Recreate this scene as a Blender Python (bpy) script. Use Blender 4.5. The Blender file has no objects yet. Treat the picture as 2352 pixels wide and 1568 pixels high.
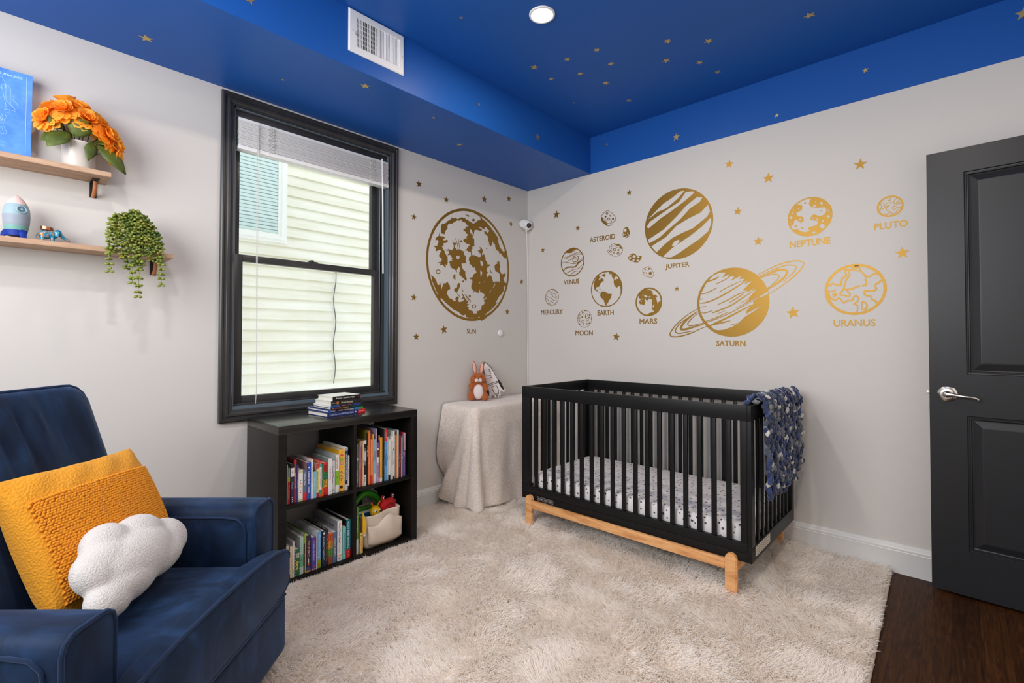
import bpy, bmesh, math, random
import numpy as np
from mathutils import Vector, Matrix, noise
from mathutils.geometry import delaunay_2d_cdt
random.seed(7); rng = np.random.default_rng(11)
S = bpy.context.scene
COL = S.collection
PI = math.pi

# ---------------------------------------------------------------- camera
cd = bpy.data.cameras.new('camera'); cam = bpy.data.objects.new('camera', cd); COL.objects.link(cam)
cd.sensor_fit = 'HORIZONTAL'; cd.sensor_width = 36.0
cd.lens = 1116.65 / 2352 * 36
cd.shift_x = (1176 - 1170.445) / 2352
cd.shift_y = (759.552 - 784) / 2352
cd.clip_start = 0.02
cam.location = (2.698, -3.1229, 1.1635)
cam.rotation_euler = (PI / 2 + 0.0172, -0.0011, 0.7494)
S.camera = cam

# ---------------------------------------------------------------- sky, fill light, exposure
w = bpy.data.worlds.new('sky'); S.world = w; w.use_nodes = True
bg = w.node_tree.nodes['Background']
bg.inputs[0].default_value = (0.93, 0.965, 1.0, 1); bg.inputs[1].default_value = 1.55
S.view_settings.view_transform = 'Standard'; S.view_settings.look = 'None'
S.view_settings.gamma = 1; S.view_settings.use_curve_mapping = False
S.view_settings.exposure = 0.0
S.cycles.use_denoising = True
S.cycles.max_bounces = 10; S.cycles.diffuse_bounces = 7; S.cycles.glossy_bounces = 4
S.cycles.transparent_max_bounces = 12; S.cycles.transmission_bounces = 6
S.cycles.sample_clamp_indirect = 8.0; S.cycles.caustics_reflective = False; S.cycles.caustics_refractive = False

def area_light(name, loc, rot, size, power, color, size_y=None, spread=PI):
    l = bpy.data.lights.new(name, 'AREA'); l.energy = power; l.color = color; l.spread = spread
    if size_y: l.shape = 'RECTANGLE'; l.size = size; l.size_y = size_y
    else: l.shape = 'DISK'; l.size = size
    o = bpy.data.objects.new(name, l); COL.objects.link(o); o.location = loc; o.rotation_euler = rot
    return o
COOL_FILL = (0.97, 0.985, 1.0); WARM = (1.0, 0.86, 0.70)
# added fill for bounced flash, at an invented rear opening; sky lights the window
area_light('fill_bounce_rear', (1.45, -4.17, 1.94), (PI / 2, 0, 0), 1.9, 60, COOL_FILL, 1.25)
# light falling in from the hallway through the open doorway
area_light('hall_light', (3.48, -0.62, 1.3), (PI / 2, 0, PI / 2), 0.7, 3, WARM, 1.8)

# ---------------------------------------------------------------- materials
_M = {}
def mat(key, color=(0.8, 0.8, 0.8), rough=0.6, metal=0.0, spec=0.5, sheen=0.0, sheen_tint=(1, 1, 1), coat=0.0, emit=0.0, nodes=None):
    if key in _M: return _M[key]
    m = bpy.data.materials.new(key); m.use_nodes = True
    b = m.node_tree.nodes['Principled BSDF']
    b.inputs['Base Color'].default_value = (*color[:3], 1); b.inputs['Roughness'].default_value = rough
    b.inputs['Metallic'].default_value = metal; b.inputs['Specular IOR Level'].default_value = spec
    if sheen:
        b.inputs['Sheen Weight'].default_value = sheen; b.inputs['Sheen Tint'].default_value = (*sheen_tint, 1); b.inputs['Sheen Roughness'].default_value = 0.45
    if coat: b.inputs['Coat Weight'].default_value = coat; b.inputs['Coat Roughness'].default_value = 0.12
    if emit: b.inputs['Emission Color'].default_value = (*color[:3], 1); b.inputs['Emission Strength'].default_value = emit
    m.diffuse_color = (*color[:3], 1)
    if nodes: nodes(m.node_tree, b)
    _M[key] = m
    return m
def srgb(r, g, b):
    f = lambda c: (c / 255) / 12.92 if c / 255 <= 0.04045 else ((c / 255 + 0.055) / 1.055) ** 2.4
    return (f(r), f(g), f(b))
def N(nt, typ, **kw):
    n = nt.nodes.new(typ)
    for k, v in kw.items(): setattr(n, k, v)
    return n
def coords(nt, scale=(1, 1, 1), kind='Object'):
    tc = N(nt, 'ShaderNodeTexCoord'); mp = N(nt, 'ShaderNodeMapping'); mp.inputs['Scale'].default_value = scale
    nt.links.new(tc.outputs[kind], mp.inputs['Vector']); return mp.outputs['Vector']
def noise_tex(nt, vec, scale, detail=4, rough=0.5, dist=0):
    t = N(nt, 'ShaderNodeTexNoise'); t.inputs['Scale'].default_value = scale; t.inputs['Detail'].default_value = detail
    t.inputs['Roughness'].default_value = rough; t.inputs['Distortion'].default_value = dist
    nt.links.new(vec, t.inputs['Vector']); return t.outputs['Fac']
def ramp(nt, fac, stops):
    r = N(nt, 'ShaderNodeValToRGB'); e = r.color_ramp.elements
    while len(e) < len(stops): e.new(0.5)
    for el, (p, c) in zip(e, stops): el.position = p; el.color = (*c, 1)
    nt.links.new(fac, r.inputs['Fac']); return r.outputs['Color']
def bump(nt, b, h, strength=0.3, dist=0.01):
    n = N(nt, 'ShaderNodeBump'); n.inputs['Strength'].default_value = strength; n.inputs['Distance'].default_value = dist
    nt.links.new(h, n.inputs['Height']); nt.links.new(n.outputs['Normal'], b.inputs['Normal'])
def noise_color(scale, c1, c2, vscale=(1, 1, 1), detail=4, bmp=0, bscale=None, lo=0.35, hi=0.65, dist=0, bd=0.004):
    def f(nt, b):
        v = coords(nt, vscale); fac = noise_tex(nt, v, scale, detail, 0.55, dist)
        nt.links.new(ramp(nt, fac, [(lo, c1), (hi, c2)]), b.inputs['Base Color'])
        if bmp: bump(nt, b, noise_tex(nt, coords(nt, vscale), bscale or scale, 3), bmp, bd)
    return f
def bump_only(scale, strength, dist=0.003, detail=3):
    return lambda nt, b: bump(nt, b, noise_tex(nt, coords(nt), scale, detail), strength, dist)

WALL = mat('wall_paint', srgb(210, 206, 201), 0.55, nodes=bump_only(220, 0.06, 0.0008))
BLUE = mat('ceiling_blue_paint', (0.013, 0.098, 0.40), 0.42, spec=0.22, nodes=bump_only(180, 0.08, 0.0008))
WHITE_TRIM = mat('white_trim_paint', srgb(228, 228, 226), 0.35)
CHARCOAL = mat('charcoal_trim_paint', (0.03, 0.029, 0.03), 0.30, nodes=noise_color(9, (0.025, 0.024, 0.025), (0.037, 0.035, 0.036), (1, 1, .3)))
DOORGREY = mat('door_grey_paint', (0.019, 0.0195, 0.022), 0.36, spec=0.32, nodes=bump_only(320, 0.22, 0.0006))
GOLD = mat('gold_foil', (0.30, 0.165, 0.028), 0.40, metal=0.75)
GOLD2 = mat('gold_foil_ceiling', (0.62, 0.44, 0.16), 0.42, metal=0.75)
WHITE_PLASTIC = mat('white_plastic', srgb(235, 235, 235), 0.4)
BLACKBROWN = mat('black_brown_foil', (0.009, 0.0075, 0.0065), 0.36, spec=.2, nodes=noise_color(60, (0.007, 0.0058, 0.005), (0.011, 0.009, 0.008), (1, .06, 1)))
BLACKTOP = mat('black_brown_satin', (0.011, 0.0095, 0.0085), 0.26, spec=.6)
CRIBBLACK = mat('crib_black_paint', (0.0075, 0.0075, 0.008), 0.42, spec=0.22)
def pine(nt, b):
    v = coords(nt, (2.2, 16, 16)); f = noise_tex(nt, v, 2.6, 5, 0.55, 0.8)
    nt.links.new(ramp(nt, f, [(0.3, srgb(196, 128, 72)), (0.5, srgb(228, 168, 108)), (0.72, srgb(240, 188, 132))]), b.inputs['Base Color'])
PINE = mat('natural_pine', srgb(228, 168, 108), 0.5, nodes=pine)
def oak(nt, b):
    v = coords(nt, (26, 2.5, 26)); f = noise_tex(nt, v, 2.2, 6, 0.6, 1.2)
    nt.links.new(ramp(nt, f, [(0.3, srgb(168, 130, 102)), (0.7, srgb(206, 172, 142))]), b.inputs['Base Color'])
OAK = mat('pale_oak', srgb(196, 160, 128), 0.55, nodes=oak)
def velvet(nt, b):
    v = coords(nt, (1, 1, 1)); f = noise_tex(nt, coords(nt, (1, 1.6, .8)), 4.2, 4, 0.6, 2.2)
    nt.links.new(ramp(nt, f, [(0.34, (0.003, 0.010, 0.028)), (0.50, (0.005, 0.017, 0.047)), (0.62, (0.008, 0.028, 0.076)), (0.76, (0.014, 0.045, 0.115))]), b.inputs['Base Color'])
    bump(nt, b, noise_tex(nt, v, 9, 3), 0.18, 0.01)
VELVET = mat('navy_velvet', (0.012, 0.04, 0.12), 0.65, spec=0.2, sheen=0.16, sheen_tint=(0.35, 0.55, 1.0), nodes=velvet)
PIPING = mat('navy_piping', (0.006, 0.019, 0.052), 0.6, spec=.2, sheen=0.25, sheen_tint=(0.4, 0.55, 1.0))
STEEL = mat('brushed_nickel', (0.62, 0.58, 0.53), 0.28, metal=1.0)
DARK = mat('matte_black', (0.008, 0.008, 0.008), 0.5)
PAPER = mat('book_pages', srgb(226, 220, 208), 0.85, nodes=noise_color(300, srgb(205, 198, 186), srgb(232, 227, 216), (1, 1, 1)))
PANE = None
def glass_mat():
    m = bpy.data.materials.new('window_glass'); m.use_nodes = True; nt = m.node_tree; nt.nodes.clear()
    o = N(nt, 'ShaderNodeOutputMaterial'); t = N(nt, 'ShaderNodeBsdfTransparent'); g = N(nt, 'ShaderNodeBsdfGlossy'); x = N(nt, 'ShaderNodeMixShader')
    t.inputs[0].default_value = (0.97, 0.99, 0.98, 1); g.inputs['Roughness'].default_value = 0.02
    lw = N(nt, 'ShaderNodeLayerWeight'); lw.inputs[0].default_value = .5; pw = N(nt, 'ShaderNodeMath', operation='POWER'); pw.inputs[1].default_value = 5
    fr = N(nt, 'ShaderNodeMath', operation='MULTIPLY_ADD'); fr.inputs[1].default_value = .6; fr.inputs[2].default_value = .025
    nt.links.new(lw.outputs['Facing'], pw.inputs[0]); nt.links.new(pw.outputs[0], fr.inputs[0]); nt.links.new(fr.outputs[0], x.inputs[0]); nt.links.new(t.outputs[0], x.inputs[1]); nt.links.new(g.outputs[0], x.inputs[2]); nt.links.new(x.outputs[0], o.inputs[0])
    return m
PANE = glass_mat()

# ---------------------------------------------------------------- mesh helpers
def merge(bm, t, M=None, mi=0):
    if M is not None: bmesh.ops.transform(t, matrix=M, verts=t.verts)
    if mi:
        for f in t.faces: f.material_index = mi
    me = bpy.data.meshes.new('_t'); t.to_mesh(me); t.free(); bm.from_mesh(me); bpy.data.meshes.remove(me)
def box(bm, x0, x1, y0, y1, z0, z1, bev=0.0, seg=2, M=None, mi=0):
    t = bmesh.new(); bmesh.ops.create_cube(t, size=1)
    for v in t.verts: v.co = ((x0 + x1) / 2 + v.co.x * (x1 - x0), (y0 + y1) / 2 + v.co.y * (y1 - y0), (z0 + z1) / 2 + v.co.z * (z1 - z0))
    if bev: bmesh.ops.bevel(t, geom=t.edges[:], offset=bev, segments=seg, affect='EDGES', profile=0.6)
    merge(bm, t, M, mi)
def loft(bm, rings, cap=True, closed=True, mi=0):
    vs = [[bm.verts.new(p) for p in r] for r in rings]
    n = len(vs[0])
    for a, b in zip(vs[:-1], vs[1:]):
        for i in range(n if closed else n - 1):
            j = (i + 1) % n
            f = bm.faces.new((a[i], a[j], b[j], b[i])); f.material_index = mi
    if cap:
        for r, fl in ((vs[0], True), (vs[-1], False)):
            try: f = bm.faces.new(r[::-1] if fl else r); f.material_index = mi
            except ValueError: pass
    return vs
def lathe(bm, prof, n=32, M=None, mi=0):
    t = bmesh.new()
    rings = [[(r * math.cos(2 * PI * i / n), r * math.sin(2 * PI * i / n), z) for i in range(n)] for r, z in prof]
    loft(t, rings); bmesh.ops.recalc_face_normals(t, faces=t.faces[:]); merge(bm, t, M, mi)
def tube(bm, pts, r, n=8, closed=False, mi=0):
    P = [Vector(p) for p in pts]; m = len(P); rings = []
    up = None
    for i in range(m):
        a = P[i - 1] if (i or closed) else P[i]; b = P[(i + 1) % m] if (i < m - 1 or closed) else P[i]
        t = (b - a).normalized()
        if up is None:
            up = Vector((0, 0, 1)) if abs(t.z) < 0.9 else Vector((1, 0, 0))
        up = (up - t * up.dot(t)).normalized(); s = t.cross(up)
        rr = r[i] if hasattr(r, '__len__') else r
        rings.append([P[i] + (up * math.cos(2 * PI * k / n) + s * math.sin(2 * PI * k / n)) * rr for k in range(n)])
    if closed: rings.append(rings[0]); 
    if closed:
        vs = [[bm.verts.new(p) for p in q] for q in rings[:-1]]
        for i in range(m):
            A, B = vs[i], vs[(i + 1) % m]
            for k in range(n):
                f = bm.faces.new((A[k], A[(k + 1) % n], B[(k + 1) % n], B[k])); f.material_index = mi
    else: loft(bm, rings, True, True, mi)
def ball(bm, c, r, sub=2, M=None, mi=0, seg=None):
    t = bmesh.new()
    if seg: bmesh.ops.create_uvsphere(t, u_segments=seg[0], v_segments=seg[1], radius=1)
    else: bmesh.ops.create_icosphere(t, subdivisions=sub, radius=1)
    r = r if hasattr(r, '__len__') else (r, r, r)
    X = Matrix.Translation(c) @ (M if M is not None else Matrix.Identity(4)) @ Matrix.Diagonal((*r, 1))
    merge(bm, t, X, mi)
def prism(bm, pts, z0, z1, M=None, mi=0, bev=0):
    t = bmesh.new()
    loft(t, [[(x, y, z0) for x, y in pts], [(x, y, z1) for x, y in pts]])
    bmesh.ops.recalc_face_normals(t, faces=t.faces[:])
    if bev: bmesh.ops.bevel(t, geom=[e for e in t.edges if abs(e.verts[0].co.z - e.verts[1].co.z) < 1e-7], offset=bev, segments=2, affect='EDGES')
    merge(bm, t, M, mi)
def rrect(w, h, r, n=6):
    o = []
    for cx, cy, a0 in ((w / 2 - r, h / 2 - r, 0), (-w / 2 + r, h / 2 - r, PI / 2), (-w / 2 + r, -h / 2 + r, PI), (w / 2 - r, -h / 2 + r, 1.5 * PI)):
        for i in range(n + 1):
            a = a0 + PI / 2 * i / n; o.append((cx + r * math.cos(a), cy + r * math.sin(a)))
    return o
def resample(pts, n):
    P = np.array(list(pts) + [pts[0]]); L = np.r_[0, np.cumsum(np.hypot(*np.diff(P, axis=0).T))]
    s = np.linspace(0, L[-1], n, endpoint=False); return list(zip(np.interp(s, L, P[:, 0]), np.interp(s, L, P[:, 1])))
def cushion(bm, outline, edge, crown, p=2.2, rings=14, M=None, f=None, mi=0):
    """Two crowned faces over an outline joined by a boxing strip; z is the thickness direction."""
    t = bmesh.new(); n = len(outline); cx = sum(q[0] for q in outline) / n; cy = sum(q[1] for q in outline) / n
    R = []
    for side in (-1, 1):
        rr = []
        for k in range(rings):
            s = 1 - (k / rings) ** 1.25
            z = edge + crown * (1 - s ** p) ** (1 / p)
            rr.append([(cx + (x - cx) * s, cy + (y - cy) * s, side * z) for x, y in outline])
        R.append(rr)
    allr = R[0][::-1] + R[1]
    if f: allr = [[f(*q) for q in r] for r in allr]
    loft(t, allr); bmesh.ops.recalc_face_normals(t, faces=t.faces[:]); merge(bm, t, M, mi)
def obj(name, bm, m, parent=None, smooth=True, angle=40, M=None):
    if M is not None: bmesh.ops.transform(bm, matrix=M, verts=bm.verts)
    me = bpy.data.meshes.new(name); bm.to_mesh(me); bm.free()
    for x in (m if isinstance(m, (list, tuple)) else [m]): me.materials.append(x)
    if smooth:
        me.shade_smooth()
        if angle: me.set_sharp_from_angle(angle=math.radians(angle))
    o = bpy.data.objects.new(name, me); COL.objects.link(o)
    if parent: o.parent = parent
    return o
def tag(o, label, cat, group=None, kind=None):
    o['label'] = label; o['category'] = cat
    if group: o['group'] = group
    if kind: o['kind'] = kind
    return o
def thing(name, label, cat, loc=(0, 0, 0), rotz=0.0, group=None, kind=None):
    o = bpy.data.objects.new(name, None); COL.objects.link(o); o.location = loc; o.rotation_euler = (0, 0, rotz); o.empty_display_size = 0.1
    return tag(o, label, cat, group, kind)
def bmnew(): return bmesh.new()
def B(name, m, parent, *boxes, bev=0.0, smooth=True, M=None, seg=2):
    bm = bmesh.new()
    for b in boxes: box(bm, *b, bev=bev, seg=seg, M=M)
    return obj(name, bm, m, parent, smooth)
# text, as filled outlines
_T = {}
def text_geo(s, bold=0.0, shear=0.0):
    k = (s, bold, shear)
    if k in _T: return _T[k]
    c = bpy.data.curves.new('_txt', 'FONT'); c.body = s; c.size = 1; c.offset = bold; c.shear = shear; c.resolution_u = 3; c.fill_mode = 'FRONT'
    o = bpy.data.objects.new('_txt', c); COL.objects.link(o)
    bpy.context.view_layer.update()
    me = bpy.data.meshes.new_from_object(o.evaluated_get(bpy.context.evaluated_depsgraph_get()))
    V = np.array([v.co[:2] for v in me.vertices]); F = [tuple(p.vertices) for p in me.polygons]
    bpy.data.objects.remove(o); bpy.data.curves.remove(c); bpy.data.meshes.remove(me)
    lo = V.min(0); V = (V - lo) / (V.max(0) - lo)
    _T[k] = (V, F); return _T[k]
def add_text(bm, s, org, ex, ey, bold=0.012, shear=0.0, mi=0):
    V, F = text_geo(s, bold, shear); org, ex, ey = Vector(org), Vector(ex), Vector(ey)
    vs = [bm.verts.new(org + ex * float(x) + ey * float(y)) for x, y in V]
    for f in F:
        try: q = bm.faces.new([vs[i] for i in f]); q.material_index = mi
        except ValueError: pass
def fill_loops(bm, loops, to3d, mi=0):
    """Even-odd fill of nested 2-D loops."""
    co, ed = [], []
    for l in loops:
        k = len(co); co += [Vector(p) for p in l]; ed += [(k + i, k + (i + 1) % len(l)) for i in range(len(l))]
    v, e, f, *_ = delaunay_2d_cdt(co, ed, [], 1, 1e-6)
    def inside(x, y):
        c = False
        for l in loops:
            x0, y0 = l[-1]
            for x1, y1 in l:
                if (y1 > y) != (y0 > y) and x < (x0 - x1) * (y - y1) / (y0 - y1) + x1: c = not c
                x0, y0 = x1, y1
        return c
    vs = [bm.verts.new(to3d(p.x, p.y)) for p in v]
    for q in f:
        if inside(sum(v[i].x for i in q) / len(q), sum(v[i].y for i in q) / len(q)):
            try: g = bm.faces.new([vs[i] for i in q]); g.material_index = mi
            except ValueError: pass
    bmesh.ops.delete(bm, geom=[x for x in bm.verts if not x.link_faces], context='VERTS')
DECALS=[
('planet_decal','L','huge gold cratered disc decal above the word SUN beside the window',[['-230,1720 -232,1761 -238,1802 -248,1842 -262,1881 -280,1918 -301,1954 -325,1987 -353,2017 -384,2045 -417,2070 -452,2091 -489,2108 -528,2122 -568,2132 -609,2138 -650,2140 -691,2138 -732,2132 -772,2122 -811,2108 -848,2091 -884,2070 -917,2045 -947,2017 -975,1987 -1000,1954 -1021,1918 -1038,1881 -1052,1842 -1062,1802 -1068,1761 -1070,1720 -1068,1679 -1062,1638 -1052,1598 -1038,1560 -1021,1522 -1000,1487 -975,1454 -947,1423 -917,1396 -884,1371 -848,1350 -811,1332 -772,1318 -732,1308 -691,1302 -650,1300 -609,1302 -568,1308 -528,1318 -489,1332 -452,1350 -417,1371 -384,1396 -353,1423 -325,1454 -301,1487 -280,1522 -262,1560 -248,1598 -238,1638 -232,1679', '-249,1720 -251,1760 -257,1799 -266,1837 -280,1874 -296,1909 -317,1943 -340,1975 -367,2004 -396,2030 -427,2054 -461,2074 -497,2091 -534,2104 -572,2114 -611,2119 -650,2121 -690,2119 -728,2114 -767,2104 -804,2091 -839,2074 -873,2054 -905,2030 -934,2004 -960,1975 -984,1943 -1004,1909 -1021,1874 -1034,1837 -1044,1799 -1049,1760 -1051,1720 -1049,1681 -1044,1642 -1034,1604 -1021,1567 -1004,1531 -984,1497 -960,1466 -934,1437 -905,1410 -873,1387 -839,1367 -804,1350 -767,1336 -728,1327 -690,1321 -650,1319 -611,1321 -572,1327 -534,1336 -497,1350 -461,1367 -427,1387 -396,1410 -367,1437 -340,1466 -317,1497 -296,1531 -280,1567 -266,1604 -257,1642 -251,1681'], ['-932,1984 -901,1990 -880,2011 -844,2034 -849,2046 -825,2041 -803,2047 -781,2043 -754,2062 -712,2064 -700,2053 -685,2060 -677,2050 -634,2038 -614,2043 -593,2060 -585,2068 -569,2075 -553,2077 -557,2101 -585,2111 -622,2115 -589,2122 -540,2101 -536,2090 -490,2074 -439,2037 -391,1999 -356,1967 -358,1939 -349,1921 -341,1901 -302,1868 -275,1877 -250,1818 -287,1817 -316,1838 -320,1847 -334,1850 -345,1844 -349,1862 -378,1872 -391,1891 -394,1915 -409,1914 -420,1936 -428,1910 -439,1892 -458,1900 -460,1918 -473,1940 -469,1956 -486,1973 -511,1980 -513,2004 -490,1998 -475,1988 -465,2002 -456,2013 -473,2016 -490,2033 -507,2032 -507,2017 -526,2015 -548,2022 -557,2026 -569,2017 -536,2006 -548,1992 -573,1995 -610,1994 -618,1978 -622,1956 -634,1943 -636,1928 -618,1924 -618,1892 -616,1866 -638,1863 -636,1845 -649,1834 -643,1815 -634,1792 -651,1787 -651,1814 -663,1822 -681,1816 -693,1826 -716,1820 -696,1834 -683,1850 -663,1872 -689,1874 -724,1885 -729,1899 -712,1912 -693,1913 -700,1926 -677,1945 -697,1950 -704,1961 -731,1971 -708,1986 -706,2000 -673,2010 -689,2013 -708,2030 -743,2035 -743,2045 -756,2046 -767,2034 -788,2034 -811,2019 -838,2000 -862,1997 -880,1983 -880,1954 -894,1944 -903,1920 -912,1908 -919,1916 -933,1911 -940,1917 -939,1954', '-661,1988 -649,1987 -636,1969 -632,1950 -653,1957 -663,1973'], ['-673,1776 -653,1787 -622,1800 -593,1795 -573,1790 -553,1794 -549,1821 -573,1821 -557,1829 -585,1837 -557,1850 -553,1862 -569,1871 -544,1867 -526,1845 -536,1823 -536,1808 -515,1822 -499,1794 -499,1776 -473,1755 -486,1747 -441,1746 -461,1732 -480,1722 -486,1695 -469,1679 -488,1671 -480,1641 -469,1657 -444,1666 -426,1646 -418,1619 -398,1609 -385,1625 -365,1618 -345,1626 -339,1605 -334,1627 -341,1685 -370,1698 -387,1699 -398,1726 -400,1744 -381,1761 -365,1761 -374,1775 -345,1785 -343,1763 -332,1746 -341,1732 -339,1710 -316,1681 -294,1693 -271,1695 -275,1673 -298,1652 -280,1619 -246,1619 -248,1596 -287,1590 -294,1555 -321,1522 -339,1514 -365,1479 -390,1449 -361,1460 -401,1421 -444,1389 -501,1356 -482,1330 -544,1302 -561,1336 -577,1330 -573,1321 -617,1312 -618,1325 -669,1322 -700,1329 -704,1346 -731,1338 -754,1347 -773,1363 -821,1378 -850,1397 -893,1422 -936,1456 -943,1449 -967,1454 -983,1468 -961,1476 -974,1492 -1016,1568 -1021,1597 -1031,1608 -1014,1604 -992,1589 -978,1571 -971,1550 -961,1544 -950,1549 -947,1568 -940,1549 -936,1536 -933,1514 -927,1534 -915,1554 -929,1570 -912,1560 -894,1563 -881,1577 -874,1569 -858,1553 -852,1526 -876,1513 -885,1490 -858,1457 -839,1456 -821,1440 -802,1444 -795,1431 -799,1450 -810,1454 -791,1473 -784,1477 -769,1469 -776,1451 -769,1435 -750,1439 -735,1442 -719,1455 -723,1463 -750,1462 -727,1475 -746,1505 -731,1497 -712,1470 -673,1434 -696,1429 -665,1423 -692,1410 -671,1402 -679,1392 -661,1379 -639,1377 -649,1354 -633,1378 -622,1356 -589,1359 -593,1379 -577,1377 -544,1393 -540,1420 -515,1431 -507,1449 -520,1460 -473,1493 -524,1472 -507,1506 -528,1520 -557,1524 -559,1548 -573,1517 -593,1518 -614,1529 -626,1507 -624,1531 -645,1544 -649,1564 -635,1595 -641,1615 -657,1612 -669,1625 -653,1625 -630,1633 -630,1651 -593,1669 -614,1709 -630,1701 -641,1715 -649,1723 -669,1727 -661,1742 -673,1750 -671,1767', '-557,1766 -536,1764 -522,1743 -536,1724 -551,1734', '-555,1693 -532,1676 -549,1635 -553,1661', '-385,1610 -396,1587 -424,1561 -400,1596', '-431,1548 -461,1522 -448,1541', '-575,1598 -553,1596 -563,1589', '-511,1613 -511,1602 -520,1600'], ['-956,1920 -953,1893 -919,1894 -901,1889 -923,1870 -908,1867 -883,1877 -874,1869 -891,1853 -919,1846 -914,1830 -930,1827 -923,1806 -903,1789 -901,1776 -878,1751 -878,1712 -883,1689 -897,1701 -894,1676 -903,1675 -922,1693 -954,1684 -940,1699 -971,1702 -940,1710 -928,1731 -959,1750 -937,1791 -954,1794 -984,1779 -985,1803 -1008,1814 -975,1818 -961,1851 -968,1863 -991,1857 -979,1881 -960,1892'], ['-862,1795 -880,1812 -858,1809 -836,1807 -821,1826 -823,1854 -840,1882 -821,1863 -803,1868 -801,1851 -816,1846 -807,1828 -788,1816 -769,1824 -746,1819 -724,1813 -722,1790 -704,1781 -704,1740 -693,1731 -746,1721 -741,1698 -731,1679 -708,1667 -708,1638 -692,1616 -702,1592 -716,1608 -754,1630 -767,1641 -767,1658 -756,1662 -762,1687 -773,1697 -782,1679 -792,1670 -788,1650 -806,1668 -847,1681 -856,1697 -856,1711 -865,1721 -825,1737 -847,1736 -832,1745 -851,1771 -880,1766 -862,1786', '-764,1765 -766,1759 -771,1754 -777,1751 -785,1750 -792,1752 -796,1756 -798,1761 -796,1767 -792,1772 -785,1775 -777,1776 -771,1775 -766,1771'], ['-808,1900 -801,1885 -792,1865 -785,1847 -783,1834 -784,1823 -784,1815 -781,1815 -779,1823 -778,1835 -780,1849 -787,1867 -797,1887 -806,1901'], ['-780,1906 -773,1864 -763,1823 -760,1824 -768,1866 -777,1906'], ['-909,1802 -886,1797 -862,1794 -861,1796 -884,1801 -908,1804'], ['-739,1887 -740,1884 -743,1881 -747,1878 -752,1878 -756,1879 -759,1881 -760,1884 -759,1888 -756,1891 -752,1893 -747,1894 -743,1893 -740,1891'], ['-613,2067 -615,2062 -619,2058 -624,2055 -631,2054 -637,2055 -641,2058 -642,2062 -641,2067 -637,2071 -631,2074 -624,2076 -619,2075 -615,2072'], ['-479,1868 -480,1866 -482,1864 -484,1862 -487,1862 -490,1863 -492,1864 -493,1866 -492,1868 -490,1870 -487,1872 -484,1872 -482,1871 -480,1870'], ['-714,2090 -673,2093 -673,2078 -689,2084'], ['-821,1633 -803,1634 -806,1608 -801,1596 -825,1604'], ['-773,1576 -760,1573 -761,1550 -773,1526 -791,1502 -814,1512 -816,1528 -788,1542 -786,1562'], ['-720,1592 -721,1589 -723,1586 -727,1584 -731,1584 -735,1585 -737,1587 -738,1590 -737,1593 -735,1596 -731,1598 -727,1598 -723,1597 -721,1595'], ['-652,1487 -653,1483 -656,1480 -661,1478 -666,1478 -670,1479 -673,1482 -674,1485 -673,1489 -670,1492 -666,1494 -661,1494 -656,1493 -653,1490'], ['-943,1641 -945,1633 -951,1627 -960,1623 -969,1622 -977,1624 -983,1630 -985,1636 -983,1644 -977,1650 -969,1654 -960,1655 -951,1653 -945,1648', '-950,1640 -952,1635 -956,1631 -961,1628 -967,1628 -973,1629 -977,1633 -978,1637 -977,1642 -973,1646 -967,1649 -961,1650 -956,1648 -952,1645'], ['-598,1412 -600,1405 -606,1399 -615,1395 -624,1395 -633,1398 -639,1403 -641,1410 -639,1417 -633,1422 -624,1426 -615,1426 -606,1424 -600,1418', '-605,1411 -607,1407 -611,1403 -616,1400 -623,1400 -628,1402 -632,1405 -634,1410 -632,1415 -628,1418 -623,1421 -616,1421 -611,1419 -607,1416'], ['-744,1536 -739,1524 -731,1514 -727,1515 -732,1527 -741,1537'], ['-713,1495 -709,1489 -702,1482 -692,1474 -679,1464 -663,1453 -651,1446 -648,1448 -657,1457 -672,1469 -685,1479 -695,1487 -703,1493 -710,1497'], ['-705,1472 -681,1454 -654,1438 -652,1439 -677,1457 -703,1474'], ['-789,1498 -775,1484 -759,1472 -756,1473 -770,1488 -787,1500'], ['-449,1709 -449,1703 -447,1693 -442,1686 -433,1683 -423,1683 -416,1684 -415,1687 -422,1687 -430,1688 -437,1690 -440,1696 -443,1704 -446,1710']]),
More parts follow.
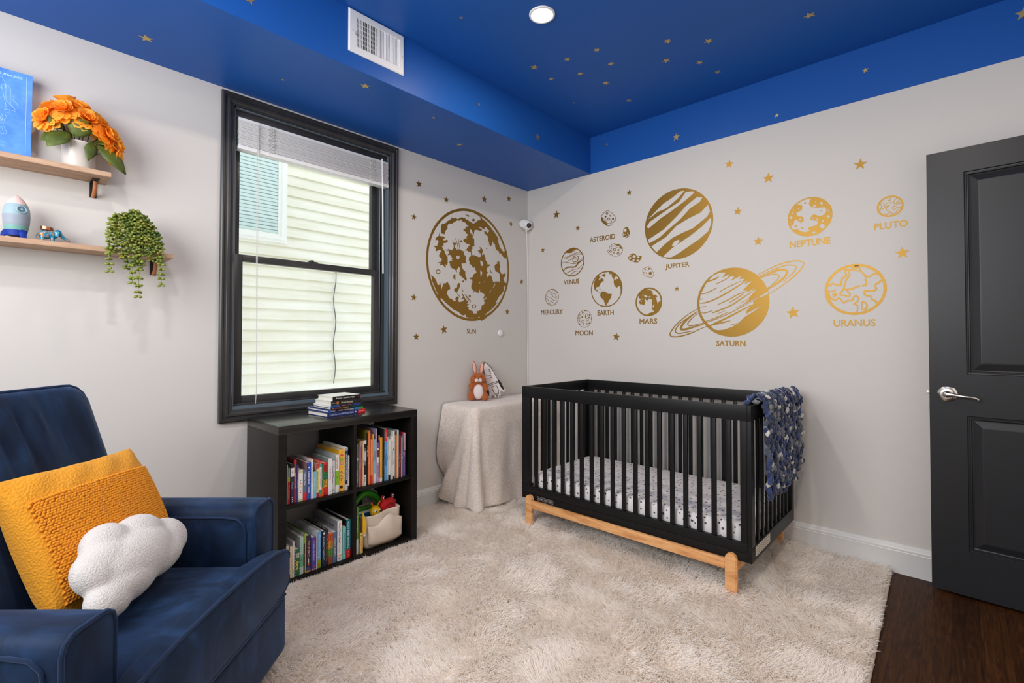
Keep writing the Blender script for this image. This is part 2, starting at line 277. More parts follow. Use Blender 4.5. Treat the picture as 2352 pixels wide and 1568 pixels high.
('planet_decal','R','large gold disc decal with diagonal bands above the word JUPITER',[['1553,1932 1552,1955 1548,1977 1543,2000 1535,2021 1525,2042 1513,2062 1499,2080 1484,2097 1467,2113 1448,2127 1429,2138 1408,2148 1386,2156 1364,2162 1341,2165 1318,2166 1295,2165 1272,2162 1250,2156 1228,2148 1208,2138 1188,2127 1169,2113 1152,2097 1137,2080 1123,2062 1111,2042 1101,2021 1094,2000 1088,1977 1085,1955 1084,1932 1085,1909 1088,1886 1094,1863 1101,1842 1111,1821 1123,1801 1137,1783 1152,1766 1169,1750 1188,1736 1208,1725 1228,1715 1250,1707 1272,1701 1295,1698 1318,1697 1341,1698 1364,1701 1386,1707 1408,1715 1429,1725 1448,1736 1467,1750 1484,1766 1499,1783 1513,1801 1525,1821 1535,1842 1543,1863 1548,1886 1552,1909', '1106,1996 1166,2045 1219,2086 1276,2111 1341,2147 1368,2145 1323,2102 1286,2078 1238,2050 1180,2038', '1096,1946 1121,1979 1248,2040 1332,2078 1377,2135 1426,2129 1430,2115 1368,2075 1276,2025 1200,1989 1111,1934', '1108,1856 1218,1908 1313,1983 1377,2042 1448,2085 1486,2078 1469,2051 1403,2020 1340,1961 1275,1918 1189,1858 1115,1830', '1130,1806 1237,1856 1312,1921 1394,1956 1473,1981 1520,2024 1534,1979 1515,1948 1464,1914 1420,1886 1357,1869 1284,1844 1227,1807 1169,1760', '1217,1727 1283,1777 1357,1816 1411,1844 1481,1889 1540,1939 1540,1901 1523,1853 1463,1810 1393,1772 1320,1732 1274,1714 1226,1721', '1279,1793 1298,1820 1330,1827 1332,1811 1307,1789 1283,1786']]),
('planet_decal','R','gold ringed planet decal above the word SATURN',[['1874,1393 1873,1414 1870,1434 1865,1455 1858,1474 1849,1493 1838,1511 1825,1528 1811,1544 1796,1558 1779,1570 1761,1581 1742,1590 1723,1597 1702,1602 1682,1605 1661,1606 1640,1605 1619,1602 1599,1597 1579,1590 1560,1581 1542,1570 1526,1558 1510,1544 1496,1528 1484,1511 1473,1493 1464,1474 1457,1455 1452,1434 1449,1414 1448,1393 1449,1372 1452,1351 1457,1331 1464,1311 1473,1292 1484,1275 1496,1258 1510,1242 1526,1228 1542,1216 1560,1205 1579,1196 1599,1189 1619,1184 1640,1181 1661,1180 1682,1181 1702,1184 1723,1189 1742,1196 1761,1205 1779,1216 1796,1228 1811,1242 1825,1258 1838,1275 1849,1292 1858,1311 1865,1331 1870,1351 1873,1372', '1520,1535 1547,1566 1589,1582 1628,1580 1605,1549 1650,1568 1637,1547 1662,1554 1678,1550 1658,1526 1721,1554 1705,1533 1738,1532 1722,1513 1752,1518 1733,1497 1781,1516 1750,1485 1725,1461 1753,1459 1760,1451 1789,1471 1770,1447 1806,1466 1791,1449 1760,1414 1761,1403 1732,1379 1808,1419 1814,1413 1784,1391 1787,1378 1770,1362 1745,1337 1749,1330 1742,1317 1831,1365 1793,1335 1742,1304 1699,1263 1667,1243 1619,1225 1586,1221 1560,1224 1541,1239 1499,1281 1484,1305 1470,1337 1463,1377 1463,1416 1473,1459 1485,1481 1505,1519', '1818,1418 1858,1441 1874,1452 1869,1433 1824,1412'], ['1461,1396 1468,1395 1479,1393 1493,1393 1510,1396 1529,1401 1548,1407 1566,1415 1583,1423 1601,1431 1619,1440 1638,1450 1656,1460 1675,1471 1693,1482 1710,1493 1725,1503 1739,1513 1748,1521 1746,1524 1736,1517 1722,1508 1706,1498 1689,1489 1671,1478 1652,1468 1634,1458 1615,1448 1597,1439 1579,1430 1562,1422 1545,1415 1526,1409 1508,1404 1492,1400 1479,1399 1468,1400 1461,1400'], ['1471,1455 1480,1454 1493,1454 1509,1457 1532,1466 1558,1478 1576,1487 1575,1490 1556,1483 1530,1472 1507,1463 1492,1460 1479,1459 1471,1458'], ['1502,1527 1516,1529 1535,1532 1553,1537 1567,1542 1579,1549 1586,1555 1584,1559 1575,1556 1563,1550 1549,1545 1533,1540 1514,1535 1501,1531'], ['1563,1510 1578,1514 1600,1522 1620,1531 1635,1539 1647,1548 1656,1555 1654,1557 1645,1552 1632,1544 1617,1535 1598,1527 1577,1519 1562,1512'], ['1585,1458 1598,1464 1616,1473 1637,1484 1666,1496 1697,1510 1719,1520 1719,1522 1696,1514 1664,1501 1635,1488 1613,1478 1596,1468 1584,1460'], ['1575,1380 1591,1385 1614,1394 1637,1404 1659,1415 1681,1427 1702,1437 1723,1445 1743,1451 1757,1455 1756,1458 1742,1455 1721,1450 1699,1443 1678,1433 1656,1420 1634,1409 1611,1399 1589,1389 1574,1382'], ['1643,1388 1656,1393 1674,1402 1691,1412 1707,1422 1722,1433 1731,1441 1730,1443 1719,1437 1704,1427 1688,1417 1671,1408 1654,1398 1642,1390'], ['1542,1329 1548,1330 1558,1332 1573,1337 1597,1345 1627,1356 1655,1368 1681,1382 1705,1398 1727,1413 1747,1427 1766,1439 1778,1448 1776,1451 1763,1444 1744,1432 1723,1419 1701,1405 1677,1389 1652,1375 1624,1363 1595,1353 1571,1344 1556,1338 1547,1335 1541,1332'], ['1463,1370 1485,1370 1508,1373 1507,1376 1485,1375 1462,1372'], ['1472,1332 1480,1331 1491,1330 1504,1331 1518,1335 1534,1340 1544,1345 1543,1347 1532,1344 1517,1340 1503,1336 1491,1335 1480,1335 1472,1334'], ['1568,1321 1597,1330 1624,1342 1624,1343 1596,1334 1568,1322'], ['1711,1384 1736,1394 1760,1406 1759,1408 1735,1398 1710,1386'], ['1461,1420 1473,1419 1485,1422 1484,1425 1472,1426 1461,1424'], ['1492,1276 1504,1278 1523,1282 1546,1289 1579,1303 1617,1320 1643,1333 1642,1335 1615,1324 1577,1308 1544,1294 1521,1287 1503,1282 1491,1279'], ['1484,1263 1499,1267 1521,1273 1546,1281 1574,1292 1605,1304 1636,1317 1666,1331 1696,1346 1726,1362 1758,1381 1790,1400 1812,1414 1810,1416 1788,1403 1756,1384 1723,1367 1694,1351 1664,1336 1634,1322 1603,1309 1572,1297 1544,1286 1519,1277 1498,1270 1483,1265'], ['1519,1243 1529,1246 1543,1251 1562,1259 1589,1271 1620,1286 1655,1302 1698,1325 1743,1349 1774,1367 1772,1371 1740,1356 1694,1333 1651,1312 1616,1295 1584,1281 1558,1269 1539,1260 1526,1253 1517,1248'], ['1553,1253 1565,1255 1581,1258 1599,1263 1618,1267 1639,1273 1653,1277 1652,1281 1637,1279 1616,1276 1597,1271 1579,1267 1563,1261 1552,1257'], ['1653,1250 1676,1255 1698,1262 1697,1264 1674,1259 1652,1252'], ['1686,1354 1750,1385 1811,1418 1811,1419 1748,1389 1685,1356'], ['1450,1363 1436,1356 1415,1345 1395,1334 1377,1322 1358,1309 1341,1296 1324,1282 1308,1267 1293,1252 1280,1236 1269,1220 1262,1207 1259,1197 1261,1188 1268,1183 1277,1179 1290,1177 1304,1177 1320,1178 1337,1181 1355,1185 1375,1190 1396,1197 1417,1205 1437,1214 1458,1224 1476,1233 1493,1239 1508,1244 1519,1248 1518,1251 1507,1248 1492,1243 1474,1237 1456,1229 1435,1219 1414,1211 1394,1204 1373,1197 1353,1192 1336,1188 1319,1186 1304,1184 1291,1185 1279,1186 1271,1189 1268,1192 1267,1196 1269,1204 1276,1217 1287,1232 1299,1248 1313,1262 1329,1277 1345,1291 1362,1305 1380,1318 1398,1330 1418,1342 1438,1352 1451,1360'], ['1375,1302 1362,1293 1344,1281 1328,1268 1316,1255 1306,1242 1299,1231 1296,1222 1297,1215 1301,1209 1306,1204 1315,1201 1325,1200 1341,1201 1359,1204 1376,1207 1391,1211 1406,1214 1416,1216 1415,1219 1405,1218 1390,1216 1375,1213 1358,1211 1340,1208 1325,1207 1316,1208 1310,1211 1307,1214 1304,1217 1304,1221 1306,1228 1312,1238 1321,1251 1332,1263 1347,1277 1365,1290 1377,1299'], ['1449,1346 1436,1339 1418,1329 1401,1318 1387,1308 1374,1298 1362,1287 1352,1275 1343,1263 1336,1252 1331,1239 1335,1226 1345,1222 1356,1222 1368,1223 1381,1225 1395,1229 1413,1235 1439,1243 1468,1252 1488,1259 1486,1265 1466,1259 1436,1252 1410,1245 1392,1241 1378,1238 1366,1236 1355,1235 1347,1236 1346,1235 1345,1237 1349,1246 1355,1255 1363,1267 1373,1278 1383,1288 1395,1299 1408,1309 1423,1321 1440,1333 1452,1341'], ['1456,1335 1444,1327 1429,1316 1415,1305 1404,1296 1394,1286 1387,1278 1383,1271 1381,1265 1383,1259 1387,1254 1394,1250 1404,1249 1416,1250 1430,1253 1445,1256 1461,1261 1478,1266 1490,1269 1489,1272 1477,1269 1460,1265 1443,1261 1429,1259 1415,1256 1404,1255 1396,1256 1391,1259 1388,1262 1388,1264 1389,1268 1392,1274 1399,1282 1408,1291 1418,1301 1432,1313 1447,1324 1457,1332'], ['1809,1546 1823,1552 1843,1561 1863,1570 1884,1579 1907,1588 1928,1596 1950,1601 1972,1604 1991,1606 2006,1607 2019,1606 2030,1604 2039,1601 2045,1599 2048,1595 2049,1592 2048,1586 2044,1578 2038,1568 2029,1556 2018,1543 2004,1530 1988,1516 1972,1502 1957,1490 1941,1478 1925,1467 1905,1453 1885,1440 1870,1430 1872,1428 1886,1437 1907,1450 1927,1462 1944,1474 1960,1485 1976,1497 1992,1510 2009,1524 2023,1538 2034,1551 2043,1563 2049,1574 2053,1583 2055,1591 2053,1599 2048,1604 2040,1608 2031,1611 2019,1613 2006,1614 1990,1613 1971,1611 1949,1608 1927,1602 1904,1594 1882,1584 1861,1574 1841,1565 1822,1556 1808,1549'], ['1816,1537 1833,1544 1856,1553 1880,1563 1902,1571 1924,1578 1944,1584 1963,1586 1980,1586 1993,1585 2003,1582 2008,1579 2010,1575 2010,1569 2006,1561 2000,1551 1992,1542 1982,1532 1973,1522 1963,1513 1953,1504 1946,1498 1948,1495 1955,1501 1965,1510 1975,1519 1986,1528 1996,1537 2004,1547 2011,1557 2015,1567 2016,1576 2012,1583 2004,1588 1993,1591 1979,1593 1962,1592 1943,1590 1922,1584 1900,1576 1878,1567 1854,1557 1831,1547 1815,1540'], ['1823,1529 1839,1534 1860,1542 1880,1548 1898,1553 1914,1558 1928,1561 1940,1561 1951,1559 1958,1556 1962,1553 1962,1549 1959,1542 1953,1532 1945,1522 1934,1513 1922,1502 1908,1492 1890,1479 1870,1466 1856,1456 1859,1451 1874,1459 1894,1471 1913,1482 1928,1492 1942,1502 1953,1512 1962,1524 1969,1535 1974,1546 1972,1559 1963,1568 1953,1572 1940,1574 1926,1574 1911,1571 1894,1565 1877,1558 1857,1550 1836,1542 1821,1535'], ['1829,1528 1843,1532 1862,1537 1879,1540 1892,1542 1902,1542 1911,1541 1917,1539 1921,1536 1923,1532 1922,1526 1918,1519 1912,1510 1901,1499 1888,1487 1877,1477 1868,1471 1862,1466 1857,1463 1859,1461 1863,1463 1870,1467 1879,1473 1891,1483 1905,1495 1916,1506 1922,1515 1927,1524 1928,1532 1925,1539 1919,1544 1911,1547 1902,1548 1891,1547 1878,1545 1861,1541 1842,1535 1828,1531']]),
('planet_decal','R','round gold globe decal with continents above the word EARTH',[['906,1537 905,1550 903,1563 900,1576 895,1588 890,1600 883,1611 875,1622 866,1632 856,1641 846,1648 835,1655 823,1661 810,1665 797,1669 784,1670 771,1671 758,1670 745,1669 732,1665 720,1661 708,1655 697,1648 686,1641 676,1632 667,1622 660,1611 653,1600 647,1588 643,1576 640,1563 638,1550 637,1537 638,1524 640,1511 643,1498 647,1485 653,1474 660,1462 667,1452 676,1442 686,1433 697,1425 708,1418 720,1413 732,1408 745,1405 758,1403 771,1403 784,1403 797,1405 810,1408 823,1413 835,1418 846,1425 856,1433 866,1442 875,1452 883,1462 890,1474 895,1485 900,1498 903,1511 905,1524', '898,1537 897,1549 895,1561 892,1574 888,1585 883,1596 876,1607 869,1617 861,1626 851,1634 841,1642 831,1648 820,1654 808,1658 796,1661 784,1663 771,1663 759,1663 747,1661 735,1658 723,1654 712,1648 701,1642 691,1634 682,1626 674,1617 666,1607 660,1596 655,1585 650,1574 647,1561 646,1549 645,1537 646,1524 647,1512 650,1500 655,1489 660,1477 666,1467 674,1457 682,1448 691,1439 701,1432 712,1425 723,1420 735,1416 747,1413 759,1411 771,1411 784,1411 796,1413 808,1416 820,1420 831,1425 841,1432 851,1439 861,1448 869,1457 876,1467 883,1477 888,1489 892,1500 895,1512 897,1524'], ['708,1649 690,1633 674,1613 662,1584 663,1556 670,1538 683,1527 695,1524 698,1537 688,1532 682,1545 684,1555 707,1558 711,1551 709,1561 722,1582 736,1593 754,1602 748,1609 734,1621 723,1619 716,1603 707,1613 713,1625 728,1631 712,1630 710,1644'], ['742,1645 754,1652 768,1642 757,1626 739,1635 728,1637'], ['723,1512 733,1521 753,1520 773,1511 784,1500 818,1497 812,1471 795,1450 784,1431 773,1422 777,1412 764,1414 756,1433 750,1455 727,1474 718,1490'], ['788,1664 813,1660 841,1648 869,1626 890,1593 902,1558 904,1524 895,1498 891,1496 891,1525 885,1549 872,1549 860,1539 841,1555 834,1578 835,1602 824,1613 819,1626 818,1643 797,1652', '838,1614 855,1624 871,1614 874,1601 858,1605 841,1594'], ['708,1649 684,1630 654,1595 644,1563 639,1563 651,1597 681,1635 708,1653 742,1665 785,1668 785,1662 748,1659'], ['707,1542 718,1538 730,1536 730,1537 719,1541 707,1543'], ['739,1531 744,1530 748,1532 747,1534 743,1534 739,1533'], ['702,1512 713,1510 723,1510 723,1511 713,1514 703,1514'], ['796,1649 802,1643 810,1640 811,1642 805,1648 797,1651']]),
('planet_decal','R','small gold blotchy globe decal above the word MARS',[['1209,1424 1208,1433 1207,1443 1205,1453 1201,1462 1197,1471 1192,1479 1186,1487 1180,1494 1172,1501 1164,1507 1156,1512 1147,1516 1138,1519 1128,1522 1119,1523 1109,1524 1099,1523 1089,1522 1080,1519 1071,1516 1062,1512 1053,1507 1046,1501 1038,1494 1032,1487 1026,1479 1021,1471 1017,1462 1013,1453 1011,1443 1010,1433 1009,1424 1010,1414 1011,1404 1013,1395 1017,1385 1021,1376 1026,1368 1032,1360 1038,1353 1046,1346 1053,1340 1062,1335 1071,1331 1080,1328 1089,1326 1099,1324 1109,1324 1119,1324 1128,1326 1138,1328 1147,1331 1156,1335 1164,1340 1172,1346 1180,1353 1186,1360 1192,1368 1197,1376 1201,1385 1205,1395 1207,1404 1208,1414', '1198,1424 1197,1432 1196,1441 1194,1449 1191,1458 1187,1466 1183,1473 1178,1480 1172,1486 1165,1492 1158,1498 1151,1502 1143,1506 1135,1509 1126,1511 1118,1512 1109,1513 1100,1512 1092,1511 1083,1509 1075,1506 1067,1502 1060,1498 1053,1492 1046,1486 1040,1480 1035,1473 1031,1466 1027,1458 1024,1449 1022,1441 1020,1432 1020,1424 1020,1415 1022,1406 1024,1398 1027,1390 1031,1382 1035,1374 1040,1367 1046,1361 1053,1355 1060,1350 1067,1345 1075,1341 1083,1338 1092,1336 1100,1335 1109,1335 1118,1335 1126,1336 1135,1338 1143,1341 1151,1345 1158,1350 1165,1355 1172,1361 1178,1367 1183,1374 1187,1382 1191,1390 1194,1398 1196,1406 1197,1415'], ['1053,1506 1079,1521 1104,1524 1121,1515 1096,1508 1101,1504 1116,1506 1136,1498 1141,1477 1133,1480 1123,1471 1113,1460 1101,1461 1084,1476 1076,1467 1083,1455 1078,1428 1088,1427 1075,1402 1058,1408 1050,1417 1050,1405 1037,1420 1037,1434 1053,1443 1035,1453 1035,1470 1043,1488', '1071,1472 1071,1470 1070,1468 1068,1467 1066,1468 1064,1469 1063,1471 1063,1473 1063,1475 1065,1477 1066,1478 1068,1477 1070,1476 1071,1475', '1064,1446 1064,1444 1063,1443 1062,1442 1060,1442 1059,1443 1058,1445 1058,1446 1058,1448 1059,1449 1060,1450 1062,1450 1063,1449 1064,1448', '1058,1429 1057,1427 1056,1426 1055,1426 1053,1426 1052,1426 1051,1428 1050,1429 1051,1431 1052,1432 1053,1432 1055,1432 1056,1431 1057,1430'], ['1083,1455 1103,1459 1113,1453 1138,1463 1143,1470 1156,1472 1175,1459 1172,1452 1165,1457 1167,1439 1172,1423 1177,1399 1179,1413 1189,1425 1206,1424 1207,1402 1199,1376 1184,1354 1164,1338 1140,1328 1103,1331 1103,1341 1123,1348 1150,1355 1130,1379 1143,1387 1135,1401 1133,1420 1136,1443 1126,1439 1111,1447 1103,1433 1088,1439', '1143,1401 1153,1405 1149,1378 1143,1383'], ['1136,1498 1141,1477 1143,1459 1118,1460 1124,1476']]),
('planet_decal','R','small gold banded disc decal with a swirl above the word VENUS',[['577,1769 576,1780 575,1791 572,1801 568,1812 564,1822 558,1831 551,1840 544,1848 536,1856 527,1862 518,1868 508,1873 497,1876 487,1879 476,1881 465,1881 454,1881 443,1879 432,1876 422,1873 412,1868 402,1862 394,1856 385,1848 378,1840 371,1831 366,1822 361,1812 357,1801 355,1791 353,1780 353,1769 353,1758 355,1747 357,1736 361,1726 366,1716 371,1707 378,1698 385,1690 394,1682 402,1676 412,1670 422,1665 432,1661 443,1659 454,1657 465,1657 476,1657 487,1659 497,1661 508,1665 518,1670 527,1676 536,1682 544,1690 551,1698 558,1707 564,1716 568,1726 572,1736 575,1747 576,1758', '568,1769 568,1779 566,1789 564,1799 561,1809 556,1818 551,1826 545,1835 538,1842 531,1849 522,1855 514,1860 504,1865 495,1868 485,1871 475,1872 465,1873 455,1872 445,1871 435,1868 425,1865 416,1860 407,1855 399,1849 391,1842 385,1835 379,1826 373,1818 369,1809 366,1799 363,1789 362,1779 361,1769 362,1759 363,1749 366,1739 369,1729 373,1720 379,1711 385,1703 391,1696 399,1689 407,1683 416,1677 425,1673 435,1670 445,1667 455,1666 465,1665 475,1666 485,1667 495,1670 504,1673 514,1677 522,1683 531,1689 538,1696 545,1703 551,1711 556,1720 561,1729 564,1739 566,1749 568,1759'], ['397,1847 432,1874 475,1883 507,1874 533,1857 501,1866 475,1857 453,1845 410,1848'], ['361,1815 372,1813 388,1811 405,1811 422,1815 439,1820 454,1825 469,1830 482,1833 496,1835 515,1835 536,1832 551,1830 551,1832 536,1834 515,1838 495,1839 480,1837 466,1833 452,1829 436,1824 420,1819 404,1815 388,1815 372,1816 361,1817'], ['358,1803 370,1802 388,1800 406,1800 422,1805 439,1811 454,1817 468,1820 481,1823 496,1825 517,1823 540,1820 556,1818 556,1820 540,1823 517,1827 496,1828 480,1827 466,1824 452,1820 436,1815 420,1808 404,1804 387,1803 370,1804 358,1805'], ['405,1849 418,1846 436,1843 454,1843 472,1848 490,1856 502,1862 501,1864 488,1859 470,1851 453,1846 435,1847 418,1849 405,1850'], ['358,1773 369,1774 384,1775 399,1774 415,1770 432,1765 447,1760 460,1756 473,1753 485,1752 498,1753 510,1757 523,1763 540,1774 557,1786 569,1796 568,1797 555,1788 537,1776 520,1767 507,1761 496,1757 485,1756 473,1757 462,1760 448,1764 433,1769 416,1775 399,1778 383,1778 368,1776 358,1775'], ['377,1706 387,1713 401,1722 417,1727 440,1727 468,1724 492,1724 506,1731 513,1740 521,1748 535,1757 551,1767 562,1774 559,1778 546,1773 528,1765 512,1757 503,1747 497,1739 488,1734 467,1735 439,1738 413,1738 394,1729 381,1718 372,1710'], ['399,1687 411,1689 428,1691 443,1695 455,1700 464,1705 475,1709 489,1709 505,1708 523,1711 541,1722 559,1737 572,1748 570,1750 557,1739 538,1725 520,1715 505,1712 489,1714 473,1713 461,1709 452,1704 441,1699 426,1695 410,1691 398,1689'], ['446,1663 455,1671 467,1681 481,1689 498,1692 518,1693 532,1694 532,1696 517,1696 497,1696 478,1693 464,1684 452,1673 444,1664'], ['421,1786 430,1786 442,1786 454,1788 464,1795 473,1803 482,1809 490,1811 499,1812 506,1812 512,1809 518,1804 521,1799 520,1792 515,1784 509,1777 500,1773 488,1770 480,1770 476,1773 473,1778 473,1783 476,1790 481,1797 487,1801 492,1802 498,1799 501,1797 499,1794 494,1789 489,1785 492,1783 496,1786 503,1792 506,1797 501,1803 493,1806 484,1806 476,1801 469,1793 466,1785 467,1777 471,1769 479,1765 490,1765 503,1767 514,1772 521,1780 526,1790 528,1799 524,1807 516,1813 507,1817 498,1818 488,1817 478,1813 469,1806 461,1798 452,1792 441,1789 429,1789 421,1788']]),
('planet_decal','R','tiny gold disc decal with wavy stripes above the word MERCURY',[['331,1505 331,1511 330,1518 328,1525 326,1531 323,1537 319,1543 315,1548 311,1553 306,1558 301,1562 295,1565 289,1568 282,1570 276,1572 269,1573 263,1573 256,1573 249,1572 243,1570 236,1568 230,1565 225,1562 219,1558 214,1553 210,1548 206,1543 202,1537 199,1531 197,1525 195,1518 194,1511 194,1505 194,1498 195,1491 197,1485 199,1479 202,1472 206,1467 210,1461 214,1456 219,1452 225,1448 230,1444 236,1441 243,1439 249,1438 256,1437 263,1436 269,1437 276,1438 282,1439 289,1441 295,1444 301,1448 306,1452 311,1456 315,1461 319,1467 323,1472 326,1479 328,1485 330,1491 331,1498', '327,1505 326,1511 325,1517 324,1523 322,1529 319,1535 316,1540 312,1545 308,1550 303,1554 298,1558 293,1561 287,1564 281,1566 275,1567 269,1568 263,1569 256,1568 250,1567 244,1566 238,1564 232,1561 227,1558 222,1554 217,1550 213,1545 209,1540 206,1535 203,1529 201,1523 200,1517 199,1511 199,1505 199,1498 200,1492 201,1486 203,1480 206,1475 209,1469 213,1464 217,1460 222,1455 227,1452 232,1448 238,1446 244,1444 250,1442 256,1441 263,1441 269,1441 275,1442 281,1444 287,1446 293,1448 298,1452 303,1455 308,1460 312,1464 316,1469 319,1475 322,1480 324,1486 325,1492 326,1498'], ['253,1565 264,1562 278,1559 292,1554 304,1547 315,1537 323,1531 325,1532 318,1539 307,1549 294,1557 280,1562 264,1565 253,1566'], ['230,1560 237,1554 248,1546 261,1538 275,1533 290,1529 300,1525 302,1521 301,1515 302,1509 312,1505 323,1501 331,1499 331,1500 324,1503 313,1507 306,1511 305,1515 306,1521 303,1527 291,1532 277,1536 263,1541 251,1548 239,1556 231,1562'], ['210,1542 220,1541 234,1539 246,1535 255,1528 263,1518 275,1508 292,1499 313,1491 327,1485 328,1486 314,1493 294,1502 277,1511 267,1520 258,1530 249,1538 235,1542 220,1543 210,1544'], ['198,1528 204,1522 213,1513 223,1507 234,1504 243,1503 252,1501 259,1494 265,1486 275,1479 290,1475 306,1474 318,1473 318,1474 307,1476 290,1478 277,1482 269,1488 262,1496 254,1503 244,1506 234,1507 225,1510 216,1516 206,1523 199,1529'], ['196,1505 204,1497 217,1486 229,1477 237,1474 244,1473 252,1471 266,1463 283,1454 295,1447 296,1448 285,1456 269,1466 254,1474 245,1477 238,1477 231,1480 220,1488 207,1498 197,1506'], ['222,1451 227,1454 232,1457 235,1458 238,1454 243,1446 246,1440 248,1440 246,1447 242,1455 237,1461 229,1460 224,1456 221,1452']]),
('planet_decal','R','tiny gold outlined crater disc decal above the word MOON',[['645,1320 645,1327 644,1333 643,1340 640,1346 638,1352 634,1357 630,1363 626,1368 621,1372 616,1376 610,1379 604,1382 598,1384 592,1386 585,1387 579,1387 572,1387 566,1386 559,1384 553,1382 547,1379 542,1376 536,1372 532,1368 527,1363 523,1357 520,1352 517,1346 515,1340 513,1333 512,1327 512,1320 512,1314 513,1307 515,1301 517,1295 520,1289 523,1283 527,1278 532,1273 536,1269 542,1265 547,1262 553,1259 559,1257 566,1255 572,1254 579,1254 585,1254 592,1255 598,1257 604,1259 610,1262 616,1265 621,1269 626,1273 630,1278 634,1283 638,1289 640,1295 643,1301 644,1307 645,1314', '642,1320 642,1327 641,1333 640,1339 638,1345 635,1350 632,1356 628,1361 624,1365 619,1370 614,1373 609,1377 603,1379 597,1381 591,1383 585,1384 579,1384 572,1384 566,1383 560,1381 554,1379 549,1377 543,1373 538,1370 534,1365 529,1361 526,1356 523,1350 520,1345 518,1339 516,1333 515,1327 515,1320 515,1314 516,1308 518,1302 520,1296 523,1290 526,1285 529,1280 534,1275 538,1271 543,1267 549,1264 554,1262 560,1259 566,1258 572,1257 579,1257 585,1257 591,1258 597,1259 603,1262 609,1264 614,1267 619,1271 624,1275 628,1280 632,1285 635,1290 638,1296 640,1302 641,1308 642,1314'], ['577,1361 576,1357 573,1354 569,1352 564,1353 560,1354 557,1358 555,1362 557,1366 560,1369 564,1370 569,1370 573,1368 576,1365', '574,1361 573,1358 571,1356 568,1355 565,1355 562,1357 560,1359 559,1362 560,1364 562,1366 565,1368 568,1367 571,1366 573,1364'], ['610,1349 609,1345 605,1341 600,1339 594,1339 589,1341 585,1345 584,1350 585,1355 589,1358 594,1360 600,1360 605,1358 609,1354', '606,1349 605,1346 603,1343 599,1342 595,1342 591,1344 588,1347 588,1350 589,1353 591,1356 595,1357 599,1357 603,1356 605,1353'], ['540,1328 539,1324 535,1320 530,1318 525,1319 520,1321 517,1324 515,1329 517,1333 520,1337 525,1338 530,1338 535,1336 539,1332', '536,1328 535,1325 533,1323 530,1321 526,1322 522,1323 520,1326 519,1329 520,1332 522,1334 526,1335 530,1335 533,1334 535,1331'], ['619,1313 618,1308 614,1304 608,1302 602,1302 597,1304 593,1309 591,1314 593,1319 597,1323 602,1325 609,1325 614,1322 618,1318', '616,1313 615,1309 612,1306 608,1305 603,1305 599,1307 596,1310 595,1314 596,1317 599,1320 603,1322 608,1322 612,1320 615,1317'], ['578,1299 576,1294 572,1290 567,1288 560,1288 555,1290 551,1295 549,1300 551,1305 555,1309 561,1311 567,1311 572,1308 576,1304', '574,1299 573,1295 570,1292 566,1291 561,1291 557,1293 554,1296 553,1300 554,1304 557,1306 561,1308 566,1308 570,1306 573,1303'], ['609,1280 609,1277 606,1275 603,1273 599,1273 595,1275 593,1278 592,1281 593,1284 595,1287 599,1288 603,1288 606,1286 609,1284', '606,1281 605,1279 604,1277 602,1276 599,1276 597,1277 596,1279 595,1281 596,1283 597,1284 600,1285 602,1285 604,1284 605,1282'], ['538,1304 537,1302 535,1300 532,1299 528,1299 525,1300 523,1302 523,1305 523,1308 525,1310 528,1311 532,1311 535,1309 537,1307', '534,1305 534,1303 533,1302 531,1301 529,1302 528,1302 527,1303 526,1305 527,1306 528,1307 529,1308 531,1308 533,1307 534,1306'], ['541,1352 540,1350 539,1348 537,1348 534,1348 532,1349 531,1350 530,1352 531,1354 532,1355 534,1356 537,1356 539,1355 540,1353'], ['564,1335 564,1332 562,1330 559,1329 555,1329 553,1331 551,1333 550,1335 551,1338 553,1340 556,1341 559,1341 562,1340 564,1338'], ['596,1335 596,1332 594,1330 591,1329 588,1329 585,1330 583,1333 582,1335 583,1338 585,1340 588,1341 591,1341 594,1340 596,1337'], ['628,1330 627,1327 625,1325 623,1324 619,1324 617,1325 615,1327 614,1330 615,1333 617,1335 619,1336 623,1335 625,1334 627,1332'], ['577,1280 577,1278 575,1276 573,1275 570,1275 567,1276 566,1278 565,1280 566,1282 567,1284 570,1285 573,1285 575,1284 577,1282'], ['629,1285 628,1283 626,1281 623,1279 620,1280 617,1281 615,1283 615,1285 616,1288 617,1290 620,1291 623,1291 626,1290 628,1288'], ['540,1281 539,1278 537,1276 534,1275 531,1275 528,1276 526,1278 525,1281 526,1284 528,1286 531,1287 534,1287 537,1286 539,1283'], ['565,1372 564,1370 563,1368 560,1367 557,1367 555,1369 553,1370 553,1373 553,1375 555,1377 557,1377 560,1377 563,1376 564,1374'], ['632,1348 631,1346 629,1344 626,1343 623,1343 620,1344 618,1346 618,1349 618,1351 620,1353 623,1355 626,1354 629,1353 631,1351'], ['572,1389 600,1387 592,1377 579,1380'], ['516,1350 538,1374 525,1350'], ['637,1333 647,1320 639,1308'], ['563,1257 589,1258 576,1251']]),
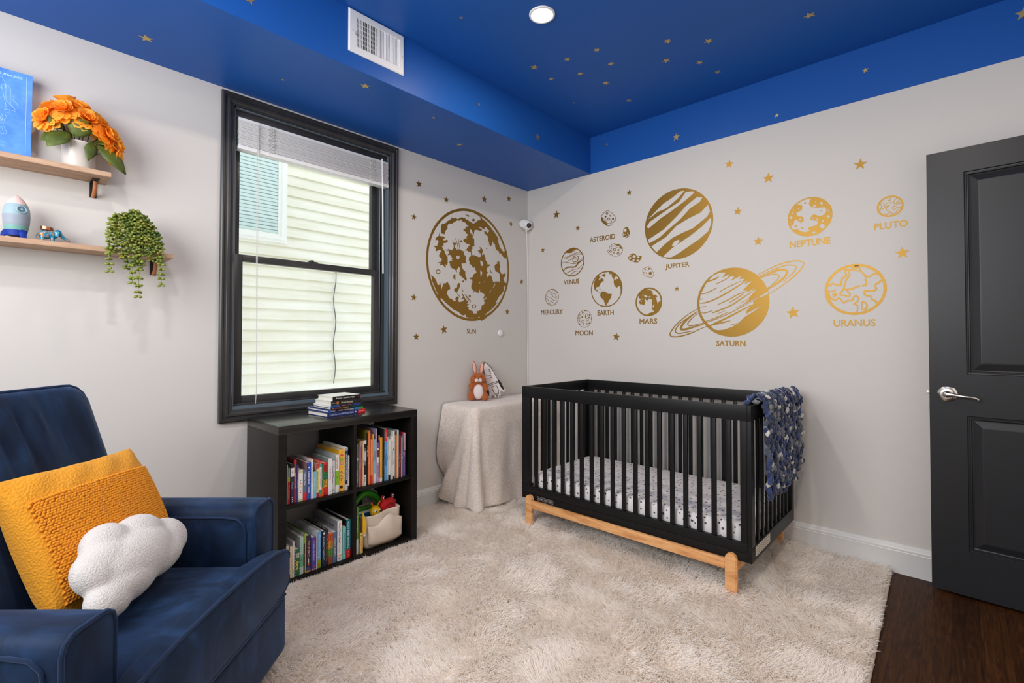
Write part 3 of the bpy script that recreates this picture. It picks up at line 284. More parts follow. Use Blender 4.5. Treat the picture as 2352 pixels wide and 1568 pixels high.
('asteroid_decal','R','outlined gold asteroid decal just above the word ASTEROID',[['783,2116 789,2114 795,2108 801,2102 808,2100 814,2098 819,2096 822,2091 825,2085 828,2079 834,2074 840,2071 844,2068 846,2061 846,2054 847,2047 850,2041 852,2038 853,2037 850,2035 844,2033 838,2031 832,2026 827,2021 822,2016 818,2012 814,2010 810,2008 806,2005 802,2004 797,2003 791,2004 784,2005 778,2008 774,2011 770,2017 765,2022 758,2027 751,2031 744,2036 740,2042 736,2049 733,2057 731,2063 730,2070 731,2077 734,2085 738,2092 745,2099 757,2106 771,2113', '782,2120 791,2117 798,2110 803,2105 809,2103 815,2102 821,2098 825,2092 828,2086 831,2081 836,2077 842,2074 847,2069 850,2061 850,2053 851,2047 853,2043 856,2039 856,2034 852,2032 846,2030 841,2028 836,2023 830,2018 825,2013 821,2010 817,2007 813,2004 808,2002 804,2000 798,1999 791,2000 784,2002 777,2005 771,2009 767,2015 762,2020 756,2024 748,2028 742,2034 736,2041 732,2048 729,2056 727,2063 726,2071 727,2079 730,2086 734,2094 742,2102 754,2109 769,2116'], ['729,2081 751,2067 745,2054 767,2040 787,2006 771,2007 743,2033 731,2060'], ['751,2063 755,2060 761,2057 766,2053 768,2047 770,2038 774,2030 780,2024 787,2020 796,2017 807,2019 819,2022 828,2025 827,2027 818,2025 806,2022 795,2021 788,2023 782,2027 777,2032 774,2039 772,2047 769,2054 763,2059 756,2062 752,2064'], ['790,2094 788,2091 785,2088 781,2087 776,2088 772,2090 769,2094 768,2098 769,2102 772,2105 776,2106 781,2105 786,2103 789,2099', '784,2095 783,2094 782,2092 780,2092 778,2092 775,2093 774,2095 773,2097 774,2099 775,2101 778,2101 780,2101 782,2099 783,2098'], ['775,2074 774,2071 771,2069 768,2068 765,2068 761,2070 759,2073 758,2076 759,2079 761,2081 765,2082 768,2082 772,2080 774,2077'], ['816,2074 815,2071 813,2069 810,2068 806,2069 803,2071 801,2074 800,2077 801,2080 803,2082 806,2083 810,2082 813,2080 815,2077', '811,2075 811,2074 810,2073 809,2073 807,2073 806,2074 805,2075 805,2076 805,2077 806,2078 807,2078 809,2078 810,2077 811,2076'], ['806,2051 805,2046 801,2043 796,2042 791,2043 786,2046 783,2050 781,2055 783,2059 786,2063 791,2064 797,2063 802,2060 805,2056', '801,2052 800,2049 798,2047 795,2047 792,2047 789,2049 788,2051 787,2054 788,2056 790,2058 792,2059 795,2058 798,2057 800,2054'], ['838,2046 837,2042 835,2040 831,2039 828,2039 824,2041 822,2045 821,2049 822,2053 824,2056 828,2057 832,2056 835,2054 837,2050'], ['820,2032 820,2031 819,2029 817,2029 815,2029 813,2030 811,2032 811,2034 811,2036 813,2037 815,2038 817,2037 819,2036 820,2034']]),
('asteroid_decal','R','solid gold upright asteroid decal right of the word ASTEROID',[['940,1973 953,1964 962,1943 968,1925 962,1905 943,1891 928,1900 911,1906 909,1923 915,1943 917,1963', '940,1948 939,1942 936,1938 932,1936 928,1937 924,1940 921,1945 920,1951 921,1956 924,1960 928,1962 932,1962 936,1958 939,1954', '924,1918 924,1914 922,1911 920,1909 917,1909 914,1912 913,1915 912,1919 913,1924 915,1927 917,1928 920,1928 922,1925 924,1922', '953,1925 953,1923 952,1921 950,1921 948,1921 946,1922 945,1924 944,1927 945,1929 946,1931 948,1931 950,1931 952,1930 953,1928', '945,1901 945,1899 943,1898 941,1897 939,1897 937,1898 935,1900 935,1903 935,1905 937,1906 939,1907 941,1906 943,1905 945,1903', '961,1911 961,1908 960,1906 958,1905 956,1905 955,1907 954,1909 954,1912 954,1914 955,1916 957,1917 958,1917 960,1916 961,1913', '935,1919 935,1918 934,1917 933,1916 932,1917 931,1917 930,1918 929,1920 930,1921 931,1922 932,1922 933,1922 934,1921 935,1920']]),
('asteroid_decal','R','outlined gold asteroid decal just below the word ASTEROID',[['840,1862 847,1860 854,1857 862,1854 869,1854 875,1855 881,1854 886,1850 891,1844 895,1839 900,1833 903,1827 906,1821 906,1813 905,1805 902,1798 898,1792 893,1786 887,1782 883,1777 879,1774 873,1772 862,1771 849,1772 838,1774 831,1778 825,1783 819,1787 813,1788 808,1788 804,1790 797,1797 790,1808 786,1816 788,1819 793,1822 798,1827 800,1834 802,1841 804,1847 810,1852 817,1856 824,1860 829,1862 835,1863', '841,1866 848,1864 855,1860 862,1858 868,1858 875,1858 882,1857 888,1852 894,1846 898,1840 903,1834 907,1828 909,1821 910,1813 909,1804 906,1796 902,1790 896,1784 890,1779 886,1775 881,1771 874,1768 863,1768 849,1769 838,1771 829,1775 823,1780 818,1784 813,1785 807,1785 801,1788 794,1796 787,1806 782,1816 785,1822 790,1825 795,1829 797,1835 798,1842 801,1849 807,1855 814,1860 822,1863 828,1865 834,1866'], ['835,1865 862,1856 881,1853 906,1824 902,1818 881,1824 885,1837 858,1848 842,1859'], ['807,1833 810,1836 815,1840 820,1843 824,1846 829,1847 835,1848 841,1846 847,1844 853,1840 856,1837 859,1832 863,1829 870,1828 877,1829 882,1830 881,1832 876,1831 869,1831 864,1831 862,1834 859,1838 855,1843 849,1846 841,1849 834,1851 828,1850 822,1848 818,1846 813,1842 809,1837 806,1834'], ['855,1819 854,1814 850,1811 845,1809 839,1810 834,1813 830,1817 829,1822 830,1827 834,1831 839,1832 845,1831 850,1828 854,1824', '850,1820 849,1817 847,1815 844,1814 840,1814 837,1816 835,1819 835,1821 835,1824 838,1826 841,1827 844,1827 847,1825 849,1823'], ['882,1811 881,1808 879,1806 875,1805 871,1805 868,1807 866,1810 865,1814 866,1817 868,1819 872,1820 875,1820 879,1818 881,1815', '877,1812 877,1811 876,1809 874,1809 873,1809 871,1810 870,1811 870,1813 870,1814 871,1815 873,1816 874,1816 876,1815 877,1813'], ['819,1810 818,1806 815,1803 811,1801 806,1802 802,1804 799,1808 798,1812 799,1816 802,1819 806,1820 811,1820 815,1817 818,1814', '814,1810 813,1808 812,1807 810,1806 807,1807 805,1808 804,1809 803,1812 804,1813 805,1815 807,1815 810,1815 812,1814 813,1812'], ['846,1795 845,1792 843,1790 840,1789 836,1789 833,1791 831,1794 830,1797 831,1800 833,1802 836,1803 840,1802 843,1801 845,1798', '841,1795 841,1794 840,1793 839,1793 837,1793 836,1794 835,1795 835,1796 835,1797 836,1798 837,1799 839,1798 840,1798 841,1797'], ['883,1787 881,1783 878,1780 874,1779 869,1779 864,1782 861,1785 860,1790 861,1794 864,1797 869,1799 874,1798 878,1796 881,1792', '877,1788 877,1786 875,1784 873,1783 870,1784 868,1785 866,1787 865,1789 866,1791 868,1793 870,1794 873,1793 875,1792 877,1790'], ['820,1829 820,1827 819,1826 817,1826 816,1826 814,1827 813,1828 813,1830 813,1831 814,1832 816,1833 817,1832 819,1831 820,1830']]),
('asteroid_decal','R','solid gold wide asteroid decal with white holes left of JUPITER',[['948,1749 965,1759 972,1770 995,1776 1013,1764 1020,1753 1035,1754 1060,1745 1053,1726 1031,1705 1002,1710 979,1724 965,1725', '978,1744 977,1741 974,1739 970,1739 965,1739 961,1741 958,1744 957,1747 958,1749 961,1751 965,1752 970,1752 974,1750 977,1747', '1013,1750 1011,1746 1008,1743 1003,1742 997,1742 992,1745 989,1749 987,1753 989,1757 992,1761 997,1762 1003,1761 1008,1759 1011,1755', '1042,1742 1041,1739 1038,1737 1034,1736 1030,1736 1026,1738 1024,1741 1023,1744 1024,1747 1026,1749 1030,1750 1034,1750 1038,1748 1041,1745', '1004,1726 1003,1723 1001,1721 997,1720 993,1721 990,1722 987,1725 987,1728 987,1731 990,1733 994,1734 997,1733 1001,1732 1003,1729', '1039,1718 1038,1715 1035,1712 1031,1712 1026,1712 1022,1714 1019,1717 1018,1720 1019,1723 1022,1725 1026,1726 1031,1726 1035,1724 1038,1721', '979,1760 979,1759 978,1757 976,1757 974,1757 973,1758 972,1759 971,1761 972,1763 973,1764 974,1765 976,1765 978,1764 979,1762']]),
('asteroid_decal','R','lowest outlined gold asteroid decal above the MARS globe',[['1110,1668 1115,1666 1121,1661 1126,1656 1130,1649 1133,1641 1136,1634 1141,1628 1145,1623 1148,1618 1147,1612 1143,1605 1140,1599 1136,1595 1131,1592 1127,1591 1122,1592 1116,1596 1110,1599 1104,1601 1098,1602 1092,1604 1086,1607 1080,1612 1075,1618 1071,1625 1068,1634 1067,1641 1067,1648 1068,1654 1072,1658 1077,1660 1085,1661 1093,1662 1099,1665 1105,1668', '1110,1671 1117,1668 1123,1663 1129,1657 1133,1650 1136,1642 1139,1635 1143,1630 1148,1625 1151,1618 1150,1611 1146,1603 1142,1597 1138,1593 1133,1589 1127,1588 1121,1590 1115,1593 1109,1596 1103,1598 1097,1599 1091,1601 1085,1605 1078,1610 1073,1617 1068,1624 1065,1633 1063,1641 1064,1648 1066,1655 1069,1660 1076,1663 1084,1664 1091,1665 1097,1667 1103,1670'], ['1089,1651 1089,1649 1087,1647 1085,1646 1083,1647 1081,1648 1080,1649 1079,1651 1080,1653 1081,1655 1083,1656 1085,1655 1087,1654 1089,1653'], ['1122,1652 1121,1649 1119,1647 1116,1646 1112,1646 1109,1648 1107,1651 1106,1654 1107,1657 1109,1659 1112,1660 1116,1660 1119,1658 1121,1655'], ['1135,1620 1134,1615 1130,1612 1126,1610 1120,1610 1115,1613 1112,1617 1111,1622 1112,1627 1116,1630 1120,1632 1126,1632 1130,1629 1134,1625'], ['1099,1625 1098,1623 1097,1621 1095,1621 1092,1621 1090,1622 1089,1624 1089,1626 1089,1628 1091,1629 1093,1630 1095,1630 1097,1629 1098,1627'], ['1079,1630 1079,1628 1078,1627 1076,1626 1074,1627 1072,1628 1071,1629 1071,1631 1071,1632 1072,1634 1074,1634 1076,1634 1078,1633 1079,1632'], ['1105,1640 1105,1639 1104,1638 1103,1638 1102,1638 1101,1638 1100,1639 1100,1640 1100,1641 1101,1642 1102,1642 1103,1642 1104,1642 1105,1641'], ['1101,1607 1101,1606 1100,1605 1099,1604 1098,1605 1097,1605 1097,1606 1096,1607 1097,1608 1097,1609 1098,1609 1099,1609 1100,1608 1101,1608'], ['1131,1598 1131,1597 1130,1597 1129,1596 1128,1596 1127,1597 1127,1598 1126,1599 1127,1600 1127,1600 1128,1601 1129,1601 1130,1600 1131,1599']]),
('planet_decal','R','orange gold blobby disc decal above the word NEPTUNE',[['2190,1850 2189,1861 2188,1871 2185,1882 2182,1892 2177,1901 2171,1910 2165,1919 2158,1927 2150,1934 2141,1940 2132,1946 2123,1950 2113,1954 2102,1957 2092,1958 2081,1959 2070,1958 2060,1957 2050,1954 2039,1950 2030,1946 2021,1940 2012,1934 2004,1927 1997,1919 1991,1910 1985,1901 1981,1892 1977,1882 1974,1871 1973,1861 1972,1850 1973,1839 1974,1829 1977,1818 1981,1808 1985,1799 1991,1790 1997,1781 2004,1773 2012,1766 2021,1760 2030,1754 2039,1750 2050,1746 2060,1743 2070,1742 2081,1741 2092,1742 2102,1743 2113,1746 2123,1750 2132,1754 2141,1760 2150,1766 2158,1773 2165,1781 2171,1790 2177,1799 2182,1808 2185,1818 2188,1829 2189,1839', '2182,1850 2181,1860 2180,1870 2177,1879 2174,1888 2170,1897 2165,1906 2159,1914 2152,1921 2145,1928 2137,1934 2129,1939 2120,1943 2110,1946 2101,1949 2091,1950 2081,1951 2071,1950 2061,1949 2052,1946 2043,1943 2034,1939 2025,1934 2017,1928 2010,1921 2003,1914 1997,1906 1992,1897 1988,1888 1985,1879 1982,1870 1981,1860 1980,1850 1981,1840 1982,1830 1985,1821 1988,1811 1992,1802 1997,1794 2003,1786 2010,1779 2017,1772 2025,1766 2034,1761 2043,1757 2052,1754 2061,1751 2071,1750 2081,1749 2091,1750 2101,1751 2110,1754 2120,1757 2129,1761 2137,1766 2145,1772 2152,1779 2159,1786 2165,1794 2170,1802 2174,1811 2177,1821 2180,1830 2181,1840'], ['2016,1931 2041,1926 2047,1913 2044,1894 2031,1888 2017,1887 2017,1874 2026,1861 2045,1857 2053,1844 2052,1829 2040,1822 2028,1831 2019,1843 2008,1844 2004,1835 2004,1821 1995,1813 1983,1811 1975,1833 1973,1856 1977,1882 1988,1904 2004,1922', '2031,1904 2031,1903 2030,1902 2029,1901 2027,1901 2026,1902 2025,1904 2025,1905 2025,1907 2026,1908 2028,1908 2029,1908 2030,1907 2031,1906', '2007,1900 2007,1898 2006,1897 2005,1897 2003,1897 2002,1898 2001,1899 2001,1901 2001,1903 2002,1904 2003,1904 2005,1904 2006,1903 2007,1902', '2002,1882 2001,1880 2000,1879 1998,1878 1997,1878 1995,1880 1994,1881 1994,1883 1994,1885 1995,1887 1997,1887 1998,1887 2000,1886 2001,1884', '1997,1858 1996,1855 1995,1853 1992,1852 1989,1852 1986,1854 1984,1857 1984,1861 1984,1864 1986,1866 1989,1867 1992,1867 1995,1865 1997,1862', '2039,1841 2039,1839 2037,1837 2036,1837 2034,1837 2032,1838 2031,1840 2030,1843 2031,1845 2032,1846 2034,1847 2036,1847 2038,1845 2039,1843', '1988,1828 1988,1827 1987,1826 1986,1826 1985,1826 1984,1826 1983,1827 1983,1829 1983,1830 1984,1831 1985,1831 1986,1831 1987,1830 1988,1829'], ['2094,1956 2084,1940 2079,1924 2083,1911 2094,1900 2118,1893 2154,1889 2161,1879 2161,1864 2152,1849 2135,1844 2119,1850 2106,1859 2095,1856 2086,1843 2086,1833 2095,1827 2114,1823 2123,1813 2121,1803 2105,1794 2083,1793 2075,1787 2075,1780 2081,1773 2069,1766 2057,1766 2039,1774 2024,1786 2012,1790 1997,1786 2012,1766 2033,1751 2060,1742 2090,1740 2126,1748 2155,1769 2177,1796 2189,1831 2188,1861 2178,1896 2157,1925 2128,1947 2110,1954', '2115,1929 2115,1927 2114,1926 2113,1926 2111,1926 2110,1927 2109,1928 2109,1930 2109,1931 2110,1932 2111,1933 2113,1932 2114,1932 2115,1930', '2145,1913 2145,1910 2143,1908 2140,1907 2137,1908 2135,1910 2133,1913 2133,1916 2133,1919 2135,1921 2138,1922 2140,1922 2143,1920 2145,1917', '2112,1905 2112,1902 2110,1900 2107,1900 2104,1900 2101,1902 2100,1905 2099,1908 2100,1911 2102,1913 2104,1913 2107,1913 2110,1911 2112,1908', '2175,1868 2174,1866 2173,1865 2172,1864 2171,1864 2169,1865 2168,1867 2168,1869 2168,1870 2169,1872 2171,1872 2172,1872 2173,1871 2174,1869', '2177,1834 2176,1831 2174,1829 2171,1828 2168,1829 2165,1831 2163,1834 2162,1837 2163,1840 2165,1842 2168,1843 2171,1843 2174,1841 2176,1838', '2100,1838 2099,1836 2098,1834 2096,1834 2095,1834 2093,1835 2092,1837 2091,1839 2092,1841 2093,1843 2095,1843 2096,1843 2098,1842 2099,1840', '2123,1829 2122,1826 2121,1825 2119,1824 2117,1825 2116,1826 2115,1828 2114,1830 2115,1832 2116,1834 2118,1834 2120,1834 2121,1833 2122,1831', '2150,1813 2149,1811 2148,1809 2146,1808 2144,1808 2142,1810 2141,1812 2140,1815 2141,1817 2142,1819 2144,1820 2146,1819 2148,1818 2149,1816', '2154,1785 2153,1780 2149,1776 2145,1774 2139,1775 2134,1779 2131,1784 2130,1789 2131,1795 2134,1799 2139,1800 2145,1799 2150,1796 2153,1791', '2109,1756 2109,1753 2106,1750 2104,1749 2100,1750 2097,1752 2095,1755 2095,1758 2095,1761 2097,1763 2100,1764 2104,1764 2107,1762 2109,1759'], ['2066,1929 2065,1926 2064,1925 2062,1924 2059,1924 2057,1926 2056,1928 2055,1931 2056,1933 2057,1935 2059,1936 2062,1935 2064,1934 2065,1931'], ['2140,1872 2139,1871 2139,1870 2138,1869 2136,1869 2135,1870 2135,1871 2134,1873 2135,1874 2135,1875 2137,1875 2138,1875 2139,1874 2139,1873'], ['2078,1811 2077,1809 2076,1808 2075,1808 2074,1808 2073,1809 2072,1810 2072,1812 2072,1813 2073,1814 2074,1815 2075,1814 2076,1813 2077,1812'], ['2018,1807 2018,1805 2016,1803 2014,1802 2011,1802 2009,1804 2008,1806 2007,1809 2008,1812 2009,1814 2011,1814 2014,1814 2016,1812 2018,1810'], ['2049,1792 2048,1789 2047,1788 2045,1787 2043,1787 2040,1789 2039,1791 2039,1794 2039,1796 2041,1798 2043,1799 2045,1798 2047,1797 2048,1795']]),
('planet_decal','R','gold cracked disc decal above the word URANUS',[['2420,1428 2420,1442 2418,1455 2415,1468 2410,1480 2405,1492 2398,1504 2390,1514 2381,1524 2371,1533 2360,1541 2349,1548 2337,1553 2324,1558 2312,1561 2298,1563 2285,1564 2272,1563 2259,1561 2246,1558 2233,1553 2221,1548 2210,1541 2199,1533 2190,1524 2181,1514 2173,1504 2166,1492 2160,1480 2156,1468 2153,1455 2151,1442 2150,1428 2151,1415 2153,1402 2156,1389 2160,1377 2166,1365 2173,1353 2181,1343 2190,1333 2199,1324 2210,1316 2221,1309 2233,1303 2246,1299 2259,1296 2272,1294 2285,1293 2298,1294 2312,1296 2324,1299 2337,1303 2349,1309 2360,1316 2371,1324 2381,1333 2390,1343 2398,1353 2405,1365 2410,1377 2415,1389 2418,1402 2420,1415', '2407,1428 2406,1440 2405,1452 2402,1464 2398,1475 2393,1486 2386,1496 2379,1506 2371,1515 2362,1523 2353,1530 2343,1536 2332,1541 2321,1545 2309,1548 2297,1550 2285,1550 2273,1550 2261,1548 2250,1545 2239,1541 2228,1536 2218,1530 2208,1523 2199,1515 2191,1506 2184,1496 2178,1486 2173,1475 2169,1464 2166,1452 2164,1440 2163,1428 2164,1417 2166,1405 2169,1393 2173,1382 2178,1371 2184,1361 2191,1351 2199,1342 2208,1334 2218,1327 2228,1321 2239,1316 2250,1312 2261,1309 2273,1307 2285,1307 2297,1307 2309,1309 2321,1312 2332,1316 2343,1321 2353,1327 2362,1334 2371,1342 2379,1351 2386,1361 2393,1371 2398,1382 2402,1393 2405,1405 2406,1417'], ['2168,1451 2172,1454 2179,1459 2184,1461 2188,1462 2190,1462 2194,1461 2198,1458 2203,1454 2209,1451 2215,1450 2221,1450 2227,1454 2229,1461 2230,1470 2231,1477 2233,1483 2234,1488 2237,1493 2242,1496 2248,1500 2253,1507 2252,1516 2249,1524 2246,1529 2245,1533 2244,1532 2250,1532 2261,1532 2270,1532 2278,1536 2285,1540 2290,1542 2295,1542 2300,1540 2303,1538 2305,1535 2306,1530 2309,1522 2314,1515 2320,1507 2325,1499 2327,1494 2328,1488 2329,1481 2330,1470 2332,1459 2332,1452 2329,1451 2321,1451 2316,1451 2316,1442 2322,1442 2330,1442 2338,1447 2339,1459 2338,1471 2336,1482 2335,1490 2333,1496 2331,1504 2325,1512 2319,1520 2315,1527 2313,1532 2311,1538 2308,1544 2302,1549 2296,1551 2289,1551 2282,1548 2275,1544 2269,1541 2260,1541 2250,1541 2242,1541 2237,1533 2240,1526 2242,1520 2245,1514 2246,1510 2243,1508 2237,1504 2231,1499 2228,1493 2225,1487 2224,1480 2222,1472 2222,1464 2221,1460 2219,1459 2215,1459 2211,1460 2207,1462 2202,1466 2196,1469 2191,1471 2187,1471 2182,1470 2175,1467 2168,1462 2163,1459'], ['2263,1529 2269,1529 2277,1529 2286,1528 2294,1525 2303,1521 2309,1518 2311,1524 2305,1527 2295,1531 2286,1534 2277,1535 2269,1535 2263,1535'], ['2256,1526 2258,1521 2260,1514 2261,1509 2258,1504 2253,1499 2248,1491 2244,1482 2241,1472 2239,1463 2236,1454 2235,1445 2235,1436 2239,1430 2245,1427 2252,1426 2260,1426 2268,1428 2278,1430 2289,1435 2301,1440 2309,1444 2306,1452 2298,1448 2286,1443 2276,1439 2267,1436 2259,1435 2252,1435 2247,1436 2243,1437 2242,1439 2242,1443 2244,1451 2246,1460 2248,1469 2251,1478 2254,1486 2258,1492 2264,1498 2268,1506 2267,1516 2265,1524 2263,1529'], ['2236,1440 2233,1437 2229,1432 2226,1427 2221,1420 2217,1412 2217,1402 2223,1398 2231,1398 2238,1397 2244,1394 2251,1390 2258,1389 2264,1391 2268,1397 2268,1405 2264,1413 2257,1421 2253,1427 2248,1422 2252,1416 2258,1408 2262,1402 2261,1400 2260,1398 2258,1397 2253,1398 2246,1402 2239,1405 2231,1406 2224,1406 2223,1406 2224,1408 2227,1415 2231,1421 2235,1426 2238,1431 2241,1434'], ['2330,1496 2333,1493 2338,1489 2343,1486 2347,1486 2351,1487 2354,1490 2360,1494 2365,1498 2371,1501 2377,1501 2385,1499 2390,1498 2391,1505 2385,1507 2378,1508 2370,1508 2362,1505 2356,1500 2351,1497 2348,1495 2345,1493 2344,1493 2341,1495 2337,1499 2334,1502'], ['2403,1480 2399,1475 2393,1469 2388,1463 2383,1460 2378,1457 2373,1454 2370,1447 2369,1439 2371,1432 2373,1428 2374,1427 2372,1425 2368,1423 2364,1421 2358,1421 2352,1421 2346,1421 2339,1422 2333,1423 2326,1421 2322,1412 2323,1402 2326,1394 2333,1389 2340,1387 2347,1387 2351,1386 2353,1383 2354,1376 2356,1369 2362,1365 2366,1363 2369,1360 2372,1355 2375,1347 2378,1342 2384,1346 2382,1351 2379,1359 2374,1367 2369,1371 2365,1373 2362,1375 2361,1379 2359,1386 2355,1394 2348,1396 2340,1397 2336,1397 2332,1401 2330,1405 2330,1410 2331,1413 2333,1413 2339,1413 2346,1412 2352,1412 2359,1411 2365,1412 2371,1414 2377,1418 2381,1424 2380,1431 2377,1436 2376,1440 2377,1443 2379,1447 2381,1449 2386,1451 2392,1455 2398,1462 2404,1469 2408,1474'], ['2171,1394 2177,1387 2186,1378 2195,1371 2204,1375 2211,1381 2215,1384 2217,1384 2219,1380 2222,1376 2225,1369 2229,1361 2236,1355 2243,1358 2250,1364 2256,1368 2261,1368 2267,1367 2274,1367 2279,1374 2281,1381 2284,1386 2286,1389 2289,1392 2290,1392 2293,1390 2296,1386 2297,1383 2297,1378 2295,1372 2293,1367 2288,1362 2282,1358 2277,1350 2284,1345 2291,1344 2294,1341 2294,1329 2292,1312 2290,1299 2296,1298 2298,1310 2300,1328 2300,1343 2293,1351 2285,1353 2284,1351 2286,1351 2292,1355 2298,1361 2301,1368 2303,1376 2304,1384 2301,1391 2297,1396 2291,1400 2286,1399 2282,1395 2278,1391 2276,1385 2273,1378 2271,1375 2268,1374 2261,1376 2254,1376 2246,1371 2240,1365 2236,1363 2234,1366 2231,1373 2227,1380 2224,1385 2220,1390 2214,1392 2207,1388 2201,1382 2196,1379 2190,1384 2182,1393 2176,1400'], ['2320,1357 2321,1358 2324,1357 2327,1355 2330,1352 2332,1348 2334,1344 2333,1338 2332,1332 2330,1328 2326,1325 2320,1324 2318,1325 2317,1334 2318,1347', '2314,1361 2320,1366 2326,1364 2331,1361 2335,1357 2338,1351 2340,1344 2340,1336 2338,1328 2334,1321 2328,1318 2319,1316 2312,1321 2311,1334 2312,1349'], ['2165,1434 2176,1428 2195,1432 2201,1436 2201,1428 2177,1421'], ['2184,1407 2194,1418 2208,1413 2206,1401 2191,1394'], ['2150,1440 2165,1434 2174,1403 2177,1376 2187,1358 2171,1356 2154,1394'], ['2286,1555 2304,1553 2296,1536 2286,1541']]),
('planet_decal','R','small gold cracked disc decal above the word PLUTO',[['2491,1842 2491,1847 2490,1852 2489,1857 2487,1862 2485,1867 2482,1872 2479,1876 2475,1880 2471,1884 2467,1887 2463,1889 2458,1892 2453,1894 2448,1895 2442,1896 2437,1896 2432,1896 2427,1895 2421,1894 2416,1892 2412,1889 2407,1887 2403,1884 2399,1880 2395,1876 2392,1872 2389,1867 2387,1862 2385,1857 2384,1852 2383,1847 2383,1842 2383,1836 2384,1831 2385,1826 2387,1821 2389,1816 2392,1812 2395,1807 2399,1803 2403,1800 2407,1797 2412,1794 2416,1792 2421,1790 2427,1789 2432,1788 2437,1788 2442,1788 2448,1789 2453,1790 2458,1792 2463,1794 2467,1797 2471,1800 2475,1803 2479,1807 2482,1812 2485,1816 2487,1821 2489,1826 2490,1831 2491,1836', '2483,1842 2483,1846 2482,1851 2481,1855 2479,1859 2477,1863 2475,1867 2472,1871 2469,1874 2466,1877 2462,1880 2459,1882 2455,1884 2450,1885 2446,1886 2442,1887 2437,1887 2433,1887 2428,1886 2424,1885 2420,1884 2416,1882 2412,1880 2408,1877 2405,1874 2402,1871 2399,1867 2397,1863 2395,1859 2393,1855 2392,1851 2392,1846 2391,1842 2392,1837 2392,1833 2393,1828 2395,1824 2397,1820 2399,1816 2402,1813 2405,1809 2408,1806 2412,1804 2416,1801 2420,1800 2424,1798 2428,1797 2433,1796 2437,1796 2442,1796 2446,1797 2450,1798 2455,1800 2459,1801 2462,1804 2466,1806 2469,1809 2472,1813 2475,1816 2477,1820 2479,1824 2481,1828 2482,1833 2483,1837'], ['2444,1893 2442,1890 2439,1885 2436,1881 2435,1878 2435,1875 2436,1871 2437,1868 2440,1866 2440,1864 2440,1864 2439,1863 2437,1862 2434,1862 2429,1863 2425,1862 2422,1859 2420,1855 2418,1853 2416,1851 2414,1850 2413,1849 2414,1850 2414,1854 2415,1858 2413,1861 2411,1863 2409,1864 2406,1866 2403,1867 2401,1868 2400,1865 2403,1864 2406,1862 2408,1861 2410,1860 2411,1859 2412,1858 2412,1855 2411,1851 2411,1847 2415,1846 2417,1848 2420,1850 2422,1853 2424,1856 2426,1859 2430,1859 2434,1859 2438,1859 2440,1860 2442,1862 2443,1865 2442,1868 2439,1870 2438,1873 2438,1874 2438,1876 2439,1879 2441,1883 2444,1887 2446,1890'], ['2464,1883 2460,1877 2454,1868 2449,1860 2448,1856 2450,1853 2452,1852 2454,1851 2457,1851 2461,1852 2465,1856 2470,1861 2474,1865 2472,1868 2468,1864 2463,1859 2459,1855 2456,1854 2454,1854 2453,1855 2451,1855 2451,1856 2452,1858 2456,1865 2462,1874 2466,1881'], ['2472,1856 2471,1855 2469,1854 2465,1852 2459,1847 2452,1841 2447,1836 2445,1832 2446,1828 2447,1825 2448,1822 2450,1820 2452,1819 2455,1820 2457,1822 2459,1824 2461,1826 2462,1828 2463,1828 2465,1828 2468,1827 2471,1826 2475,1825 2480,1825 2484,1824 2484,1828 2480,1828 2475,1829 2471,1829 2468,1830 2465,1831 2463,1832 2460,1831 2459,1829 2457,1827 2455,1825 2453,1823 2452,1823 2451,1823 2450,1824 2449,1826 2448,1828 2448,1830 2449,1833 2454,1838 2461,1844 2467,1849 2470,1851 2472,1852 2473,1852'], ['2393,1822 2399,1827 2408,1833 2417,1838 2424,1842 2430,1845 2431,1847 2428,1843 2422,1835 2420,1827 2425,1820 2432,1815 2436,1812 2436,1811 2432,1808 2427,1807 2419,1807 2410,1808 2404,1808 2404,1805 2410,1804 2420,1803 2428,1803 2433,1805 2438,1808 2439,1813 2434,1818 2426,1823 2422,1827 2425,1833 2431,1841 2434,1847 2429,1849 2422,1845 2415,1841 2407,1836 2398,1830 2391,1825'], ['2426,1806 2423,1801 2419,1796 2422,1793 2425,1799 2428,1804'], ['2440,1808 2442,1807 2443,1807 2443,1807 2441,1804 2438,1798 2435,1794 2437,1791 2440,1795 2444,1801 2446,1806 2445,1810 2442,1811 2440,1811'], ['2471,1818 2470,1819 2468,1819 2465,1816 2459,1810 2452,1802 2447,1796 2449,1794 2454,1800 2461,1808 2467,1813 2469,1815 2470,1815 2471,1815'], ['2394,1865 2396,1861 2399,1856 2401,1850 2401,1847 2400,1843 2399,1840 2397,1836 2394,1832 2391,1830 2393,1827 2396,1830 2399,1834 2402,1838 2403,1842 2404,1846 2403,1851 2401,1857 2398,1863 2396,1867'], ['2468,1853 2473,1859 2478,1856 2477,1848 2471,1846'], ['2470,1828 2477,1833 2484,1828 2483,1824 2474,1824'], ['2435,1871 2435,1870 2434,1868 2433,1868 2432,1868 2430,1869 2430,1871 2429,1872 2430,1874 2431,1875 2432,1876 2433,1876 2434,1875 2435,1873']])]
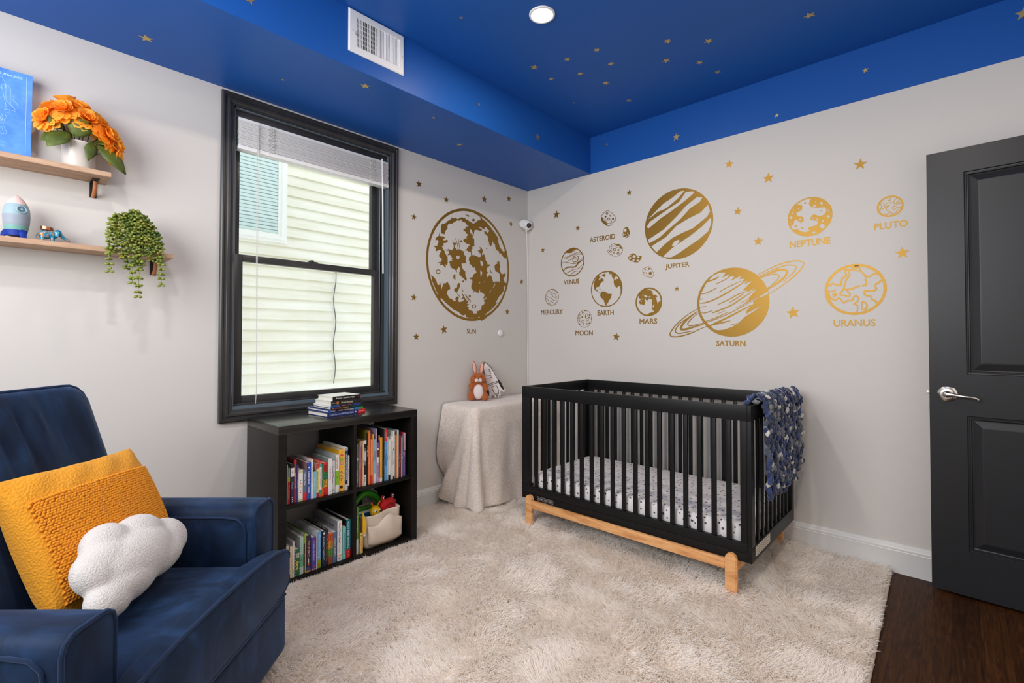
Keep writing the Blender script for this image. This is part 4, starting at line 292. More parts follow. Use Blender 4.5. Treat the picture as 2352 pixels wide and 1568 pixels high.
WORDS=[('SUN', 'L', -0.69, 1.206, 0.089, 0.035), ('ASTEROID', 'R', 0.628, 1.901, 0.218, 0.036), ('VENUS', 'R', 0.382, 1.598, 0.147, 0.035), ('MERCURY', 'R', 0.149, 1.367, 0.219, 0.037), ('EARTH', 'R', 0.696, 1.343, 0.137, 0.036), ('MOON', 'R', 0.494, 1.194, 0.158, 0.037), ('MARS', 'R', 1.041, 1.271, 0.13, 0.036), ('JUPITER', 'R', 1.234, 1.632, 0.163, 0.038), ('SATURN', 'R', 1.568, 1.122, 0.171, 0.035), ('NEPTUNE', 'R', 1.983, 1.687, 0.195, 0.036), ('PLUTO', 'R', 2.372, 1.73, 0.133, 0.033), ('URANUS', 'R', 2.191, 1.234, 0.18, 0.035)]
STARS=[
('L', 0.0, -1.132, 2.22, 0.0237, 'gold star decal on the window wall, topmost, nearest the window top'),
('L', 0.0, -0.893, 2.161, 0.0219, 'gold star decal directly above the left shoulder of the SUN disc'),
('L', 0.0, -0.512, 2.246, 0.027, 'gold star decal directly above the right shoulder of the SUN disc'),
('L', 0.0, -0.234, 2.311, 0.0249, 'gold star decal above the baby camera on the window wall'),
('L', -0.0, -1.173, 1.986, 0.0206, 'gold star decal level with the top of the SUN disc beside the window'),
('L', 0.0, -0.208, 2.109, 0.0214, 'tiny gold star decal just left of the baby camera'),
('L', 0.0, -0.078, 1.644, 0.0219, 'tiny gold star decal by the wall corner right of the SUN disc'),
('L', 0.0, -1.17, 1.443, 0.0234, 'gold star decal beside the window, level with the lower SUN disc'),
('L', 0.0, -0.251, 1.386, 0.023, 'small gold star decal at lower right of the SUN disc'),
('L', 0.0, -0.91, 1.231, 0.031, 'largest gold star decal left of the word SUN'),
('L', 0.0, -1.149, 1.178, 0.0235, 'lowest gold star decal on the window wall, above the bookcase end'),
('R', 0.309, 0.0, 2.17, 0.0317, 'gold star decal right of the baby camera, above VENUS'),
('R', 0.963, 0.0, 2.215, 0.0203, 'small gold star decal above left of the JUPITER disc'),
('R', 0.517, 0.0, 2.027, 0.0203, 'small gold star decal left of the word ASTEROID'),
('R', 0.167, -0.0, 1.901, 0.0216, 'tiny gold star decal left of the VENUS disc'),
('R', 0.854, 0.0, 1.182, 0.0286, 'gold star decal right of the word MOON, above the crib'),
('R', 1.652, 0.0, 2.251, 0.0243, 'gold star decal right above JUPITER, highest of three near it'),
('R', 1.873, 0.0, 2.113, 0.0282, 'large gold star decal between JUPITER and NEPTUNE, near the ceiling band'),
('R', 1.701, 0.0, 1.948, 0.024, 'gold star decal beside the right edge of the JUPITER disc'),
('R', 1.815, 0.0, 1.748, 0.0247, 'gold star decal left of the word NEPTUNE'),
('R', 1.313, 0.0, 1.501, 0.0174, 'small gold star decal between MARS and SATURN'),
('R', 1.996, 0.0, 1.316, 0.0322, 'biggest gold star decal, between SATURN and URANUS'),
('R', 2.315, 0.0, 2.086, 0.0275, 'orange gold star decal above PLUTO'),
('R', 2.483, 0.0, 1.598, 0.0284, 'pale gold star decal below the word PLUTO'),
('R', 1.313, 0.0, 2.516, 0.0233, 'gold star decal on the blue band above JUPITER'),
('R', 1.921, 0.0, 2.47, 0.0114, 'tiny gold star decal low on the blue band'),
('R', 2.342, 0.0, 2.577, 0.0137, 'small gold star decal on the blue band above the door side'),
('R', 2.915, -0.0, 2.615, 0.0271, 'yellow gold star decal at the far right end of the blue band'),
('R', 0.779, 0.0, 2.613, 0.0097, 'faint tiny star decal at the corner end of the blue band'),
('S', 0.206, -2.684, 2.424, 0.0256, 'large gold star decal under the soffit above the shelves'),
('S', 0.536, -1.855, 2.424, 0.0239, 'gold star decal under the soffit above the window'),
('S', 0.509, -1.407, 2.424, 0.0124, 'tiny gold star decal under the soffit right of the window top'),
('S', 0.328, -1.055, 2.424, 0.0212, 'gold star decal under the soffit above the SUN disc'),
('S', 0.587, -0.415, 2.424, 0.0108, 'tiny pale star decal under the soffit near its blue corner edge'),
('S', 0.185, -0.235, 2.424, 0.0069, 'minute star decal under the soffit in the wall corner'),
('S', 0.293, -2.16, 2.424, 0.0085, 'tiny star decal under the soffit left of the window top'),
('F', 0.636, -1.173, 2.542, 0.0102, 'tiny dark star decal halfway along the soffit face'),
('F', 0.636, -0.632, 2.514, 0.0233, 'dark gold star decal on the soffit face near the corner'),
('F', 0.636, -2.428, 2.515, 0.0191, 'star decal cut by the top of the soffit face left of the vent'),
('C', 0.959, -1.596, 2.702, 0.0104, 'small dark star decal on the ceiling between vent and light'),
('C', 0.943, -1.034, 2.702, 0.0246, 'dark gold ceiling star, leftmost of the ceiling cluster'),
('C', 0.936, -0.871, 2.702, 0.018, 'dark ceiling star just below the leftmost cluster star'),
('C', 1.127, -0.97, 2.702, 0.0191, 'ceiling star at the upper left of the cluster'),
('C', 1.094, -0.802, 2.702, 0.0189, 'ceiling star in the middle left of the cluster'),
('C', 0.865, -0.542, 2.702, 0.0085, 'minute dark ceiling star below the cluster'),
('C', 1.294, -0.933, 2.702, 0.0185, 'ceiling star topmost in the left cluster, below the lamp disc'),
('C', 1.277, -0.77, 2.702, 0.0195, 'ceiling star at the right of the left cluster'),
('C', 1.148, -0.612, 2.702, 0.0209, 'ceiling star at the bottom of the left cluster'),
('C', 1.143, -0.326, 2.702, 0.0196, 'dark ceiling star nearest the ceiling corner'),
('C', 1.603, -0.751, 2.702, 0.0213, 'ceiling star, upper left of the right hand four'),
('C', 1.519, -0.59, 2.702, 0.0216, 'ceiling star, lower left of the right hand four'),
('C', 1.758, -0.608, 2.702, 0.0225, 'brightest ceiling star, upper right of the right hand four'),
('C', 1.647, -0.445, 2.702, 0.0194, 'ceiling star, lower right of the right hand four'),
('C', 1.684, -0.281, 2.702, 0.02, 'dim ceiling star below the right hand four'),
('C', 2.185, -0.483, 2.702, 0.0248, 'lone ceiling star far right above the blue band')]
# ---------------------------------------------------------------- the room
Z1, Z2, SW = 2.4239, 2.7022, 0.6356          # soffit underside, ceiling, soffit width
RX, RY = 3.42, -4.1                           # far sides of the room
def struct(o, label, cat): return tag(o, label, cat, None, 'structure')
def floor_nodes(nt, b):
    tc = N(nt, 'ShaderNodeTexCoord'); mp = N(nt, 'ShaderNodeMapping'); mp.inputs['Rotation'].default_value = (0, 0, PI / 2)
    nt.links.new(tc.outputs['Object'], mp.inputs['Vector'])
    br = N(nt, 'ShaderNodeTexBrick'); br.inputs['Scale'].default_value = 1.0; br.inputs['Brick Width'].default_value = 1.1; br.inputs['Row Height'].default_value = 0.083
    br.inputs['Mortar Size'].default_value = 0.0012; br.inputs['Color1'].default_value = (0.3, 0.3, 0.3, 1); br.inputs['Color2'].default_value = (0.75, 0.75, 0.75, 1); br.inputs['Mortar'].default_value = (0, 0, 0, 1)
    nt.links.new(mp.outputs[0], br.inputs['Vector'])
    g = noise_tex(nt, coords(nt, (30, 2.2, 1)), 2.0, 8, 0.62, 2.2)
    mx = N(nt, 'ShaderNodeMath', operation='MULTIPLY_ADD'); nt.links.new(br.outputs['Color'], mx.inputs[0]); mx.inputs[1].default_value = 0.35; nt.links.new(g, mx.inputs[2])
    nt.links.new(ramp(nt, mx.outputs[0], [(0.3, (0.010, 0.0045, 0.002)), (0.62, (0.030, 0.0115, 0.0042)), (0.95, (0.085, 0.030, 0.008))]), b.inputs['Base Color'])
FLOOR = mat('dark_oak_floor', (0.02, 0.01, 0.006), 0.45, spec=0.12, nodes=floor_nodes)
bm = bmnew(); box(bm, -0.12, RX + 1.2, RY - 0.12, 0.12, -0.12, 0)
struct(obj('floor', bm, FLOOR, smooth=False), 'dark stained oak plank floor', 'floor')
bm = bmnew(); box(bm, -0.12, RX + 0.12, RY - 0.12, 0.12, Z2, Z2 + 0.12)
struct(obj('ceiling', bm, BLUE, smooth=False), 'deep blue painted ceiling', 'ceiling')
bm = bmnew(); box(bm, 0.0, SW, RY, 0.0, Z1, Z2, bev=0.0015, seg=1)
struct(obj('trim_1', bm, BLUE, smooth=False), 'deep blue boxed soffit along the window wall', 'soffit')
# window wall with its opening
WY0, WY1, WZ0, WZ1 = -2.283, -1.366, 0.803, 2.352
bm = bmnew()
for b in ((-0.14, 0, RY - .12, WY0, 0, Z2), (-0.14, 0, WY1, 0.12, 0, Z2), (-0.14, 0, WY0, WY1, 0, WZ0), (-0.14, 0, WY0, WY1, WZ1, Z2)): box(bm, *b)
struct(obj('wall_left', bm, WALL, smooth=False), 'white wall with the window and shelves', 'wall')
bm = bmnew(); box(bm, 0, RX + 0.12, 0, 0.12, 0, Z1); box(bm, 0, RX + .12, 0, 0.12, Z1, Z2, mi=1)
struct(obj('wall_right', bm, [WALL, BLUE], smooth=False), 'white wall behind the crib with a blue band at the top', 'wall')
bm = bmnew()
for b in ((RX, RX + .12, RY, -1.02, 0, Z2), (RX, RX + .12, -0.16, 0, 0, Z2), (RX, RX + .12, -1.02, -0.16, 2.06, Z2)): box(bm, *b)
struct(obj('wall_door_side', bm, WALL, smooth=False), 'white wall with the open doorway', 'wall')
bm = bmnew()
for b in ((0, 0.45, RY - .12, RY, 0, Z2), (2.45, RX + .12, RY - .12, RY, 0, Z2), (0.45, 2.45, RY - .12, RY, 0, 1.28), (0.45, 2.45, RY - .12, RY, 2.6, Z2)): box(bm, *b)  # the opening in this unseen wall is invented to admit the fill
struct(obj('wall_rear', bm, WALL, smooth=False), 'white wall behind the camera with an added opening for light', 'wall')
# hallway wall beyond the doorway
bm = bmnew(); box(bm, RX + 1.15, RX + 1.25, -1.9, 0.9, 0, Z2)
struct(obj('wall_hall', bm, WALL, smooth=False), 'white hallway wall beyond the doorway', 'wall')
# baseboards: flat board, bead and cap, as one swept profile
PROF = [(0, 0), (0.016, 0), (0.016, 0.104), (0.0175, 0.108), (0.013, 0.112), (0.0165, 0.117), (0.0165, 0.122), (0.012, 0.127), (0.0105, 0.137), (0.006, 0.141), (0, 0.142)]
def board(name, pts, label):
    (x0, y0), (x1, y1) = pts; d = Vector((x1 - x0, y1 - y0, 0)).normalized(); nrm = Vector((d.y, -d.x, 0))
    bm = bmnew(); loft(bm, [[(x + nrm.x * a, y + nrm.y * a, h) for a, h in PROF] for x, y in pts])
    bmesh.ops.recalc_face_normals(bm, faces=bm.faces[:])
    struct(obj(name, bm, WHITE_TRIM, angle=25), label, 'baseboard')
board('baseboard_right', ((0.0, 0.0), (RX, 0.0)), 'white moulded baseboard behind the crib')
board('baseboard_left', ((0.0, RY), (0.0, -0.0)), 'white moulded baseboard under the window')

# ---------------------------------------------------------------- window
win = thing('window_1', 'double hung window with charcoal moulded casing', 'window', (0, -1.824, 0.746), kind='structure')
def wl(b): return (b[0], b[1], b[2] + 1.824, b[3] + 1.824, b[4] - 0.746, b[5] - 0.746)
# casing: mitred moulding ring, profile (inset from outer edge, projection)
CY0, CY1, CZ0, CZ1 = -2.342, -1.307, 0.7457, 2.4075
cp = [(0.0, 0.0), (0.0, 0.018), (0.006, 0.022), (0.014, 0.022), (0.018, 0.016), (0.026, 0.016), (0.031, 0.021), (0.040, 0.023), (0.045, 0.016), (0.052, 0.013), (0.057, 0.013), (0.060, 0.009), (0.061, 0.0)]
bm = bmnew(); rings = []
for ins, pr in cp:
    rings.append([(pr, y, z) for y, z in ((CY0 + ins, CZ0 + ins), (CY1 - ins, CZ0 + ins), (CY1 - ins, CZ1 - ins), (CY0 + ins, CZ1 - ins))])
loft(bm, rings, cap=False); bmesh.ops.recalc_face_normals(bm, faces=bm.faces[:])
obj('casing', bm, CHARCOAL, win, True, 28, Matrix.Translation((0, 1.824, -0.746)))
# jamb lining, head board, sill
bm = bmnew()
for b in ((-0.14, 0.0, WY0, WY0 + 0.012, WZ0, WZ1), (-0.14, 0.0, WY1 - 0.012, WY1, WZ0, WZ1), (-0.14, 0.0, WY0, WY1, WZ1 - 0.012, WZ1), (-0.16, 0.004, WY0, WY1, WZ0, WZ0 + 0.02)): box(bm, *wl(b), bev=0.001, seg=1)
obj('jamb', bm, mat('jamb_skylit_grey', (0.10, 0.135, 0.165), 0.35), win, False)  # skylight on the reveals is put into this lighter blue-grey
bm = bmnew(); box(bm, *wl((-0.052, -0.012, WY0 + .012, WY1 - .012, 2.300, WZ1 - .004)), bev=0.003); box(bm, *wl((-0.02, -0.004, WY0 + .012, WY1 - .012, 2.336, WZ1)), bev=0.004)
obj('head_board', bm, CHARCOAL, win)
bm = bmnew()
for b in ((-0.062, -0.04, WY0 + .012, WY1 - .012, WZ0 + .02, WZ0 + .034), (-0.03, -0.012, WY0 + .012, WY1 - .012, WZ0 + .02, WZ0 + .03)): box(bm, *wl(b), bev=0.002)
obj('sill_stop', bm, CHARCOAL, win)
def sash(name, x0, x1, y0, y1, z0, z1, st, tr, br):
    bm = bmnew()
    for b in ((x0, x1, y0, y0 + st, z0, z1), (x0, x1, y1 - st, y1, z0, z1), (x0, x1, y0 + st, y1 - st, z1 - tr, z1), (x0, x1, y0 + st, y1 - st, z0, z0 + br)): box(bm, *wl(b), bev=0.0025)
    s = obj(name, bm, CHARCOAL, win)
    bm = bmnew(); xm = (x0 + x1) / 2; box(bm, *wl((xm - .002, xm + .002, y0 + st - .005, y1 - st + .005, z0 + br - .005, z1 - tr + .005)))
    obj('glass_pane', bm, PANE, s, False); return s
lo = sash('lower_sash', -0.070, -0.036, -2.262, -1.412, 0.823, 1.603, 0.040, 0.036, 0.045)
up = sash('upper_sash', -0.110, -0.076, -2.262, -1.412, 1.575, 2.340, 0.034, 0.03, 0.03)
bm = bmnew(); box(bm, *wl((-0.068, -0.048, -1.868, -1.812, 1.603, 1.611)), bev=.003); lathe(bm, [(.002, 0), (.011, 0), (.011, .007), (.002, .009)], 12, Matrix.Translation(wl((-.058, 0, -1.845, 0, 1.611, 0))[::2]))
obj('sash_lock', bm, DARK, lo)
bm = bmnew()
for y0, y1 in ((-1.412, -1.378), (-2.271, -2.262)): box(bm, *wl((-0.115, -0.034, y0, y1, WZ0 + .02, 2.34)), bev=.001, seg=1)
box(bm, *wl((-0.038, -0.034, -1.412, -1.404, WZ0 + .03, 2.3)), mi=1)
obj('sash_track', bm, [mat('track_grey', (0.03, 0.036, 0.042), 0.4), WHITE_PLASTIC], win, False)

# raised blind
SLAT = mat('blind_slat', srgb(226, 224, 222), 0.45); CORD = mat('blind_cord', srgb(214, 212, 206), 0.7)
bl = thing('window_blind', 'white slatted blind pulled up at the top of the window', 'blind', (-0.03, -1.82, 2.32))
def bb(b): return (b[0] + .03, b[1] + .03, b[2] + 1.82, b[3] + 1.82, b[4] - 2.32, b[5] - 2.32)
BY0, BY1 = -2.268, -1.366 - .004
B('headrail', WHITE_PLASTIC, bl, bb((-0.032, 0.006, BY0 + .006, BY1 - .008, 2.284, 2.299)), bev=.002)
zz = 2.281
for i in range(24):
    t = random.uniform(-.003, .003); th = 0.0052
    bm = bmnew(); box(bm, *bb((-0.034 + t, 0.014 + t, BY0 + .004 + random.uniform(0, .004), BY1 - .01 - random.uniform(0, .004), zz - th + .0012, zz)), bev=.0008, seg=1)
    obj('slat', bm, SLAT, bl); zz -= th
B('bottom_rail', WHITE_PLASTIC, bl, bb((-0.034, 0.016, BY0 + .004, BY1 - .01, zz - .022, zz - .001)), bev=.004)
for yy in (-2.105, -1.50):
    bm = bmnew()
    for s in (-.013, .013):
        pts = [bb((0.016 + .003 * math.sin(k * 2.1 + s * 99), 0, yy + s + .004 * math.sin(k * 1.7), 0, 2.292 - k * .0075, 0))[::2] for k in range(21)]
        tube(bm, pts, .0016, 5)
    for k in range(9): tube(bm, [bb((.017, 0, yy - .013, 0, 2.285 - k * .016, 0))[::2], bb((.021, 0, yy, 0, 2.278 - k * .016, 0))[::2], bb((.017, 0, yy + .013, 0, 2.285 - k * .016, 0))[::2]], .0015, 5)
    obj('ladder_tape', bm, CORD, bl)
bm = bmnew()
for s in (0, .006): tube(bm, [bb((.02, 0, -2.176 + s, 0, 2.29, 0))[::2], bb((.024, 0, -2.178 + s, 0, 1.6, 0))[::2], bb((.026, 0, -2.172 + s * .3, 0, .94, 0))[::2], bb((.026, 0, -2.174, 0, .83, 0))[::2]], .0013, 5)
obj('pull_cord', bm, CORD, bl)
bm = bmnew(); tube(bm, [bb((.028, 0, -1.437, 0, 2.30, 0))[::2], bb((.036, 0, -1.436, 0, 2.0, 0))[::2], bb((.04, 0, -1.434, 0, 1.575, 0))[::2]], .0045, 8)
obj('tilt_wand', bm, WHITE_PLASTIC, bl)

# ---------------------------------------------------------------- the house next door
SIDING = mat('cream_vinyl_siding', srgb(244, 242, 230), 0.55, nodes=noise_color(1.6, srgb(234, 231, 214), srgb(246, 245, 236), (1, 1, 7), 7))
nb = thing('neighbour_house', 'cream clapboard house wall seen through the window', 'house', (-2.35, -1.8, -1.0))
bm = bmnew(); zb = [0.1035 * k - 1.0 + .078 for k in range(-1, 66)]
pts = []
for z in zb: pts += [(-2.226, z + .004), (-2.199, z), (-2.198, z + .012), (-2.203, z + .05), (-2.226, z + .1034)]
rows = [[(x, y, z) for x, z in pts] for y in (-6.0, 2.5)]
loft(bm, rows, cap=False, closed=False); bmesh.ops.recalc_face_normals(bm, faces=bm.faces[:])
o = obj('siding', bm, SIDING, nb, False, M=Matrix.Translation((2.35, 1.8, 1.0)))
def nbx(b): return (b[0] + 2.35, b[1] + 2.35, b[2] + 1.8, b[3] + 1.8, b[4] + 1.0, b[5] + 1.0)
NY0, NY1, NZ0, NZ1 = -2.45, -1.118, 2.105, 3.6
bm = bmnew(); rings = []
for i, pr in ((0, -.03), (0, .03), (.024, .03), (.026, .042), (.052, .042), (.055, .026), (.082, .022), (.084, -.01)):
    rings.append([(-2.2 + pr, NY0 + i, NZ0 + i), (-2.2 + pr, NY1 - i, NZ0 + i), (-2.2 + pr, NY1 - i, NZ1 - i), (-2.2 + pr, NY0 + i, NZ1 - i)])
loft(bm, rings, cap=False); bmesh.ops.recalc_face_normals(bm, faces=bm.faces[:])
obj('window_frame', bm, mat('vinyl_white', srgb(244, 244, 240), .4), nb, False, M=Matrix.Translation((2.35, 1.8, 1.0)))
bm = bmnew(); box(bm, *nbx((-2.184, -2.181, NY0 + .08, NY1 - .08, NZ0 + .08, NZ1 - .08))); obj('window_pane', bm, PANE, nb, False)
bm = bmnew()
for k in range(40): box(bm, *nbx((-2.197, -2.187, NY0 + .082, NY1 - .082, NZ0 + .085 + k * .034, NZ0 + .114 + k * .034)), bev=.004)
obj('shade', bm, mat('pale_cyan_blind', srgb(228, 243, 246), .5), nb)
bm = bmnew(); pts = []
for k in range(16): pts.append((-2.185 + .004 * math.sin(k), -0.607 + .012 * math.sin(k * 1.1), 1.94 - k * .083))
tube(bm, pts, .0045, 6)
tag(obj('cable', bm, mat('grey_cable', (.11, .11, .11), .5)), 'thin grey cable hanging down the cream siding outside', 'cable')

# ---------------------------------------------------------------- door leaf, standing open along the right wall
DW, DH, DT = 0.80, 2.026, 0.035
dr = thing('door_1', 'charcoal two panel door standing open against the wall', 'door', (2.583, -0.1015, 0.012), -0.0521, kind='structure')
P1 = (0.128, DW - 0.128, 0.994, 1.915); P0 = (0.128, DW - 0.128, 0.198, 0.808)
bm = bmnew()
xs = [0, P1[0], P1[1], DW]; zs = [0, P0[2], P0[3], P1[2], P1[3], DH]
grid = {(i, j): bm.verts.new((x, 0, z)) for i, x in enumerate(xs) for j, z in enumerate(zs)}
for i in range(3):
    for j in range(5):
        if i == 1 and j in (1, 3): continue
        bm.faces.new((grid[i, j], grid[i + 1, j], grid[i + 1, j + 1], grid[i, j + 1]))
for (a, b, c, d) in (P0, P1):
    rings = []
    for ins, dep in ((0, 0), (.003, .006), (.008, .0065), (.010, .004), (.013, .004), (.016, .013), (.020, .0145), (.048, .0045), (.052, .004)):
        rings.append([(a + ins, dep, c + ins), (b - ins, dep, c + ins), (b - ins, dep, d - ins), (a + ins, dep, d - ins)])
    vs = loft(bm, rings, cap=False); bm.faces.new(vs[-1])
bmesh.ops.remove_doubles(bm, verts=bm.verts[:], dist=1e-5)
edge = [(0, 0), (DW, 0), (DW, DT), (0, DT)]
box(bm, 0, DW, .016, DT, 0, DH)
for x0, x1, z0, z1 in ((0, .004, 0, DH), (DW - .004, DW, 0, DH), (0, DW, 0, .004), (0, DW, DH - .004, DH)): box(bm, x0, x1, 0.0002, .018, z0, z1)
bmesh.ops.recalc_face_normals(bm, faces=bm.faces[:])
obj('door_leaf', bm, DOORGREY, dr, False)
hz = 0.903
bm = bmnew(); RX90 = Matrix.Rotation(PI / 2, 4, 'X')
lathe(bm, [(.001, 0), (.034, 0), (.036, .003), (.033, .007), (.026, .009), (.024, .012), (.014, .013), (.012, .03), (.001, .03)], 32, Matrix.Translation((.063, 0, hz)) @ RX90)
h = obj('door_handle', bm, STEEL, dr)
bm = bmnew(); pts = [(.063, -.042, hz), (.085, -.046, hz - .001), (.105, -.048, hz - .004), (.125, -.049, hz - .006), (.145, -.049, hz - .0065), (.16, -.047, hz - .011), (.168, -.045, hz - .017)]
tube(bm, pts, [.0125, .009, .0062, .0056, .0056, .0052, .0042], 12)
ball(bm, (.063, -.039, hz), (.016, .011, .015), 2); obj('lever', bm, STEEL, h)
bm = bmnew(); lathe(bm, [(.001, 0), (.007, 0), (.006, .004), (.001, .0045)], 16, Matrix.Translation((.060, -.049, hz)) @ RX90); obj('lock_button', bm, mat('dark_nickel', (.2, .19, .18), .25, 1.0), h)
bm = bmnew(); box(bm, -.011, 0, .010, .024, hz - .008, hz + .008, bev=.002); box(bm, -.0008, .0002, .006, .028, hz - .028, hz + .028); obj('latch', bm, STEEL, dr)

# ---------------------------------------------------------------- ceiling fixtures
def downlight(x, y, label, power=7):
    t = thing('ceiling_light', label, 'ceiling light', (x, y, Z2), 0, 'recessed ceiling lights')
    bm = bmnew(); lathe(bm, [(.056, .0), (.062, -.001), (.060, -.006), (.052, -.007), (.050, -.003), (.049, 0)], 40); obj('trim_ring', bm, WHITE_PLASTIC, t)
    bm = bmnew(); lathe(bm, [(.001, -.0035), (.050, -.0035), (.050, -.001), (.001, -.001)], 40); obj('lens', bm, mat('lit_lens', (1, .95, .88), .5, emit=6), t)
    l = area_light('downlight', (x, y, Z2 - .012), (0, 0, 0), 0.11, power, WARM); return t
downlight(1.258, -1.352, 'round white recessed light in the blue ceiling', 10)
for x, y, p_ in ((2.55, -1.9, 12), (1.258, -3.0, 8), (2.55, -3.3, 6)): downlight(x, y, 'round white recessed light behind the camera view', p_)
# vent register on the soffit face
vt = thing('air_vent', 'white air register on the blue soffit face', 'vent', (SW, -1.853, 2.598))
VY, VZ = .152, .101
bm = bmnew(); fr = [(-VY, -VZ, VY, VZ, .001), (-VY + .001, -VZ + .001, VY - .001, VZ - .001, .004), (-VY + .006, -VZ + .006, VY - .006, VZ - .006, .008), (-VY + .04, -VZ + .032, VY - .03, VZ - .032, .009), (-VY + .042, -VZ + .034, VY - .032, VZ - .034, .004)]
loft(bm, [[(x, a, b), (x, c, b), (x, c, d), (x, a, d)] for a, b, c, d, x in fr], cap=False); bmesh.ops.recalc_face_normals(bm, faces=bm.faces[:])
obj('frame', bm, WHITE_PLASTIC, vt, True, 30)
gy0, gy1, gz0, gz1 = -VY + .042, VY - .032, -VZ + .034, VZ - .034
B('duct_shade', DARK, vt, (0.0005, 0.0012, gy0, gy1, gz0, gz1))  # black plate stands for the unlit duct behind the louvres
gm = (gy0 + gy1) / 2
B('centre_bar', WHITE_PLASTIC, vt, (.001, .0085, gm - .006, gm + .006, gz0, gz1))
bm = bmnew()
for k in range(13):
    y = gy0 + (k + .5) * (gm - .006 - gy0) / 13; box(bm, .004, .008, y - .0011, y + .0011, gz0, gz1)
for k in range(1, 6):
    z = gz0 + k * (gz1 - gz0) / 6; box(bm, .0018, .004, gy0, gm, z - .0016, z + .0016)
obj('open_louvres', bm, WHITE_PLASTIC, vt, False)
bm = bmnew()
for k in range(13):
    y = gm + .006 + (k + .5) * (gy1 - gm - .006) / 13; box(bm, .0015, .009, -.0014, .0014, gz0, gz1, M=Matrix.Translation((0, y, 0)) @ Matrix.Rotation(.95, 4, 'Z'))
obj('closed_louvres', bm, WHITE_PLASTIC, vt, False)
for y, z in ((-VY + .02, 0), (VY - .012, -.01)):
    bm = bmnew(); ball(bm, (.0085, y, z), (.002, .0035, .0035), 1); obj('screw', bm, mat('vent_screw', (.45, .45, .45), .4), vt)
bm = bmnew(); box(bm, .008, .016, -VY + .028, -VY + .032, -.02, -.004); obj('lever', bm, mat('vent_screw'), vt)

# ---------------------------------------------------------------- gold wall decals
def plane_map(w, off):
    return (lambda a, b: (off, a, b)) if w == 'L' else (lambda a, b: (a, -off, b))
for i, (n, w, label, fills) in enumerate(DECALS):
    bm = bmnew()
    for k, f in enumerate(fills):
        loops = [[tuple(float(c) / 1000 for c in p.split(',')) for p in l.split()] for l in f]
        fill_loops(bm, loops, plane_map(w, .0006 + .00006 * (k % 12)))
    for f in bm.faces:
        f.normal_update()
        if (f.normal.x if w == 'L' else -f.normal.y) < 0: f.normal_flip()
    me = [v.co.copy() for v in bm.verts]; c = sum(me, Vector()) / len(me)
    o = obj(n, bm, GOLD, None, False, M=Matrix.Translation(-c)); o.location = c
    tag(o, label, 'wall decal', 'gold space decals')
ORD = {'SUN': 'under the huge gold disc', 'ASTEROID': 'among the asteroid decals', 'VENUS': 'under the swirled disc', 'MERCURY': 'under the tiny striped disc', 'EARTH': 'under the continents globe', 'MOON': 'under the tiny cratered disc', 'MARS': 'under the blotchy globe', 'JUPITER': 'under the banded disc', 'SATURN': 'under the ringed planet', 'NEPTUNE': 'under the blobby disc', 'PLUTO': 'under the small cracked disc', 'URANUS': 'under the big cracked disc'}
for t, w, a, b, ww, hh in WORDS:
    bm = bmnew()
    e = hh * .030
    for i, (da, db) in enumerate(((0, 0), (e, 0), (-e, 0), (0, e), (0, -e))):
        if w == 'L': add_text(bm, t, (.00005 * i, -ww / 2 + da, -hh / 2 + db), (0, ww, 0), (0, 0, hh), 0)
        else: add_text(bm, t, (-ww / 2 + da, -.00005 * i, -hh / 2 + db), (ww, 0, 0), (0, 0, hh), 0)
    o = obj('wall_lettering', bm, GOLD, None, False); o.location = (.0008, a + ww / 2, b + hh / 2) if w == 'L' else (a + ww / 2, -.0008, b + hh / 2)
    tag(o, f'gold lettering {t} {ORD[t]}', 'wall lettering', 'planet names')
for k, x, y, z, r, label in STARS:
    bm = bmnew(); P = []
    a0 = {'S': .5, 'C': .35}.get(k, 0) + (x * 7 + y * 5) % .35 - .17
    for i in range(10):
        a = PI / 2 + i * PI / 5 + a0; q = r * (1.12 if i % 2 == 0 else .48); P.append((q * math.cos(a), q * math.sin(a)))
    M3 = {'L': lambda a, b: (0, a, b), 'F': lambda a, b: (0, a, b), 'R': lambda a, b: (a, 0, b), 'S': lambda a, b: (a, b, 0), 'C': lambda a, b: (a, b, 0)}[k]
    f = bm.faces.new([bm.verts.new(M3(*p)) for p in P])
    o = obj('star_decal', bm, GOLD if k in 'LR' and z < Z1 else GOLD2, None, False)
    e = .0008; o.location = {'L': (e, y, z), 'F': (SW + e, y, z), 'R': (x, -e, z), 'S': (x, y, Z1 - e), 'C': (x, y, Z2 - e)}[k]
    tag(o, label, 'star', 'gold star decals')
# ---------------------------------------------------------------- shaggy rug
RUGZ = 0.012
RUG = mat('cream_rug', srgb(240, 232, 222), 0.9, spec=0.1)
bm = bmnew(); prism(bm, [(0.03, -3.75), (2.50, -3.75), (2.449, -1.08), (2.421, -0.03), (0.03, -0.03)], 0.0, RUGZ - .0006, bev=.003)
rug = tag(obj('shag_rug', bm, RUG, None, False), 'large cream shaggy rug on the dark floor', 'rug')
bm = bmnew(); tube(bm, [(2.50, -3.75, .010), (2.452, -1.08, .010), (2.424, -0.03, .010)], .008, 8); obj('bound_edge', bm, mat('rug_binding', srgb(196, 182, 166), .9), rug)
def yarn(nt, b):     # thin fibre lets part of the light through
    t = N(nt, 'ShaderNodeBsdfTranslucent'); t.inputs[0].default_value = (.97, .93, .88, 1); x = N(nt, 'ShaderNodeMixShader'); x.inputs[0].default_value = .30
    o = [n for n in nt.nodes if n.type == 'OUTPUT_MATERIAL'][0]
    nt.links.new(b.outputs[0], x.inputs[1]); nt.links.new(t.outputs[0], x.inputs[2]); nt.links.new(x.outputs[0], o.inputs[0])
